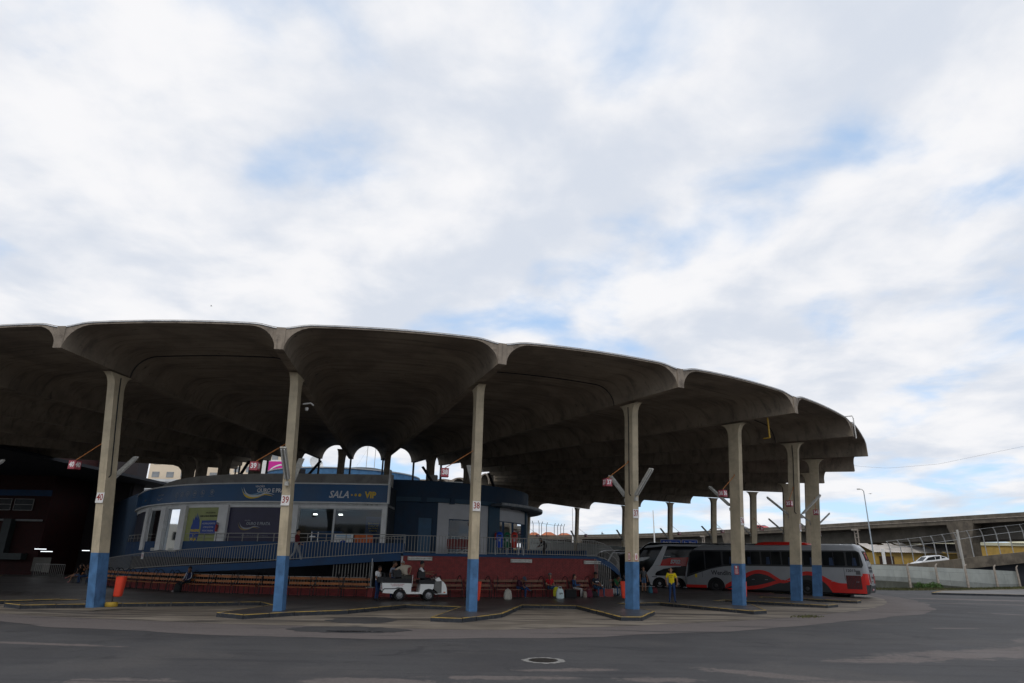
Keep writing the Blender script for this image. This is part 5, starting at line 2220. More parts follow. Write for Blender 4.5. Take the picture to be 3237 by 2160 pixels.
# red corner panel behind the wheel, on the rounded corner
mb = MB()
rows = []
for z in (.34, .6, .95, 1.25, 1.55):
    b = rearx(z)
    rows.append([(b - .34 + .35 * cos(rad(q)), -BW_ / 2 + .34 + .352 * sin(rad(q)), z) for q in (270, 285, 300, 315, 330)])
mb.grid(rows)
mb.build('red_corner', M_busred, wb.root, smooth=50)
mb = MB()
rows = []
for z in (.31, .6, .84):
    b = rearx(z)
    rows.append([(b - .34 + .36 * cos(rad(q)), -BW_ / 2 + .34 + .362 * sin(rad(q)), z) for q in (285, 300, 315, 330, 345, 360)])
mb.grid(rows)
mb.build('bumper_corner', MATS['grey_bumper'], wb.root, smooth=50)
mb = MB()
mb.box((3.7, 0, .36), (12.0, 2.2, .3))
mb.build('underbody', M_under, wb.root)

# white, red and black double deck coach
ang = rad(-14)
W2 = 2.55
ctr = Vector((12.8, 58.1, 0)) + Vector((-sin(ang), cos(ang), 0)) * (W2 / 2 - .04)
dd = Bus('double_deck_coach', 'white and black double deck coach with a red band numbered 5702', ctr, ang, W2,
         lambda z: interp([(.3, -2.1), (1.2, -2.35), (2.4, -2.1), (3.3, -1.5), (3.8, -.7)], z), lambda z: interp([(.3, 11.2), (3.0, 11.1), (3.8, 10.8)], z), 3.78, .32, M_busglass, rc=.4, roof_r=.30)
dd.side('roof_band', [(-1.2, 3.30), (.55, 3.50), (.75, 3.50), (11, 3.46), (11, 3.64), (.5, 3.64), (-.9, 3.50)], mat('silver_roof_paint', (.40, .41, .42), .4, .05, 2), .008)
dd.side('slanted_pillar', [(.45, 3.50), (.80, 3.50), (.12, 1.92), (-.5, 1.92)], M_buswhite, .012)
dd.side('red_band', [(-.04, 1.90), (.30, 2.36), (.9, 2.52), (2.4, 2.60), (6.0, 2.60), (9, 1.9)], M_busred, .010)
dd.text('5702', 1.36, 2.22, .40, M_txt, shear=.25, bold=.022)
dd.text('Marcopolo', .75, 2.66, .12, M_txt, bold=.002)
dd.side('white_side', [(-.5, 1.92), (-1.05, 1.30), (-.98, 1.10), (-.75, .34), (-.62, .34), (2.0, .34), (9, .34), (9, 1.10), (-.30, 1.10), (-.34, 1.22), (-.18, 1.42), (.4, 1.66), (1.2, 1.80), (1.8, 1.84), (1.8, 1.90), (.1, 1.90)], M_buswhite, .010)
dd.side('lower_window', [(-.28, 1.12), (-.32, 1.22), (-.16, 1.40), (.4, 1.63), (1.2, 1.77), (2.4, 1.84), (8, 1.84), (8, 1.12)], M_busglass, .006)
dd.side('mirror_flash', [(-1.95, 2.22), (-1.3, 2.28), (-.75, 2.50), (-.7, 2.62), (-1.3, 2.56), (-1.95, 2.46)], M_buswhite, .010)
dd.side('handle_slot', [(-.62, .98), (-.2, .98), (-.2, 1.03), (-.62, 1.03)], M_busblk, .014)
for xw in (0, 1.5):
    arch = [(xw - .62, .32)] + [(xw + .60 * cos(rad(180 - q)), .40 + .58 * sin(rad(q))) for q in range(0, 181, 15)] + [(xw + .62, .32)]
    dd.side('wheel_arch', arch, M_under, .016)
    wheel(dd.root, (xw, -W2 / 2 + .10, .48), .48, .28, M_rim, 10)
wheel(dd.root, (7.5, -W2 / 2 + .10, .48), .48, .28, M_rim, 10)
mb = MB()
mb.box((4, 0, .4), (12.5, 2.2, .3))
mb.build('underbody', M_under, dd.root)
for x in (.55, .8, 1.05):
    mb = MB()
    mb.box((x, -.4, 3.83), (.16, .3, .07))
    mb.build('roof_light', M_white, dd.root)
# dark coach further back
ang = rad(30)
tb = Bus('dark_coach', 'dark coach with a white roof edge and a red band seen behind the curved railing', Vector((11.6, 84.2, 0)), ang, 2.5,
         lambda z: interp([(.3, -.6), (1.5, -.7), (2.3, -.45), (3.2, .2), (3.5, .8)], z), lambda z: 11.5, 3.5, .3, M_busglass, rc=.35)
tb.side('roof_band', [(.6, 3.16), (11, 3.16), (11, 3.3), (.7, 3.3)], M_buswhite, .008)
tb.side('red_band', [(3.2, .9), (11, .9), (11, 1.6), (3.8, 1.6)], M_busred, .008)
tb.text('465', 4.5, 1.25, .5, M_txt, shear=.2, bold=.01)
tb.side('front_pillar', [(-.35, 2.0), (-.15, 2.0), (.75, 3.2), (.55, 3.2)], M_buswhite, .010)
for xw in (2.4, 8.3):
    wheel(tb.root, (xw, -1.2, .48), .48, .28, M_rim)

# white electric cart
cart = thing('utility_cart', 'small white electric cart with black seats standing before the brick wall', 'cart', (-5.30, 34.0, PZ), rad(16), None)
M_cart = mat('white_cart_paint', (.84, .85, .82), .35, .04, 2, coat=.3)
M_vinyl = mat('black_vinyl', (.014, .015, .017), .45, .2, 5)
CW = 1.15
K = .00222


def cx(p):
    return (p - 830) * K


def cz(q):
    return (1035 - q) * K


def cprism(name, px, m, y0=0.0, y1=CW, parent=None, smooth=None):
    mb = MB()
    pts = [(cx(a), cz(b)) for a, b in px]
    A = [(x, y0, z) for x, z in pts]
    B = [(x, y1, z) for x, z in pts]
    mb.grid([A, B], close=True)
    mb.poly(A)
    mb.poly(B)
    return mb.build(name, m, parent or cart, smooth=smooth)


def arcpx(c, r, a0, a1, n=9):
    return [(c[0] + r * cos(rad(a0 + (a1 - a0) * i / n)), c[1] - r * sin(rad(a0 + (a1 - a0) * i / n))) for i in range(n + 1)]


cprism('body', [(440, 660), (1080, 665), (1080, 830), (1085, 845), (1265, 850), (1285, 680), (1585, 682), (1580, 770)] + arcpx((1478, 925), 148, 60, 172) + [(1325, 885), (1010, 890)] + arcpx((830, 925), 150, 14, 165) + [(670, 878), (460, 868)], M_cart)
cprism('front_cowl', [(1760, 610), (1800, 632), (1850, 690), (1880, 770), (1890, 870), (1885, 905), (1620, 895), (1615, 868), (1765, 868)], M_cart)
cprism('dash', [(1605, 575), (1695, 533), (1757, 610), (1640, 622)], M_cart)
cprism('cab_inside', [(1600, 625), (1762, 622), (1762, 868), (1690, 862), (1600, 790)], mat('grey_cab_liner', (.17, .17, .16), .6, .1, 3), .06, CW - .06)
cprism('rub_strip', [(455, 800), (480, 772), (700, 770), (790, 752), (870, 758), (905, 775), (900, 790), (790, 775), (690, 788), (490, 790), (468, 820)], M_vinyl, -.012, .0)
cprism('front_strip', [(1350, 870), (1385, 800), (1470, 775), (1540, 790), (1610, 850), (1690, 878), (1885, 882), (1885, 900), (1680, 893), (1590, 868), (1530, 808), (1470, 795), (1400, 820), (1365, 880)], M_vinyl, -.012, .0)
cprism('rear_bumper', [(432, 822), (462, 822), (462, 856), (432, 856)], M_vinyl)
cprism('bed_cushion', [(335, 540), (480, 540), (485, 650), (335, 650)], M_vinyl, .05, CW - .05)
cprism('bed_liner', [(480, 575), (1080, 565), (1082, 663), (440, 660)], M_vinyl, .03, CW - .03)
cprism('rear_backrest', [(665, 395), (835, 390), (850, 540), (680, 540)], M_vinyl, .05, .55)
cprism('rear_seat', [(845, 505), (1075, 500), (1085, 600), (850, 600)], mat('worn_olive_vinyl', (.035, .035, .028), .6, .2, 4), .05, CW - .05)
cprism('seat', [(1245, 600), (1480, 585), (1600, 600), (1610, 680), (1250, 680)], M_vinyl, .05, CW - .05)
cprism('seat_backrest', [(1222, 425), (1300, 420), (1380, 430), (1390, 560), (1225, 555)], M_vinyl, .06, .6)
mb = MB()
mb.tube([(cx(1090), .03, cz(740)), (cx(1100), .03, cz(490))], .014, 6)
mb.build('white_pole', M_white, cart)
mb = MB()
mb.tube([(cx(1080), .03, cz(500)), (cx(985), .03, cz(500)), (cx(850), .03, cz(465))], .014, 6)
mb.build('grab_rail', M_vinyl, cart)
mb = MB()
mb.tube([(cx(465), .06, cz(455)), (cx(465), .06, cz(660))], .022, 6)
mb.tube([(cx(465), CW - .06, cz(455)), (cx(465), CW - .06, cz(660))], .022, 6)
mb.tube([(cx(465), .06, cz(458)), (cx(465), CW - .06, cz(458))], .016, 6)
mb.tube([(cx(465), .06, cz(458)), (cx(660), .06, cz(458))], .016, 6)
mb.build('rear_frame', M_vinyl, cart)
mb = MB()
mb.tube([(cx(1650), .35, cz(600)), (cx(1600), .35, cz(510))], .02, 8)
n = 24
c0 = Vector((cx(1600), .35, cz(510)))
ax = Vector((-.55, 0, .83)).normalized()
u1 = Vector((0, 1, 0))
u2 = ax.cross(u1)
mb.tube([c0 + (u1 * cos(a) + u2 * sin(a)) * .17 for a in [j / n * 2 * pi for j in range(n)]], .014, 6, close=True)
mb.build('steering_wheel', M_vinyl, cart)
mb = MB()
mb.box((cx(432), .14, cz(755)), (.03, .09, .20))
mb.box((cx(432), CW - .14, cz(755)), (.03, .09, .20))
mb.build('tail_lamps', M_tail, cart)
mb = MB()
mb.box((cx(436), CW / 2, cz(735)), (.02, CW - .06, .36))
mb.build('tailgate', M_cart, cart)
mb = MB()
mb.box((cx(1830), -.004, cz(852)), (.10, .01, .05))
mb.build('side_lamp', mat('orange_lens', (.6, .14, .03), .2, .1, 5), cart)
for i, tx in enumerate(('Para utilizar este carrinho,', 'acione um segurança.')):
    lettering(tx, .075, M_red, cart, (cx(770), -.010, cz(685 + i * 30)), 0, 'lettering', xs=.85)
for xw in (0.0, cx(1478)):
    for y in (.09, CW - .09):
        wheel(cart, (xw, y, .265), .265, .19, M_rim, 5, side=-1 if y < .5 else 1)
# ------------------------------------------------------------------ background: highway, ramps, walls, houses
M_hwy = mat('grimy_highway_concrete', (.13, .11, .085), .9, .25, .9, .3, dirt=(.055, .047, .04), dirt_amt=.75, dirt_scale=.6, streak=.5, world=True)
M_hwydark = mat('shaded_girder_concrete', (.10, .09, .075), .9, .2, .8, world=True)
M_wallgrey = mat('pale_grey_wall_panel', (.36, .38, .36), .8, .10, .8, .1, dirt=(.24, .26, .25), dirt_amt=.6, dirt_scale=.5, streak=.15, world=True)
M_wallband = mat('wall_lower_band', (.24, .255, .24), .85, .12, .8, dirt=(.16, .17, .16), dirt_amt=.5, dirt_scale=.6, world=True)
M_postc = mat('rough_concrete_post', (.33, .29, .25), .9, .25, 4, .4, dirt=(.18, .15, .13), dirt_amt=.6, dirt_scale=3)


def z_of(tab):
    return lambda s: interp(tab, s)


OP = Path(catmull([(-25, 240), (6.2, 210.5), (37.5, 177.5), (51.0, 148), (58.9, 127), (63.1, 114), (70.4, 91), (75, 72), (78, 50)], 10))
hw = thing('elevated_highway', 'long grimy concrete elevated highway crossing behind the bus bays', 'overpass')
strip(MB(), OP, 0, OP.len, -.3, 0.05, 8.95, 9.5, step=6).build('parapet', M_hwy, hw)
strip(MB(), OP, 0, OP.len, -.3, .0, 8.35, 8.93, step=6).build('edge_beam', M_hwy, hw)
strip(MB(), OP, 0, OP.len, -14, -.3, 8.3, 8.6, step=6).build('deck', M_hwydark, hw)
strip(MB(), OP, 0, OP.len, -11, -2.6, 6.1, 8.3, step=6).build('girder', M_hwydark, hw)
strip(MB(), OP, 0, OP.len, .0, .12, 8.90, 8.97, step=6).build('service_pipe', M_postc, hw)


def op_s(xy):
    best, bs = 1e9, 0
    for i in range(400):
        s = OP.len * i / 399
        d = (OP.pos(s, 0, 0).xy - Vector(xy)).length
        if d < best:
            best, bs = d, s
    return bs


for (xy, w) in (((67.2, 100), 3.4), ((49, 152), 3.2), ((20, 197), 3.2)):
    s = op_s(xy)
    for off in (-.0, -9.5):
        if off == 0 or xy[1] == 100:
            p, n, d = OP.at(s + (0 if off == 0 else 9))
            base = p + n * (off - (.0 if off == 0 else 0))
            mb = MB()
            a = math.atan2(d.y, d.x)
            M = Matrix.Rotation(a, 3, 'Z')
            prof = [(-w * .35, 0), (w * .35, 0), (w * .40, 5.6), (w * .62, 8.0), (w * .62, 9.35), (-w * .62, 9.35), (-w * .62, 8.0), (-w * .40, 5.6)] if off == 0 else [(-1.4, 0), (1.4, 0), (2.2, 6.2), (-2.2, 6.2)]
            A = [M @ Vector((x, -.06, z)) + Vector((*base.xy, 0)) for x, z in prof]
            B = [M @ Vector((x, 1.6, z)) + Vector((*base.xy, 0)) for x, z in prof]
            mb.grid([A, B], close=True)
            mb.poly(A)
            mb.poly(B)
            mb.build('pier', M_hwy, hw)
for (xy, w) in (((61.5, 119), 1), ((45.5, 160), 1)):
    s = op_s(xy)
    mb = MB()
    for q in (-.35, .35):
        c = OP.pos(s + q, .15, 0)
        mb.box((c.x, c.y, 6.6), (.16, .16, 3.2))
    c = OP.pos(s, .15, 0)
    mb.box((c.x, c.y, 8.25), (1.4, .5, .3))
    for z in (5.3, 6.1, 6.9, 7.6):
        mb.box((c.x, c.y, z), (.9, .2, .1), rz=OP.rot(s))
    mb.build('drain_mast', M_postc, hw)


def lamp_post(loc, h, lb, arm=None, m=None, r=.11, base=None):
    t = thing('lamp_post', lb, 'lamp post', loc, 0, 'tall poles beyond the bus bays')
    mb = MB()
    mb.tube([(0, 0, 0), (0, 0, h)], [r, r * .55], 8)
    mb.build('pole', m or M_steel, t, smooth=50)
    if arm:
        mb = MB()
        mb.tube([(0, 0, h - .05), (arm * .4, 0, h + .22), (arm, 0, h + .25)], .05, 6)
        mb.box((arm * 1.25, 0, h + .24), (abs(arm) * .7, .26, .14))
        mb.build('lamp_head', M_lamp_tray, t)
    if base:
        mb = MB()
        mb.box((0, -.1, base / 2 - .5), (.7, .5, base))
        mb.build('bracket', M_hwy, t)
    return t


lamp_post((50.5, 93.9, 0), 12.3, 'grey street lamp with a curved arm rising behind the rear of the grey coach', -.55, mat('blue_grey_pole', (.33, .38, .42), .5, .1, 4))
M_rustpole = mat('rusty_pole', (.30, .20, .17), .7, .25, 2)
s = op_s((56.5, 132))
p = OP.pos(s, .3, 8.5)
lamp_post((p.x, p.y, 8.3), 11.4, 'tall rusty pole on the highway parapet right of the canopy tip', None, M_rustpole, .16, 1.4)
p = OP.pos(op_s((41.8, 171)), .3, 8.3)
lamp_post((p.x, p.y, 8.2), 9.5, 'thin rusty pole on the highway parapet above the blue street sign', None, M_rustpole, .22, 1.6)
lamp_post((11.4, 120, 3), 8.2, 'thin white pole seen between the two leftmost distant columns', None, M_white, .13)
lamp_post((25.7, 119, 3), 8.0, 'thin white pole just left of the column by the blue sign', None, M_white, .14)

# grey panel wall of the sloping underpass
WP = Path(catmull([(-6, 118), (3.2, 105), (14.6, 85.5), (27, 74.2), (35.5, 69.8), (42.3, 72.7), (50.6, 76.2), (57, 80.4), (66, 87), (80, 98)], 10))


def wp_s(xy):
    best, bs = 1e9, 0
    for i in range(600):
        s = WP.len * i / 599
        d = (WP.pos(s, 0, 0).xy - Vector(xy)).length
        if d < best:
            best, bs = d, s
    return bs


sA = [wp_s(q) for q in ((3.2, 105), (14.6, 85.5), (35.5, 69.8), (42.3, 72.7), (50.6, 76.2), (57, 80.4))]
topf = z_of([(0, 5.8), (sA[0], 5.32), (sA[1], 3.98), (sA[2], 2.32), (sA[3], 2.22), (sA[4], 2.05), (sA[5], 1.95), (WP.len, 1.5)])
ledf = lambda s: topf(s) - .42
lowf = z_of([(0, 4.2), (sA[0], 3.85), (sA[1], 2.2), (sA[2], 1.25), (sA[3], 1.10), (sA[4], .70), (sA[5], .40), (WP.len, .2)])
botf = z_of([(0, 3.6), (sA[0], 3.4), (sA[1], 1.6), (sA[2], .85), (sA[3], .62), (sA[4], .12), (sA[5], -.1), (WP.len, -.1)])
pw = thing('panel_wall', 'long pale grey concrete wall of sloping panels behind the road on the right', 'wall')
strip(MB(), WP, 0, WP.len, -.30, -.06, ledf, topf, step=1.2).build('coping', M_wallgrey, pw)
n = 0
s = 0.0
while s < WP.len - 1:
    e = min(WP.len, s + 4.4)
    strip(MB(), WP, s + .015, e - .015, -.28, 0, lowf, lambda q: ledf(q) - .015, step=1.2).build('panel', M_wallgrey, pw)
    strip(MB(), WP, s + .015, e - .015, -.30, .03, botf, lambda q: lowf(q) - .01, step=1.2).build('lower_band', M_wallband, pw)
    s = e
strip(MB(), WP, sA[1], sA[4] + 6, -1.6, -1.4, -.1, lambda q: ledf(q) - .1, step=1.5).build('inner_wall', mat('stained_inner_wall', (.20, .21, .18), .9, .2, .6, dirt=(.08, .09, .07), dirt_amt=.6, dirt_scale=.6, world=True), pw)
posts = [(42.1, 72.26), (46.09, 73.88), (50.44, 75.64), (56.71, 79.93), (62.5, 84.2)]
for i, (x, y) in enumerate(posts):
    t = thing('concrete_post', 'rough concrete post with a bent top before the grey wall, %s from the coach' % NUM[i], 'post', (x, y - .25, 0), 0, 'concrete posts before the grey wall')
    mb = MB()
    mb.box((0, 0, 1.05), (.20, .18, 2.1), taper=.8)
    mb.tube([(0, 0, 2.05), (.03, 0, 2.3), (.22, -.02, 2.52)], [.09, .085, .06], 6)
    mb.build('shaft', M_postc, t)
t = thing('tall_post', 'single tall thin pole standing before the highway ramp', 'pole', (51.2, 76.6, 0))
mb = MB()
mb.box((0, 0, 3.1), (.2, .2, 6.3), taper=.8)
mb.build('shaft', mat('pale_pole', (.38, .37, .34), .7, .1, 3), t)

# concrete ramp with the car, and its fence
R2 = Path([Vector((x, y, 0)) for x, y in ((34, 84), (44, 84.2), (49.5, 84.2), (54, 84.1), (57.5, 84), (64, 84), (72, 84), (84, 83))])
r2top = z_of([(0, 2.35), (10, 2.35), (15.5, 2.47), (20.0, 2.97), (23.5, 3.42), (30, 4.12), (38, 5.0), (52, 6.5)])
r2bot = z_of([(0, 1.4), (15.5, 1.5), (21.5, 1.95), (23.5, 2.15), (30, 2.85), (38, 3.8), (52, 5.2)])
rm2 = thing('concrete_ramp', 'stained concrete ramp climbing to the right behind the grey wall', 'ramp')
strip(MB(), R2, 0, R2.len, -.3, 0, r2bot, r2top, step=2).build('parapet', M_hwy, rm2)
strip(MB(), R2, 0, R2.len, -6, -.3, lambda s: r2bot(s), lambda s: r2bot(s) + .3, step=2).build('deck', M_hwydark, rm2)
strip(MB(), R2, 22, R2.len, -5.6, -.8, 0, lambda s: r2bot(s) - .01, step=2).build('ramp_side', M_dark, rm2)
ff = thing('mesh_fence', 'tall wire fence with curved steel posts along the concrete ramp', 'fence')
fx_ = [.5639, .58, .5961, .6147, .6308, .648, .6666, .686, .706, .7263, .7457, .767, .79, .815]
ft = [(.5639, .0356), (.5961, .0396), (.6308, .0441), (.6666, .0493), (.686, .0525), (.7263, .058), (.7457, .0605), (.767, .063), (.82, .070)]
fb = [(.5618, .0024), (.63, .010), (.6647, .0134), (.7175, .019), (.7427, .022), (.82, .030)]
FY = 89.0
pts_top, pts_rail, pts_bot = [], [], []
for r_ in fx_:
    x = r_ * FY
    zt = interp(ft, r_) * FY + CAMZ
    zb = interp(fb, r_) * FY + CAMZ - .5
    mb = MB()
    mb.tube([(x, FY, zb), (x - .05, FY, zt - .9), (x - .15, FY, zt - .4), (x - .40, FY - .1, zt)], .06, 6)
    mb.build('post', M_steel, ff, smooth=60)
    pts_top.append((x - .40, FY - .1, zt))
    pts_rail.append((x - .05, FY, zt - .85))
    pts_bot.append((x, FY, zb + .6))
for P in (pts_rail, pts_top):
    mb = MB()
    mb.tube(P, .03 if P is pts_rail else .015, 5)
    mb.build('rail', M_steel, ff)
m_mesh = glass('wire_mesh', (.80, .80, .80), 1.0)
mb = MB()
for a in range(len(pts_bot) - 1):
    for q in range(0, 9):
        t_ = q / 9
        A = Vector(pts_bot[a]).lerp(Vector(pts_bot[a + 1]), t_)
        B = Vector(pts_top[a]).lerp(Vector(pts_top[a + 1]), t_)
        C_ = Vector(pts_top[a]).lerp(Vector(pts_top[a + 1]), min(1, t_ + .35))
        mb.bar(A, B, .004, .004)
    for q in range(1, 9):
        t_ = q / 9
        A = Vector(pts_bot[a]).lerp(Vector(pts_top[a]), t_)
        B = Vector(pts_bot[a + 1]).lerp(Vector(pts_top[a + 1]), t_)
        mb.bar(A, B, .004, .004)
mb.build('wire', mat('dull_wire', (.16, .16, .155), .7, .1, 4), ff)['kind'] = 'stuff'

# cars
def car(name, label, loc, rz, paint, group=None, k=1.0):
    t = thing(name, label, 'car', loc, rz, group)
    W = 1.74
    lower = [(-2.1, .35), (-2.15, .62), (-2.0, .82), (-1.25, .98), (1.35, .98), (2.02, .95), (2.12, .70), (2.1, .35)]
    cab = [(-1.25, .97), (-.55, 1.42), (.1, 1.54), (1.1, 1.50), (1.75, 1.22), (2.02, .95)]
    mb = MB()
    rows = []
    for y, dx in ((-W / 2, .04), (-W / 2 + .07, 0), (W / 2 - .07, 0), (W / 2, .04)):
        rows.append([(x * (1 - dx * .5), y, z) for x, z in lower])
    mb.grid(rows, close=True)
    mb.poly(rows[0])
    mb.poly(rows[-1])
    mb.build('body', paint, t, smooth=35)
    mb = MB()
    rows = []
    for y, s_ in ((-W / 2 + .06, 0), (-W / 2 + .22, 1), (W / 2 - .22, 1), (W / 2 - .06, 0)):
        if s_:
            rows.append(cab)
        else:
            rows.append([(x, z) for x, z in cab])
    yy = (-W / 2 + .03, -W / 2 + .20, W / 2 - .20, W / 2 - .03)
    R = []
    for r2, y in zip(rows, yy):
        R.append([(x, y if z < 1.2 or abs(y) < .8 else y, z if abs(y) < .8 else min(z, .97 + (z - .97) * .9)) for x, z in r2])
    mb.grid(R)
    mb.poly(R[0])
    mb.poly(R[-1])
    mb.build('cabin', paint, t, smooth=35)
    for sg in (-1, 1):
        for P in ([(-1.02, 1.02), (-.50, 1.36), (.28, 1.42), (.28, 1.03)], [(.36, 1.03), (.36, 1.42), (.98, 1.40), (.88, 1.05)], [(1.12, 1.10), (1.12, 1.36), (1.55, 1.22), (1.62, 1.14)]):
            mb = MB()
            y = sg * (W / 2 - .018)
            mb.poly([(x, y, z) for x, z in P])
            mb.grid([[(x, y, z) for x, z in P], [(x, y - sg * .04, z) for x, z in P]], close=True)
            mb.build('side_window', M_busglass, t)
    for P, nm in (([(-1.20, 1.0), (-.56, 1.40)], 'windscreen'), ([(1.16, 1.47), (1.74, 1.20)], 'rear_window')):
        (x0, z0), (x1, z1) = P
        n_ = Vector((-(z1 - z0), 0, x1 - x0)).normalized() * .015
        mb = MB()
        q = [(x0 + n_.x, -.62, z0 + n_.z), (x0 + n_.x, .62, z0 + n_.z), (x1 + n_.x, .56, z1 + n_.z), (x1 + n_.x, -.56, z1 + n_.z)]
        mb.poly(q)
        mb.grid([q, [(a, b, c - .03) for a, b, c in q]], close=True)
        mb.build(nm, M_busglass, t)
    for x in (-1.3, 1.3):
        for y in (-W / 2 + .1, W / 2 - .1):
            wheel(t, (x, y, .32), .32, .2, M_rim, 5, side=-1 if y < 0 else 1)
    for y in (-.62, .62):
        mb = MB()
        mb.box((2.06, y, .86), (.12, .30, .16))
        mb.build('tail_lamp', M_tail, t)
        mb = MB()
        mb.box((-2.08, y, .74), (.12, .32, .12))
        mb.build('headlight', M_white, t)
    mb = MB()
    for y in (-.6, .6):
        mb.tube([(-.3, y, 1.56), (1.0, y, 1.56)], .02, 5)
    mb.build('roof_rails', M_dkmetal, t)
    return t


M_carwhite = mat('white_car_paint', (.72, .73, .74), .25, .03, 2, coat=.5)
c = car('parked_car', 'white hatchback driving down the concrete ramp', (53.3, 86.0, 2.0), 0, M_carwhite)
c.name = 'white_car'
c.rotation_euler = (0, rad(-6.0), 0)
p = OP.pos(op_s((46.5, 158)), -1.6, 8.62)
c = car('highway_car', 'white car passing on the elevated highway left of column 36', p, OP.rot(op_s((46.5, 158))), M_carwhite, 'cars on the elevated highway')
p = OP.pos(op_s((53.0, 144)), -1.6, 8.62)
c = car('highway_car', 'red car passing on the elevated highway right of column 36', p, OP.rot(op_s((53, 144))), mat('red_car_paint', (.5, .03, .03), .3, .05, 2, coat=.5), 'cars on the elevated highway')
p = OP.pos(op_s((50.0, 149.5)), -1.6, 8.62)
c = car('highway_car', 'dark car passing on the elevated highway behind column 36', p, OP.rot(op_s((50, 149.5))), mat('dark_car_paint', (.03, .03, .04), .3, .05, 2, coat=.5), 'cars on the elevated highway')

# blue direction sign beyond the coaches
t = thing('direction_sign', 'blue direction sign with two panels showing above the double deck coach', 'road sign', (19.0, 75.0, 0), rad(-14))
for i, (x, w, tx) in enumerate(((-1.0, 2.2, 'Cel. Vicente'), (1.05, 1.72, 'Av. Mauá'))):
    mb = MB()
    mb.box((x, 0, 3.97), (w, .05, 1.3))
    pn = mb.build('panel', mat('blue_sign_sheet', (.015, .10, .60), .35, .05, 3), t)
    f = MB()
    f.bar((x - w / 2 + .04, -.03, 4.58), (x + w / 2 - .04, -.03, 4.58), .012, .05)
    f.bar((x - w / 2 + .04, -.03, 3.36), (x + w / 2 - .04, -.03, 3.36), .012, .05)
    f.bar((x - w / 2 + .04, -.03, 3.38), (x - w / 2 + .04, -.03, 4.56), .012, .05, up=(1, 0, 0))
    f.bar((x + w / 2 - .04, -.03, 3.38), (x + w / 2 - .04, -.03, 4.56), .012, .05, up=(1, 0, 0))
    f.build('border', M_digit_w, pn)
    lettering(tx, .40, M_digit_w, pn, (x, -.03, 4.28), 0, 'lettering', bold=.008, xs=.88)
mb = MB()
mb.poly([(1.2, -.03, 3.55), (1.3, -.03, 3.55), (1.3, -.03, 3.82), (1.42, -.03, 3.82), (1.25, -.03, 4.02), (1.08, -.03, 3.82), (1.2, -.03, 3.82)])
mb.build('arrow', M_digit_w, t)
for x in (-1.2, 1.2):
    mb = MB()
    mb.tube([(x, .1, 0), (x, .1, 4.5)], .06, 8)
    mb.build('post', M_steel, t)

# houses beyond the ramp
M_yel = mat('ochre_wall_paint', (.42, .27, .06), .85, .2, .5, dirt=(.16, .11, .05), dirt_amt=.7, dirt_scale=.5, world=True)
M_fibre = mat('pale_corrugated_sheet', (.46, .43, .40), .8, .2, .8, dirt=(.26, .24, .21), dirt_amt=.5, dirt_scale=.7, world=True)
M_oldroof = mat('dark_old_roof_sheet', (.13, .115, .10), .9, .3, .9, dirt=(.27, .24, .2), dirt_amt=.6, dirt_scale=1.2, world=True)


def corrugated(x0, x1, y0, y1, z0, z1, m, name, parent, pitch=.33):
    """sheet that rises from (y0, z0) at the eave to (y1, z1) at the ridge"""
    mb = MB()
    n = int((x1 - x0) / pitch * 2)
    A, B = [], []
    for i in range(n + 1):
        x = x0 + (x1 - x0) * i / n
        d = .05 if i % 2 else 0
        A.append((x, y0, z0 + d))
        B.append((x, y1, z1 + d))
    mb.grid([A, B])
    return mb.build(name, m, parent)


h1 = thing('yellow_house', 'low ochre house with a pale corrugated roof beyond the concrete ramp', 'house')
mb = MB()
mb.box((66, 112, 2.15), (14, 6, 4.3))
mb.build('wall', M_yel, h1)
corrugated(58.5, 66.2, 108.4, 112.5, 4.30, 5.5, M_fibre, 'roof_sheet', h1)
corrugated(66.0, 69.5, 108.2, 112.5, 4.25, 5.4, mat('striped_grey_sheet', (.25, .235, .22), .8, .2, .8, world=True), 'roof_sheet', h1)
corrugated(69.3, 76.0, 108.6, 113.5, 4.45, 5.9, M_oldroof, 'roof_sheet', h1)
corrugated(69.6, 74.2, 107.9, 108.9, 4.32, 4.62, M_fibre, 'roof_sheet', h1)
mb = MB()
mb.box((60.6, 108.95, 1.9), (2.3, .1, 3.6))
mb.build('door', mat('brown_shed_door', (.05, .028, .02), .8, .2, 1), h1)
for i, (x, z) in enumerate(((58.7, 5.4), (60.2, 5.25), (64.5, 5.6), (62.6, 5.45))):
    corrugated(x, x + 1.5, 112.2, 113.4, z, z + .35, M_fibre, 'loose_sheet', h1)
mb = MB()
mb.box((59.5, 107.7, 2.3), (.35, .35, 5.0))
mb.build('white_post', M_white, h1)
h2 = thing('yellow_factory', 'larger ochre building with cream bands behind the low ochre house', 'building')
mb = MB()
mb.box((86, 130, 3.4), (34, 10, 6.2))
mb.build('wall', M_yel, h2)
mb = MB()
mb.box((86, 124.9, 6.4), (34.2, .3, .55))
mb.build('cream_band', mat('cream_band_paint', (.52, .50, .36), .8, .1, .6, world=True), h2)
corrugated(70, 78, 124.5, 130, 5.9, 7.0, M_oldroof, 'roof_sheet', h2)
corrugated(93, 100, 124.5, 130, 6.6, 7.6, MATS['cream_band_paint'], 'roof_sheet', h2)
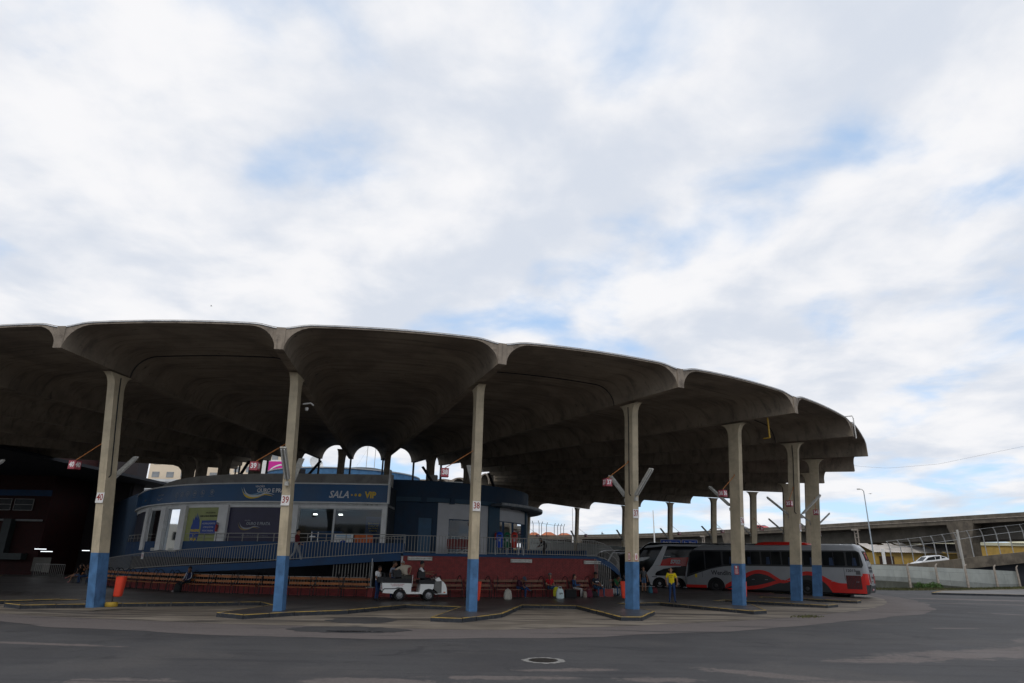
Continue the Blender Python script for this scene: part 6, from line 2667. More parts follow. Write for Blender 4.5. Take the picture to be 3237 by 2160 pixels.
# orange tile roofs far behind the highway
M_tile = mat('orange_tile_roof', (.42, .13, .055), .85, .2, .3, dirt=(.25, .09, .045), dirt_amt=.5, dirt_scale=.3, world=True)
M_farwall = mat('far_cream_wall', (.40, .37, .31), .9, .1, .3, world=True)
FH = 250
for i, (a, b, ze, zp, lb) in enumerate(((.0285, .047, .0362, .0405, 'leftmost of the three far houses with orange tiled roofs'), (.0475, .0712, .0362, .0412, 'middle of the three far houses with orange tiled roofs'), (.0722, .0945, .0362, .0402, 'rightmost of the three far houses with orange tiled roofs'))):
    x0, x1 = a * FH, b * FH
    ze, zp = ze * FH + CAMZ, zp * FH + CAMZ
    t = thing('tiled_house', lb, 'house', ((x0 + x1) / 2, FH, 0), 0, 'far houses with orange roofs')
    w = (x1 - x0) / 2
    mb = MB()
    mb.box((0, 3, ze / 2), (2 * w - .4, 6, ze))
    mb.build('wall', M_farwall, t)
    mb = MB()
    e = [(-w, -.5, ze), (w, -.5, ze), (w, 6.5, ze), (-w, 6.5, ze)]
    r_ = [(-w * .35, 3, zp), (w * .35, 3, zp)]
    mb.raw(e + r_, [(0, 1, 5, 4), (1, 2, 5), (2, 3, 4, 5), (3, 0, 4)])
    mb.build('roof', M_tile, t)
# slender cranked fence posts on the far ramp
t = thing('cranked_fence', 'row of thin cranked fence posts against the sky beyond the pavilion', 'fence')
cr = [(.0361, .0565, .0407), (.045, .0571, .0405), (.0486, .0556, .040), (.056, .0545, .039), (.0675, .0535, .0392), (.0725, .0531, .0392), (.0770, .0528, .0391), (.0815, .0526, .0391)]
Y_ = 205
for a, zt, zb in cr:
    x = a * Y_
    mb = MB()
    mb.tube([(x, Y_, 9), (x, Y_, zt * Y_ + CAMZ - .9), (x + (.35 if a > .046 else -.3), Y_, zt * Y_ + CAMZ)], .09, 5)
    mb.build('post', M_dkmetal, t)
mb = MB()
mb.tube([(.0297 * Y_, Y_, .0533 * Y_ + CAMZ), (.046 * Y_, Y_, .0535 * Y_ + CAMZ), (.066 * Y_, Y_, .0508 * Y_ + CAMZ), (.081 * Y_, Y_, .0500 * Y_ + CAMZ)], .04, 4)
mb.build('rail', M_dkmetal, t)

# traffic island and grass strip at the right
mb = MB()
isl = [(35.03, 57.05), (41.6, 55.67), (62, 51.4), (80, 60), (66, 79.5), (53.5, 71.4), (38.7, 61.7)]
mb.prism(isl, -.02, .14)
struct(mb.build('traffic_island', M_plat))
ik = thing('kerb', 'low kerb with a yellow top line round the traffic island on the right', 'kerb')
ik['kind'] = 'structure'
for a, b in zip(isl, isl[1:] + isl[:1]):
    a, b = Vector((*a, 0)), Vector((*b, 0))
    d = (b - a).normalized()
    n = Vector((d.y, -d.x, 0))
    ns = max(1, int((b - a).length / 2))
    if a.x > 61 and b.x > 61:
        continue
    for i in range(ns):
        p, q = a.lerp(b, i / ns + .002), a.lerp(b, (i + 1) / ns - .002)
        mb = MB()
        vs = [p + n * .03, q + n * .03, q - n * .14, p - n * .14]
        mb.prism([(v.x, v.y) for v in vs], -.02, .155, 0, 1)
        mb.build('kerb_stone', [M_kerb, M_yellow], ik)
M_grass = mat('dry_green_grass', (.06, .065, .025), .9, .35, .6, dirt=(.13, .10, .05), dirt_amt=.6, dirt_scale=.5, world=True)
mb = MB()
gp = [(30, 66.3), (36.5, 65.2), (39.5, 66.2), (45, 69.2), (56.5, 76.2), (66, 83)]
gq = [(30, 70.5), (36.5, 69.2), (42.3, 71.9), (50.6, 75.3), (57, 79.8), (66, 86.5)]
mb.grid([[(x, y, .012) for x, y in gp], [(x, y, .03) for x, y in gq]])
struct(mb.build('grass_strip', M_grass))
rg = random.Random(4)
mb = MB()
for i in range(5200):
    u = rg.random()
    seg = min(len(gp) - 2, int(u * (len(gp) - 1)))
    f = u * (len(gp) - 1) - seg
    a = Vector((*gp[seg], 0)).lerp(Vector((*gp[seg + 1], 0)), f)
    b = Vector((*gq[seg], 0)).lerp(Vector((*gq[seg + 1], 0)), f)
    p = a.lerp(b, rg.random() ** .8)
    h = rg.uniform(.05, .22)
    t_ = rg.uniform(0, 2 * pi)
    w = .035
    dx, dy = cos(t_) * w, sin(t_) * w
    lx, ly = rg.uniform(-.08, .08), rg.uniform(-.08, .08)
    mb.poly([(p.x - dx, p.y - dy, .01), (p.x + dx, p.y + dy, .01), (p.x + lx, p.y + ly, h)])
tag(mb.build('grass', M_grass, None), 'short dry grass along the foot of the grey wall', 'grass', kind='stuff')
M_leaf = mat('bright_green_leaves', (.055, .12, .022), .7, .4, 3)


def shrub(loc, rx, h, lb, n, sd):
    rg = random.Random(sd)
    t = thing('shrub', lb, 'shrub', loc, 0, 'shrubs at the foot of the grey wall')
    mb = MB()
    for i in range(7):
        a = rg.uniform(0, 2 * pi)
        mb.tube([(0, 0, 0), (rx * .4 * cos(a), .3 * sin(a), h * .5), (rx * .8 * cos(a), .5 * sin(a), h * rg.uniform(.6, 1))], [.025, .018, .008], 5)
    mb.build('stem', mat('brown_stem', (.08, .055, .035), .9, .2, 5), t)
    mb = MB()
    for i in range(n):
        a = rg.uniform(0, 2 * pi)
        r = rg.random() ** .6
        z = h * (rg.random() ** .8) * (1 - .45 * r) + .03
        c = Vector((rx * r * cos(a), .55 * r * sin(a), z))
        u = Vector((rg.uniform(-1, 1), rg.uniform(-1, 1), rg.uniform(-.6, .9))).normalized() * rg.uniform(.05, .11)
        v = u.cross(Vector((rg.uniform(-1, 1), rg.uniform(-1, 1), rg.uniform(-1, 1)))).normalized() * .03
        mb.poly([c - u, c + v, c + u, c - v])
    o = mb.build('foliage', M_leaf, t)
    o['kind'] = 'stuff'


shrub((43.0, 71.9, 0), .55, .72, 'small bright shrub close to the first concrete post', 420, 1)
shrub((45.1, 72.9, 0), 1.0, .70, 'wider darker shrub between the first and second concrete posts', 700, 2)
rg = random.Random(8)
mb = MB()
for i in range(160):
    p = pc(41.2 + rg.gauss(0, .18), 306.5 + rg.gauss(0, .55), .008)
    a = rg.uniform(0, 2 * pi)
    mb.poly([(p.x - .03 * cos(a), p.y - .03 * sin(a), .008), (p.x + .03 * cos(a), p.y + .03 * sin(a), .008), (p.x + rg.uniform(-.08, .08), p.y + rg.uniform(-.05, .05), rg.uniform(.04, .10))])
tag(mb.build('weeds', M_grass, None), 'tuft of weeds in the joint between apron and asphalt', 'weeds', kind='stuff')

# overhead wire and birds
mb = MB()
W_ = []
for i in range(25):
    t_ = i / 24
    x = 34.0 + 26 * t_
    y = 62.5 + 2 * t_
    sl = interp([(.53, .1456), (.582, .1433), (.66, .151), (.7987, .1807), (1.0, .23)], x / y)
    W_.append((x, y, CAMZ + sl * y))
mb.tube([(26.9, 52.5, 9.9)] + W_, .007, 4)
tag(mb.build('overhead_wire', M_cable, None), 'thin sagging wire running from the canopy to the right edge', 'wire')
for i, (r_, sl, Y_, lb, k) in enumerate(((.5475, .1065, 90, 'tiny dark bird beside the street lamp head', .35), (-.5, .40, 120, 'tiny bird in the sky at the far left', .45))):
    t = thing('bird', lb, 'bird', (r_ * Y_, Y_, CAMZ + sl * Y_ * .98), rad(20), 'birds in the sky')
    mb = MB()
    mb.lathe([(0, -.5), (.09, -.3), (.12, 0), (.07, .35), (0, .5)], 8, M=Matrix.Rotation(rad(90), 3, 'Y') @ Matrix.Scale(k, 3))
    mb.build('body', M_cable, t)
    for sg in (-1, 1):
        mb = MB()
        mb.poly([(-.15 * k, 0, .02), (.2 * k, 0, .02), (.05 * k, sg * .6 * k, .2 * k), (-.1 * k, sg * 1.1 * k, .12 * k)])
        mb.build('wing', M_cable, t)

# city blocks behind the station, seen through the openings below the canopy
M_beige = mat('beige_block_render', (.66, .55, .42), .85, .08, .2, world=True)
M_beige2 = mat('sand_block_render', (.42, .33, .20), .85, .1, .2, world=True)
M_greyroof = mat('pale_grey_roofing', (.60, .61, .61), .8, .12, .3, world=True)


def block(name, label, x0, x1, y, h, m, depth=14, floors=0, bays=0, roof=None):
    t = thing(name, label, 'building', ((x0 + x1) / 2, y, 0), 0, 'city blocks behind the station')
    w = x1 - x0
    mb = MB()
    mb.box((0, depth / 2, h / 2), (w, depth, h))
    mb.build('wall', m, t)
    mb = MB()
    mb.box((0, depth / 2, h + .25), (w + .6, depth + .6, .5))
    mb.build('roof', roof or m, t)
    if floors:
        mw = MB()
        mw.box((0, 0, 0), (w / bays * .5, .12, 1.3))
        first = None
        for f in range(floors):
            for b_ in range(bays):
                p = (-w / 2 + w * (b_ + .5) / bays, -.03, h - 2.2 - 3.1 * f)
                if first is None:
                    first = mw.build('window', mat('far_window_glass', (.24, .25, .26), .3, .2, .5), t, loc=p)
                else:
                    dup(first, 'window', t, p)
    return t


block('apartment_block', 'tall beige block with small windows right of the 39 sign', -66, -54.5, 155, 33, M_beige, floors=7, bays=4)
block('apartment_block', 'sand coloured block seen left of the 39 sign', -88, -67, 160, 29, M_beige, floors=6, bays=6)
block('flat_roof_building', 'low building with a pale grey roof in front of the beige blocks', -92, -52, 140, 16.8, M_greyroof, floors=1, bays=9)
block('flat_roof_building', 'cream low rise at the far left of the openings', -150, -95, 150, 18.5, M_beige, floors=4, bays=14, roof=M_greyroof)
block('flat_roof_building', 'grey low rise behind the brick wing', -215, -152, 150, 16, M_greyroof, floors=4, bays=14)
bb = thing('billboard', 'magenta billboard with a white swirl beside column 39', 'billboard', (-46.2, 128, 0))
mb = MB()
mb.box((0, .1, 18.4), (4.6, .3, 3.4))
mb.build('frame', M_white, bb)
mb = MB()
mb.box((.35, -.08, 18.4), (3.4, .06, 2.8))
mb.build('panel', mat('magenta_print', (.62, .02, .30), .5, .05, 2), bb)
mb = MB()
P = catmull([(-1.2, 17.0), (-.4, 18.2), (.9, 18.9), (2.0, 19.0)], 8)
mb.grid([[(p.x, -.12, p.y) for p in P], [(p.x, -.12, p.y + .28) for p in P]])
mb.build('swirl', M_white, bb)
for x in (-1.5, 1.5):
    mb = MB()
    mb.box((x, .3, 8.4), (.4, .4, 16.8))
    mb.build('post', M_dkmetal, bb)
# long city edge far behind, closing the horizon beyond the bays
rg = random.Random(21)
x = -330
i = 0
while x < 330:
    w = rg.uniform(18, 34)
    if not (-16 < x < 30):
        pass
    h = rg.uniform(7, 10.5)
    t = thing('far_building', 'distant low block on the skyline, %s' % 'plain', 'building', (x + w / 2, 330 + rg.uniform(-20, 30), 0), 0, 'distant blocks on the skyline')
    mb = MB()
    mb.box((0, 0, h / 2), (w - 1, 14, h))
    mb.build('wall', (M_farwall, M_beige, M_greyroof, M_beige2)[i % 4], t)
    mb = MB()
    mb.box((0, 0, h + .3), (w - .4, 14.6, .6))
    mb.build('roof', M_oldroof, t)
    x += w
    i += 1

# unseen blocks added behind the viewer to fill glass reflections and dim the canopy
rg = random.Random(33)
places = [(a, rg.uniform(76, 92)) for a in range(-168, -14, 12)]
spots = [((d * cos(rad(a)) * 1.2, d * sin(rad(a)) - 4), rad(a) + rad(90)) for a, d in places] + [((-112, y), rad(-90)) for y in (8, 30, 52, 74, 96)]
for (x_, y_), rz_ in spots:
    h = rg.uniform(7, 13)
    c = Vector((x_, y_, 0))
    a = rz_ - rad(90)
    i = int(x_ * 7 + y_) % 3
    t = thing('unseen_block', 'plain unseen block added behind the viewer', 'building', c, a + rad(90), 'unseen blocks added behind the viewer')
    mb = MB()
    mb.box((0, 0, h / 2), (17.5, 12, h))
    mb.build('wall', (M_farwall, M_beige2, mat('dull_grey_render', (.24, .23, .22), .85, .1, .3))[i % 3], t)
    first = None
    mw = MB()
    mw.box((0, 0, 0), (1.3, .1, 1.4))
    for f in range(int(h / 3.2)):
        for b_ in range(6):
            p = (-7.2 + b_ * 2.9, 6.02, 2.2 + f * 3.1)
            if first is None:
                first = mw.build('window', M_busglass, t, loc=p)
            else:
                dup(first, 'window', t, p)
# ------------------------------------------------------------------ people
PALETTE = {}


def cloth(name, col, var=.15):
    return mat(name, col, .85, var, 12, .1)


SKIN_A = mat('light_brown_skin', (.36, .19, .12), .55, .08, 10)
SKIN_B = mat('brown_skin', (.20, .10, .06), .55, .08, 10)
HAIR_D = mat('dark_hair', (.018, .013, .010), .6, .2, 20)
HAIR_G = mat('grey_hair', (.34, .33, .31), .7, .2, 20)
EYE = mat('dark_eye', (.01, .008, .008), .3, .1, 5)


def base_pose(kind):
    if kind == 'stand':
        J = dict(pelvis=(0, .01, .94), belly=(0, .0, 1.10), chest=(0, .02, 1.28), neck=(0, .02, 1.46), head=(0, -.01, 1.60), top=(0, .01, 1.715))
        for s, n in ((1, 'L'), (-1, 'R')):
            J.update({'sh' + n: (s * .185, .03, 1.41), 'el' + n: (s * .245, .06, 1.12), 'wr' + n: (s * .25, .0, .87), 'ha' + n: (s * .245, -.03, .79),
                      'hip' + n: (s * .095, .01, .90), 'kn' + n: (s * .105, -.02, .49), 'an' + n: (s * .11, .03, .09), 'toe' + n: (s * .13, -.15, .035)})
    else:
        J = dict(pelvis=(0, .0, .54), belly=(0, .03, .70), chest=(0, .05, .88), neck=(0, .04, 1.06), head=(0, .0, 1.20), top=(0, .02, 1.315))
        for s, n in ((1, 'L'), (-1, 'R')):
            J.update({'sh' + n: (s * .185, .05, 1.01), 'el' + n: (s * .24, .0, .74), 'wr' + n: (s * .11, -.22, .63), 'ha' + n: (s * .06, -.28, .60),
                      'hip' + n: (s * .095, -.02, .52), 'kn' + n: (s * .13, -.44, .50), 'an' + n: (s * .13, -.42, .09), 'toe' + n: (s * .14, -.59, .035)})
    return J


RAD = dict(pelvis=.135, belly=.125, chest=.150, neck=.058, head=.098, top=.072, sh=.072, el=.046, wr=.031, ha=.036, hip=.095, kn=.060, an=.042, toe=.034)


def person(label, loc, rz, kind='stand', over=None, top=None, sleeve='short', legs=None, shoes=None, skin=None, hair=None, height=1.74, look=(0, -1, 0), shorts=False, stout=1.0, group=None, cap=None, long_hair=False, collar=None):
    J = {k: Vector(v) for k, v in base_pose(kind).items()}
    for k, v in (over or {}).items():
        J[k] = Vector(v)
    sc = height / 1.74
    skin = skin or SKIN_A
    legs = legs or cloth('denim', (.03, .06, .14))
    shoes = shoes or cloth('dark_shoe', (.02, .02, .02))
    root = thing('person', label, 'person', loc, rz, group)
    look = Vector(look).normalized()
    # --- skeleton graph: name -> vertex, edges carry the body region
    V, R, E = [], [], []
    idx = {}

    def add(n, p, r):
        idx[n] = len(V)
        V.append(Vector(p) * sc)
        R.append(r * sc)
        return idx[n]

    def rad_of(n):
        b = n[:-1] if n[-1] in 'LR' and n[:-1] in RAD else n
        r = RAD[b]
        return r * (stout if b in ('belly', 'chest', 'pelvis') else 1)

    for n, p in J.items():
        add(n, p, rad_of(n))
    side = look.cross(Vector((0, 0, 1)))
    add('nose', J['head'] + look * .105 + Vector((0, 0, .0)), .017)
    add('chin', J['head'] + look * .045 - Vector((0, 0, .085)), .046)

    def seg(a, b, reg):
        E.append((idx[a], idx[b], reg))

    seg('pelvis', 'belly', 'top')
    seg('belly', 'chest', 'top')
    seg('chest', 'neck', 'neck')
    seg('neck', 'head', 'head')
    seg('head', 'top', 'head')
    seg('head', 'nose', 'head')
    seg('head', 'chin', 'head')
    for n in 'LR':
        seg('chest', 'sh' + n, 'top')
        mid = J['sh' + n].lerp(J['el' + n], .55)
        add('ua' + n, mid, .056)
        seg('sh' + n, 'ua' + n, 'sleeve')
        seg('ua' + n, 'el' + n, 'arm')
        seg('el' + n, 'wr' + n, 'arm')
        seg('wr' + n, 'ha' + n, 'hand')
        # fingers: four unequal ones, bent, and a thumb from the side of the palm
        d = (J['ha' + n] - J['wr' + n]).normalized()
        ax = d.cross(Vector((0, 0, 1))) if abs(d.z) < .8 else d.cross(Vector((0, 1, 0)))
        ax = ax.normalized() if ax.length > .01 else Vector((1, 0, 0))
        curl = d.cross(ax).normalized()
        if curl.z > 0 and abs(d.z) < .8:
            curl = -curl
        if abs(d.z) >= .8 and curl.y > 0:
            curl = -curl
        for i, (o, l) in enumerate(((-.030, .066), (-.010, .078), (.010, .072), (.030, .056))):
            a = J['ha' + n] + ax * o + d * .030
            b = a + d * l * .6 + curl * .012
            c = b + d * l * .3 + curl * .030
            add('f%d%sa' % (i, n), a, .011)
            add('f%d%sb' % (i, n), b, .010)
            add('f%d%sc' % (i, n), c, .008)
            seg('ha' + n, 'f%d%sa' % (i, n), 'hand')
            seg('f%d%sa' % (i, n), 'f%d%sb' % (i, n), 'hand')
            seg('f%d%sb' % (i, n), 'f%d%sc' % (i, n), 'hand')
        a = J['ha' + n] + ax * .048 + d * .004 + curl * .012
        b = a + ax * .020 + d * .034 + curl * .010
        add('t%sa' % n, a, .013)
        add('t%sb' % n, b, .010)
        seg('ha' + n, 't%sa' % n, 'hand')
        seg('t%sa' % n, 't%sb' % n, 'hand')
        seg('pelvis', 'hip' + n, 'legs')
        th_ = J['hip' + n].lerp(J['kn' + n], .5)
        add('th' + n, th_, .082)
        seg('hip' + n, 'th' + n, 'legs')
        seg('th' + n, 'kn' + n, 'thigh2')
        cf = J['kn' + n].lerp(J['an' + n], .35)
        add('cf' + n, cf, .058)
        seg('kn' + n, 'cf' + n, 'shin')
        seg('cf' + n, 'an' + n, 'shin')
        seg('an' + n, 'toe' + n, 'shoe')
    bm = bmesh.new()
    lay = bm.verts.layers.skin.verify()
    vs = []
    for p, r in zip(V, R):
        v = bm.verts.new(p)
        v[lay].radius = (r, r)
        vs.append(v)
    vs[idx['pelvis']][lay].use_root = True
    for a, b, _ in E:
        bm.edges.new((vs[a], vs[b]))
    me = bpy.data.meshes.new('body')
    bm.to_mesh(me)
    bm.free()
    tmp = bpy.data.objects.new('body', me)
    COL.objects.link(tmp)
    sk = tmp.modifiers.new('skin', 'SKIN')
    sk.use_smooth_shade = True
    sub = tmp.modifiers.new('subsurf', 'SUBSURF')
    sub.levels = 1
    dg = bpy.context.evaluated_depsgraph_get()
    out = bpy.data.meshes.new_from_object(tmp.evaluated_get(dg))
    bpy.data.objects.remove(tmp)
    bpy.data.meshes.remove(me)
    slots = [skin, top or skin, legs, shoes]
    out.materials.clear()
    for m in slots:
        out.materials.append(m)
    reg_slot = dict(top=1, neck=0, head=0, sleeve=1, arm=1 if sleeve == 'long' else 0, hand=0, legs=2, thigh2=0 if shorts else 2, shin=0 if shorts else 2, shoe=3)
    segs = [(V[a], V[b], reg, (R[a] + R[b]) / 2) for a, b, reg in E]
    neckcut = (J['neck'] * sc)
    for f in out.polygons:
        c = f.center
        best, bs = 1e9, None
        for a, b, reg, r in segs:
            ab = b - a
            t = max(0, min(1, (c - a).dot(ab) / max(1e-9, ab.length_squared)))
            d = (a + ab * t - c).length - r * .8
            if d < best:
                best, bs = d, (reg, t)
        reg, t = bs
        s = reg_slot[reg]
        if reg == 'neck':
            s = 1 if t < .62 else 0
        if reg == 'top' and c.z < J['pelvis'].z * sc - .02:
            s = 2
        f.material_index = s
        f.use_smooth = True
    body = bpy.data.objects.new('body', out)
    COL.objects.link(body)
    body.parent = root
    # hair or cap, eyes, ears
    hc = (J['head'] * .45 + J['top'] * .55) * sc
    up = (J['top'] - J['head']).normalized()
    fwd = (look - up * look.dot(up)).normalized()
    lat = fwd.cross(up)
    M = Matrix((lat, -fwd, up)).transposed()
    if hair:
        mb = MB()
        prof = []
        rows = []
        for q in range(0, 8):
            a = rad(-25 + q * 115 / 7)
            ring = []
            for j in range(16):
                t = j / 16 * 2 * pi
                w = .112 * cos(a) if a > 0 else .112
                p = Vector((w * cos(t) * .92, w * sin(t), .115 * sin(a)))
                if a < 0:
                    p = Vector((.104 * cos(t) * .94, .108 * sin(t), .115 * sin(a)))
                    if sin(t) < -.15:
                        p.z = .005
                p.y += .012
                ring.append(hc + M @ (p * sc))
            rows.append(ring)
        mb.grid(rows, close=True)
        mb.poly(rows[-1])
        mb.build('hair', hair, root, smooth=80)
        if long_hair:
            mb = MB()
            rows = []
            for z, w, dp in ((.02, .11, .10), (-.10, .115, .10), (-.22, .10, .07), (-.34, .06, .04)):
                rows.append([hc + M @ (Vector((w * cos(t) * .95, .035 + dp * max(-.1, sin(t)), z)) * sc) for t in [j / 14 * 2 * pi for j in range(14)]])
            mb.grid(rows, close=True)
            mb.poly(rows[-1])
            mb.build('long_hair', hair, root, smooth=80)
    if cap:
        mb = MB()
        rows = []
        for q in range(0, 6):
            a = rad(q * 18)
            rows.append([hc + M @ (Vector((.118 * cos(a) * cos(t) * .94, .118 * cos(a) * sin(t) + .005, .012 + .118 * sin(a))) * sc) for t in [j / 16 * 2 * pi for j in range(16)]])
        mb.grid(rows, close=True)
        mb.poly(rows[-1])
        c_ = mb.build('cap', cap, root, smooth=80)
        mb = MB()
        A = [hc + M @ (Vector((.10 * cos(t), -.055 - .05 * abs(sin(t)), .02)) * sc) for t in [rad(180 + j * 20) for j in range(10)]]
        B = [hc + M @ (Vector((.085 * cos(t), -.10 - .085 * abs(sin(t)), .008)) * sc) for t in [rad(180 + j * 20) for j in range(10)]]
        C_ = [p - Vector((0, 0, .008)) for p in B]
        D_ = [p - Vector((0, 0, .008)) for p in A]
        mb.grid([A, B, C_, D_], close=False)
        mb.build('peak', cap, c_, smooth=80)
    hd = J['head'] * sc
    for s in (-1, 1):
        mb = MB()
        mb.lathe([(0, -.010), (.009, -.006), (.011, 0), (.009, .006), (0, .010)], 8, hd + M @ (Vector((s * .036, -.088, .022)) * sc))
        mb.build('eye', EYE, root)
        mb = MB()
        mb.lathe([(0, -.032), (.016, -.02), (.020, 0), (.018, .022), (0, .034)], 8, hd + M @ (Vector((s * .098, .010, -.0)) * sc))
        mb.build('ear', skin, root, smooth=60)
    mb = MB()
    mb.box(hd + M @ (Vector((0, -.098, -.052)) * sc), (.05 * sc, .012, .010), rot=M)
    mb.build('mouth', mat('lip_colour', (.22, .07, .06), .5, .1, 9), root)
    if shorts:
        pass
    return root


def facing(x, y):
    """turn so that the figure's front (-y) points at (x, y) direction"""
    return math.atan2(y, x) + pi / 2


CL_YEL = cloth('yellow_tee', (.78, .60, .01), .06)
CL_NAVYT = cloth('navy_trousers', (.018, .045, .13), .2)
# man in yellow looking at the coach, seen from behind
ym = person('bald man in a yellow shirt', (8.66, 36.45, PZ), facing(.30, .95), 'stand',
            dict(head=(.01, -.03, 1.60), top=(.01, .04, 1.70), elL=(.29, .02, 1.13), elR=(-.29, .02, 1.13), wrL=(.27, -.10, .90), wrR=(-.27, -.06, .90), haL=(.25, -.14, .83), haR=(-.25, -.10, .83), anL=(.15, .03, .09), toeL=(.20, -.13, .035), anR=(-.12, .03, .09), toeR=(-.18, -.13, .035)),
            top=CL_YEL, legs=CL_NAVYT, skin=SKIN_A, height=1.76, look=(0, -.95, .3), stout=1.06)
ym['label'] = 'bald man in a yellow shirt and navy trousers seen from behind on the kerb'
mb = MB()
for i in range(9):
    a = rad(150 - i * 15)
    c = Vector((.105 * cos(a), .205, 1.30 + .07 * sin(a)))
    mb.box(c, (.018, .006, .026))
mb.box((0, .207, 1.27), (.10, .006, .022))
mb.build('back_print', M_txtblk, ym)

WHITE_T = cloth('white_tee', (.70, .70, .70), .05)
# people round the cart (cart axes turned 16 degrees)
ca = rad(16)
cO = Vector((-5.30, 34.0, PZ))


def cart_pt(x, y, z=0.0):
    return cO + Vector((x * cos(ca) - y * sin(ca), x * sin(ca) + y * cos(ca), z))


drv = person('guard in a black cap, black vest and white shirt driving the white cart', cart_pt(1.12, .50, .52), ca + rad(78), 'sit',
             dict(wrL=(.16, -.46, .84), haL=(.15, -.54, .86), elL=(.26, -.18, .80), wrR=(-.16, -.44, .74), haR=(-.15, -.52, .74), elR=(-.26, -.16, .76), anL=(.13, -.52, .10), toeL=(.14, -.66, .05), anR=(-.13, -.50, .10), toeR=(-.14, -.64, .05)),
             top=WHITE_T, legs=cloth('black_trousers', (.012, .013, .016)), skin=SKIN_B, hair=HAIR_D, cap=cloth('black_cap', (.012, .013, .018)), height=1.72, look=(.25, -1, -.25))
mb = MB()
rows = []
for z, w, d in ((.60, .175, .155), (.75, .18, .160), (.90, .185, .168), (.99, .15, .15), (1.02, .09, .11)):
    rows.append([(w * cos(t), .04 + d * sin(t), z) for t in [j / 18 * 2 * pi for j in range(18)]])
mb.grid(rows, close=True)
mb.build('vest', cloth('black_vest', (.014, .016, .018)), drv, smooth=70)
bend = person('man in a beige shirt bending over inside the cart with his back to us', cart_pt(.28, .50, .66), ca + pi + rad(12), 'stand',
              dict(pelvis=(0, .0, .46), belly=(.04, -.03, .62), chest=(.07, -.10, .80), neck=(.08, -.18, .95), head=(.06, -.27, 1.02), top=(.05, -.34, 1.10), shL=(.26, -.12, .87), shR=(-.13, -.10, .93), elL=(.50, -.14, .72), wrL=(.42, -.32, .62), haL=(.38, -.38, .58),
                   elR=(-.33, -.13, .90), wrR=(-.30, -.16, .64), haR=(-.28, -.18, .56), hipL=(.10, 0, .42), hipR=(-.10, 0, .42), knL=(.14, -.30, .20), knR=(-.12, -.32, .20), anL=(.14, .05, .08), anR=(-.12, .05, .08), toeL=(.14, .18, .06), toeR=(-.12, .18, .06)),
              top=cloth('beige_shirt', (.42, .37, .29), .06), legs=cloth('olive_trousers', (.045, .042, .032)), skin=SKIN_A, hair=HAIR_G, height=1.78, look=(0, -.9, -.5), stout=1.12)
chk = person('man in a grey checked shirt standing behind the cart', cart_pt(-.20, 1.55), ca + rad(60), 'stand', dict(head=(.03, -.07, 1.60), top=(.02, -.04, 1.715), wrL=(.2, -.25, 1.0), haL=(.18, -.33, 1.02), elL=(.26, -.02, 1.12)),
             top=cloth('grey_check_shirt', (.20, .22, .27), .35), legs=CL_NAVYT, skin=SKIN_B, hair=HAIR_D, height=1.84, look=(.1, -1, -.35))
wht = person('man in a white T-shirt leaning at the rear of the cart', cart_pt(-1.02, .80), ca + rad(55), 'stand', dict(neck=(.0, -.03, 1.44), head=(.02, -.07, 1.58), top=(.02, -.05, 1.695), wrR=(-.16, -.28, .94), haR=(-.13, -.36, .92), elR=(-.27, -.04, 1.10), wrL=(.22, -.22, .94), haL=(.2, -.3, .92), elL=(.28, -.02, 1.12)),
             top=WHITE_T, legs=CL_NAVYT, skin=SKIN_B, hair=HAIR_D, height=1.62, look=(-.3, -1, -.1), stout=1.08)

# walker on the ramp
s_ = 26.55
p = FL.pos(s_, -.75, ramp_z(s_) - .10)
wk = person('man in a dark red jacket and pale trousers walking up the ramp', p, FL.rot(s_) + rad(90), 'stand',
            dict(knL=(.10, -.17, .50), anL=(.11, -.30, .12), toeL=(.12, -.47, .08), knR=(-.10, .06, .50), anR=(-.11, .36, .14), toeR=(-.12, .24, .03), elL=(.25, .12, 1.14), wrL=(.24, -.08, .96), haL=(.23, -.17, .95), elR=(-.25, -.02, 1.13), wrR=(-.24, -.28, 1.02), haR=(-.23, -.37, 1.05)),
            top=cloth('dark_red_jacket', (.12, .012, .016), .2), sleeve='long', legs=cloth('pale_grey_trousers', (.30, .31, .33), .1), skin=SKIN_A, hair=HAIR_D, cap=cloth('black_cap', (.012, .013, .018)), height=1.78, look=(0, -1, -.1))


# seated on the benches
def seat_on(path, s, off=.05):
    p = path.pos(s, .28 + .13, PZ - .04 + .0)
    return p, path.rot(s)


p, a = seat_on(FL, 20.35)
nv = person('man in a navy tracksuit top with white sleeve stripes on the orange brown benches', p, a - rad(6), 'sit',
            dict(knR=(-.26, -.46, .47), anR=(-.34, -.50, .09), toeR=(-.46, -.58, .04), knL=(.14, -.44, .50), anL=(.12, -.42, .09), toeL=(.14, -.58, .04), wrL=(.05, -.26, .60), wrR=(-.05, -.28, .58)),
            top=cloth('navy_track_top', (.014, .022, .075), .15), sleeve='long', legs=cloth('black_trousers', (.012, .013, .016)), shoes=cloth('white_red_shoe', (.4, .34, .34)), skin=SKIN_B, hair=HAIR_D, height=1.78, look=(.35, -1, .0))
mb = MB()
for s in (-1, 1):
    mb.tube([(s * .19, .0, 1.09), (s * .275, -.01, .96), (s * .30, -.04, .78), (s * .22, -.19, .68)], .014, 6)
mb.tube([(0, -.125, 1.03), (.0, -.13, .62)], .008, 5)
o = mb.build('sleeve_stripes', cloth('white_stripe', (.65, .66, .68), .05), nv)
p, a = Vector((-30.75, 49.45, PZ - .04)), rad(-75)
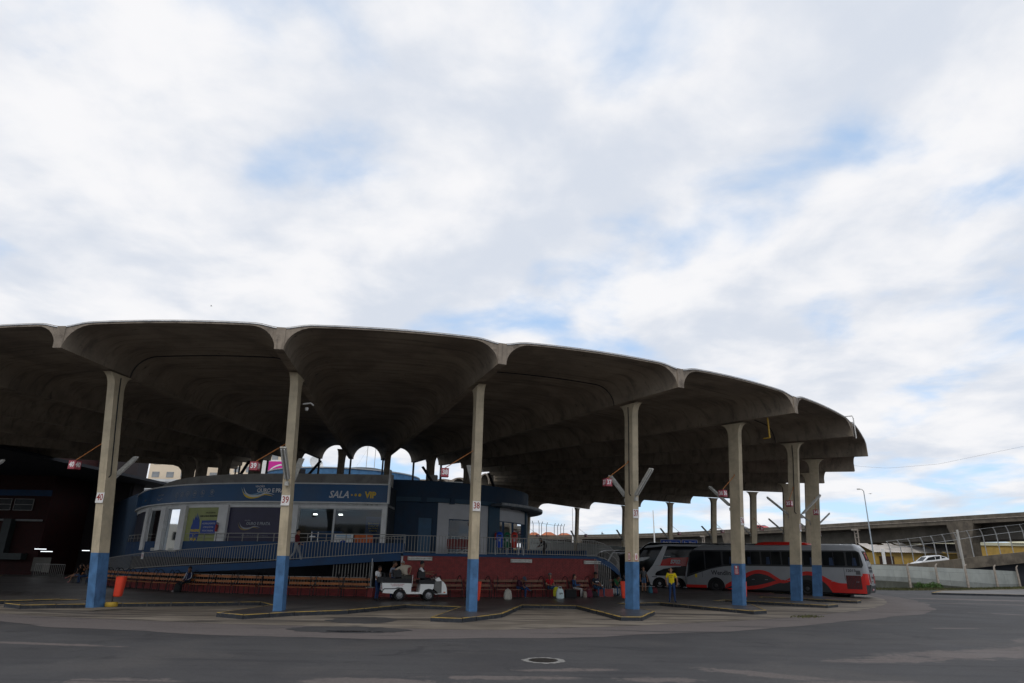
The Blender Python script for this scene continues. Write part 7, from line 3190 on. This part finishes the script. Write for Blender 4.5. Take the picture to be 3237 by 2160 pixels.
wl = person('woman in a black top and denim shorts sitting sideways far left of column 40', p, a, 'sit',
            dict(knR=(-.08, -.42, .60), anR=(.12, -.72, .38), toeR=(.15, -.86, .33), knL=(.12, -.44, .50), anL=(.10, -.52, .09), toeL=(.11, -.68, .04), wrL=(.1, -.14, .88), haL=(.08, -.16, .96), elL=(.22, -.16, .70)),
            top=cloth('black_top', (.014, .014, .015)), legs=cloth('denim_shorts', (.06, .12, .22)), shoes=cloth('pink_shoe', (.55, .22, .24)), skin=SKIN_A, hair=HAIR_D, height=1.66, shorts=True, long_hair=True, look=(0, -1, -.15))
w2 = person('dim figure on the benches behind the seated woman far left', (-29.6, 48.4, PZ - .04), rad(-40), 'sit', dict(elL=(.30, -.16, .98), wrL=(.20, -.30, 1.16), haL=(.16, -.34, 1.24)), top=cloth('dim_grey_shirt', (.06, .06, .065)), skin=SKIN_B, hair=HAIR_D, height=1.7)
gp_ = person('small figure in a white shirt standing at the far left end of the gallery', (-29.3, 48.4, GZ), rad(10), 'stand', top=cloth('red_white_shirt', (.4, .25, .24), .4), legs=CL_NAVYT, skin=SKIN_B, hair=HAIR_D, height=1.70)


def seat_right(s):
    return BL.pos(s, .24 + .13, PZ - .04), BL.rot(s)


mr_p, mr_a = seat_right(6.55)
mr = person('person in a maroon jacket and hood hunched forward on the worn benches', mr_p, mr_a + rad(20), 'sit',
            dict(belly=(.0, -.04, .68), chest=(.02, -.14, .83), neck=(.04, -.27, .92), head=(.06, -.36, .98), top=(.06, -.42, 1.07), shL=(.20, -.18, .93), shR=(-.17, -.15, .93), elL=(.22, -.30, .68), elR=(-.22, -.28, .68), wrL=(.10, -.42, .62), wrR=(-.08, -.42, .62), haL=(.05, -.46, .60), haR=(-.03, -.46, .60),
                 knR=(.10, -.46, .60), anR=(.34, -.52, .42), toeR=(.46, -.58, .42)),
            top=cloth('maroon_jacket', (.055, .014, .028), .3), sleeve='long', legs=CL_NAVYT, shoes=cloth('black_white_shoe', (.10, .10, .10), .5), skin=SKIN_B, hair=None, cap=cloth('grey_blue_hood', (.055, .07, .10)), height=1.76, look=(.1, -.6, -.8), stout=1.15)
p, a = seat_right(8.55)
rd = person('person in a red T-shirt and grey cap with legs crossed', p, a - rad(4), 'sit',
            dict(knL=(.12, -.44, .52), anL=(.08, -.36, .09), toeL=(.10, -.52, .04), knR=(.12, -.44, .64), anR=(.42, -.46, .48), toeR=(.54, -.52, .42), wrL=(.14, -.28, .66), wrR=(.02, -.30, .68), haL=(.12, -.36, .62), haR=(.10, -.36, .62)),
            top=cloth('bright_red_tee', (.36, .012, .018), .12), legs=cloth('blue_jeans', (.03, .085, .17), .2), shoes=cloth('black_white_shoe', (.10, .10, .10), .5), skin=SKIN_A, hair=HAIR_D, cap=cloth('grey_cap', (.16, .16, .17)), height=1.72, look=(.1, -1, -.5))
p, a = seat_right(10.25)
bw = person('woman in a blue denim jacket sitting beside a white shopping bag', p, a + rad(38), 'sit',
            dict(wrL=(.10, -.34, .74), haL=(.08, -.42, .72), wrR=(-.06, -.32, .72), haR=(-.02, -.40, .70)),
            top=cloth('blue_denim_jacket', (.022, .075, .20), .25), sleeve='long', legs=cloth('pale_trousers', (.35, .34, .33)), skin=SKIN_A, hair=HAIR_D, height=1.66, look=(.1, -1, -.15))
p, a = seat_right(11.85)
cm = person('man in a black cap and dark football shirt sitting at the right end of the brick wall', p, a, 'sit',
            dict(knL=(.22, -.44, .50), anL=(.24, -.42, .09), toeL=(.30, -.57, .04), knR=(-.18, -.44, .50), anR=(-.14, -.38, .09), toeR=(-.17, -.54, .04), elL=(.26, -.04, .74), wrL=(.20, -.30, .62), haL=(.18, -.37, .58), wrR=(.03, -.30, .66), haR=(.08, -.36, .64)),
            top=cloth('black_football_shirt', (.014, .018, .030)), legs=cloth('blue_jeans', (.03, .085, .17), .2), shoes=cloth('black_white_shoe', (.10, .10, .10), .5), skin=SKIN_B, hair=HAIR_D, cap=cloth('black_cap', (.012, .013, .018)), height=1.80, look=(0, -1, -.35))
lettering('UNTW', .085, M_digit_w, cm, (0, -.125, .88), 0, 'shirt_print', bold=.003)
mb = MB()
mb.lathe([(0, -.045), (.035, -.03), (.045, 0), (.035, .03), (0, .045)], 10, (.12, -.44, .68))
mb.build('white_cup', M_white, cm)
gr_ = person('man in a green shirt sitting on the bench just left of column 37', (6.85, 43.75, PZ - .04), rad(18), 'sit', dict(belly=(0, -.02, .68), chest=(.02, -.10, .84), neck=(.04, -.20, .98), head=(.06, -.28, 1.08), top=(.06, -.30, 1.19), shL=(.2, -.13, .95), shR=(-.16, -.12, .96), elL=(.24, -.28, .70), elR=(-.22, -.26, .70)),
             top=cloth('green_shirt', (.02, .13, .05), .15), legs=cloth('blue_jeans', (.03, .085, .17), .2), skin=SKIN_B, hair=HAIR_D, height=1.74, look=(.4, -.8, -.5))
tan_ = person('person with a tan bag sitting beside the man in the green shirt', (7.55, 44.2, PZ - .04), rad(18), 'sit', dict(elL=(.26, -.1, .86), wrL=(.16, -.2, 1.02), haL=(.12, -.2, 1.10)), top=cloth('black_top', (.014, .014, .015)), legs=cloth('blue_jeans', (.03, .085, .17), .2), skin=SKIN_A, hair=HAIR_D, height=1.68)
mb = MB()
mb.lathe([(0, -.18), (.10, -.16), (.15, 0), (.12, .14), (0, .18)], 12, (0, -.20, .74))
mb.build('bag', cloth('tan_bag', (.40, .20, .07)), tan_, smooth=60)
wb_ = person('woman in a grey top and denim shorts standing by the double deck coach', (9.36, 47.5, .02 + PZ), rad(10), 'stand', dict(elL=(.26, .05, 1.12), wrL=(.28, -.02, .87), haL=(.28, -.04, .79)),
             top=cloth('grey_print_top', (.085, .09, .095), .35), legs=cloth('denim_shorts', (.06, .12, .22)), skin=SKIN_A, hair=HAIR_D, long_hair=True, shorts=True, height=1.70, look=(-.4, -1, 0))
tr_ = person('dark hunched figure behind the railing right of the pavilion', (2.65, 49.4, GZ), facing(-.9, -.4), 'stand', dict(pelvis=(0, .05, .78), belly=(0, 0, .92), chest=(0, -.14, 1.02), neck=(0, -.28, 1.10), head=(0, -.36, 1.16), top=(0, -.40, 1.26), shL=(.18, -.18, 1.06), shR=(-.18, -.18, 1.06), elL=(.22, -.30, .82), elR=(-.22, -.30, .82), wrL=(.14, -.46, .72), wrR=(-.14, -.46, .72), haL=(.1, -.52, .70), haR=(-.1, -.52, .70), hipL=(.1, .05, .75), hipR=(-.1, .05, .75), knL=(.11, -.12, .42), knR=(-.11, -.12, .42)),
             top=cloth('black_coat', (.010, .011, .013)), sleeve='long', legs=cloth('black_trousers', (.012, .013, .016)), skin=SKIN_B, hair=HAIR_D, height=1.74, look=(0, -.8, -.6))

# motorcyclist on the highway
s_ = op_s((24.5, 190))
p = OP.pos(s_, -1.2, 8.62)
a = OP.rot(s_)
mc = thing('motorcycle', 'dark motorcycle carrying a rider along the elevated highway', 'motorcycle', p, a)
for x in (-.68, .68):
    wheel(mc, (x, 0, .32), .32, .12, M_darkrim, 5)
mb = MB()
mb.tube([(-.68, 0, .32), (-.2, 0, .7), (.3, 0, .72), (.55, 0, .95), (.68, 0, .32)], .06, 6)
mb.lathe([(0, -.3), (.14, -.2), (.16, .05), (0, .3)], 10, (.15, 0, .78), M=Matrix.Rotation(rad(90), 3, 'Y'))
mb.build('frame', M_dkmetal, mc)
mb = MB()
mb.box((-.3, 0, .80), (.6, .24, .09))
mb.build('seat', M_vinyl, mc)
mb = MB()
mb.tube([(.50, -.32, 1.05), (.56, 0, 1.0), (.50, .32, 1.05)], .02, 6)
mb.build('handlebar', M_dkmetal, mc)
person('rider in dark clothes on the motorcycle on the elevated highway', p + Vector((0, 0, .30)), a + rad(90), 'sit', dict(wrL=(.26, -.52, .78), wrR=(-.26, -.52, .78), haL=(.27, -.58, .78), haR=(-.27, -.58, .78), knL=(.17, -.36, .50), knR=(-.17, -.36, .50), anL=(.17, -.10, .1), anR=(-.17, -.10, .1), toeL=(.17, -.24, .06), toeR=(-.17, -.24, .06), elL=(.3, -.25, .82), elR=(-.3, -.25, .82)),
       top=cloth('black_coat', (.010, .011, .013)), sleeve='long', legs=CL_NAVYT, skin=SKIN_B, cap=cloth('black_cap', (.012, .013, .018)), height=1.74)

# ------------------------------------------------------------------ bags and luggage
def soft_bag(name, label, loc, rz, w, d, h, m, handle=True, pinch=.55, group='bags on the platform'):
    t = thing(name, label, 'bag', loc, rz, group)
    mb = MB()
    rows = []
    rr = random.Random(len(label))
    for z, k in ((0, .88), (.06, 1.0), (.35, 1.02), (.62, .95), (.85, .80), (1.0, pinch)):
        ring = []
        for j in range(18):
            a = j / 18 * 2 * pi
            q = 1 + rr.uniform(-.04, .04)
            ring.append((w / 2 * k * q * abs(cos(a)) ** .6 * (1 if cos(a) > 0 else -1), d / 2 * k * q * abs(sin(a)) ** .6 * (1 if sin(a) > 0 else -1), z * h))
        rows.append(ring)
    mb.grid(rows, close=True)
    mb.poly(rows[0])
    mb.poly(rows[-1])
    mb.build('body', m, t, smooth=60)
    if handle:
        for s in (-1, 1):
            mb = MB()
            mb.tube([(-.09, s * d * .18, h * .93), (-.06, s * d * .10, h + .10), (.06, s * d * .10, h + .10), (.09, s * d * .18, h * .93)], .012, 5)
            mb.build('handle', m, t)
    return t


bp = soft_bag('backpack', 'cream backpack on the floor before the hunched person in maroon', (.0, 37.05, PZ), rad(10), .42, .30, .50, cloth('cream_canvas', (.42, .40, .34), .12), False, .45)
mb = MB()
for s in (-1, 1):
    mb.tube([(s * .08, -.14, .46), (s * .13, -.17, .28), (s * .15, -.14, .06)], .016, 6)
mb.tube([(-.05, 0, .49), (0, -.02, .55), (.05, 0, .49)], .012, 6)
mb.build('strap', M_lamp_tray, bp)
sb = soft_bag('shopping_bag', 'pale blue white plastic shopping bag with dark print before the woman in denim', (2.92, 38.75, PZ), rad(6), .44, .26, .52, cloth('white_plastic', (.55, .66, .66), .08), True, .5)
lettering('UPV', .11, M_txtblk, sb, (.04, -.137, .26), 0, 'lettering', bold=.004)
soft_bag('yellow_bag', 'yellow plastic bag peeking out behind the white shopping bag', (2.72, 38.98, PZ + .10), rad(0), .34, .22, .50, cloth('yellow_plastic', (.48, .46, .03), .15), False, .4)
t = thing('suitcase', 'black suitcase standing beside the white shopping bag', 'suitcase', (3.55, 39.2, PZ), rad(10))
mb = MB()
mb.box((0, 0, .24), (.66, .26, .44), taper=.94)
mb.build('shell', cloth('black_nylon', (.012, .013, .014), .3), t)
mb = MB()
mb.tube([(-.12, 0, .46), (-.10, 0, .52), (.10, 0, .52), (.12, 0, .46)], .016, 6)
mb.build('handle', M_dkmetal, t)
for x in (-.25, .25):
    mb = MB()
    mb.box((x, 0, .01), (.06, .2, .03))
    mb.build('foot', M_dkmetal, t)
soft_bag('travel_bag', 'maroon travel bag at the feet of the man in the football shirt', (4.75, 40.55, PZ), rad(20), .40, .28, .42, cloth('maroon_nylon', (.10, .012, .03), .2), True, .6)
soft_bag('holdall', 'black holdall right of the man in the football shirt', (5.05, 41.0, PZ), rad(20), .60, .30, .32, MATS['black_nylon'], False, .7)
soft_bag('beige_bag', 'small beige bag between the feet of the man in the football shirt', (4.50, 40.45, PZ), 0, .24, .2, .34, cloth('beige_canvas', (.26, .22, .18), .15), False, .5)
soft_bag('black_bag', 'black bag between the legs of the man in navy', FL.pos(20.3, .95, PZ), rad(0), .40, .30, .42, MATS['black_nylon'], False, .6)
soft_bag('blue_bag', 'teal shopping bag on the ground right of the woman by the coach', (9.80, 47.5, PZ), rad(0), .28, .2, .42, cloth('teal_bag', (.03, .13, .18), .15), True, .8)
soft_bag('dark_red_bag', 'dark red sports bag on the ground beside the teal shopping bag', (10.10, 47.7, PZ), rad(10), .46, .26, .34, cloth('dark_red_nylon', (.10, .015, .02), .2), True, .7)
soft_bag('black_case', 'black case left of the woman by the coach', (8.85, 47.6, PZ), rad(0), .36, .25, .62, MATS['black_nylon'], True, .8)
t = thing('cart_luggage', 'black upright luggage handle on the load bed of the cart', 'luggage', cart_pt(-.72, .25, .86), ca)
mb = MB()
mb.tube([(0, 0, 0), (0, 0, .40), (.12, 0, .40), (.12, 0, 0)], .02, 6)
mb.build('handle', M_vinyl, t)
mb = MB()
mb.box((.06, .1, .1), (.34, .3, .26))
mb.build('case', M_vinyl, t)
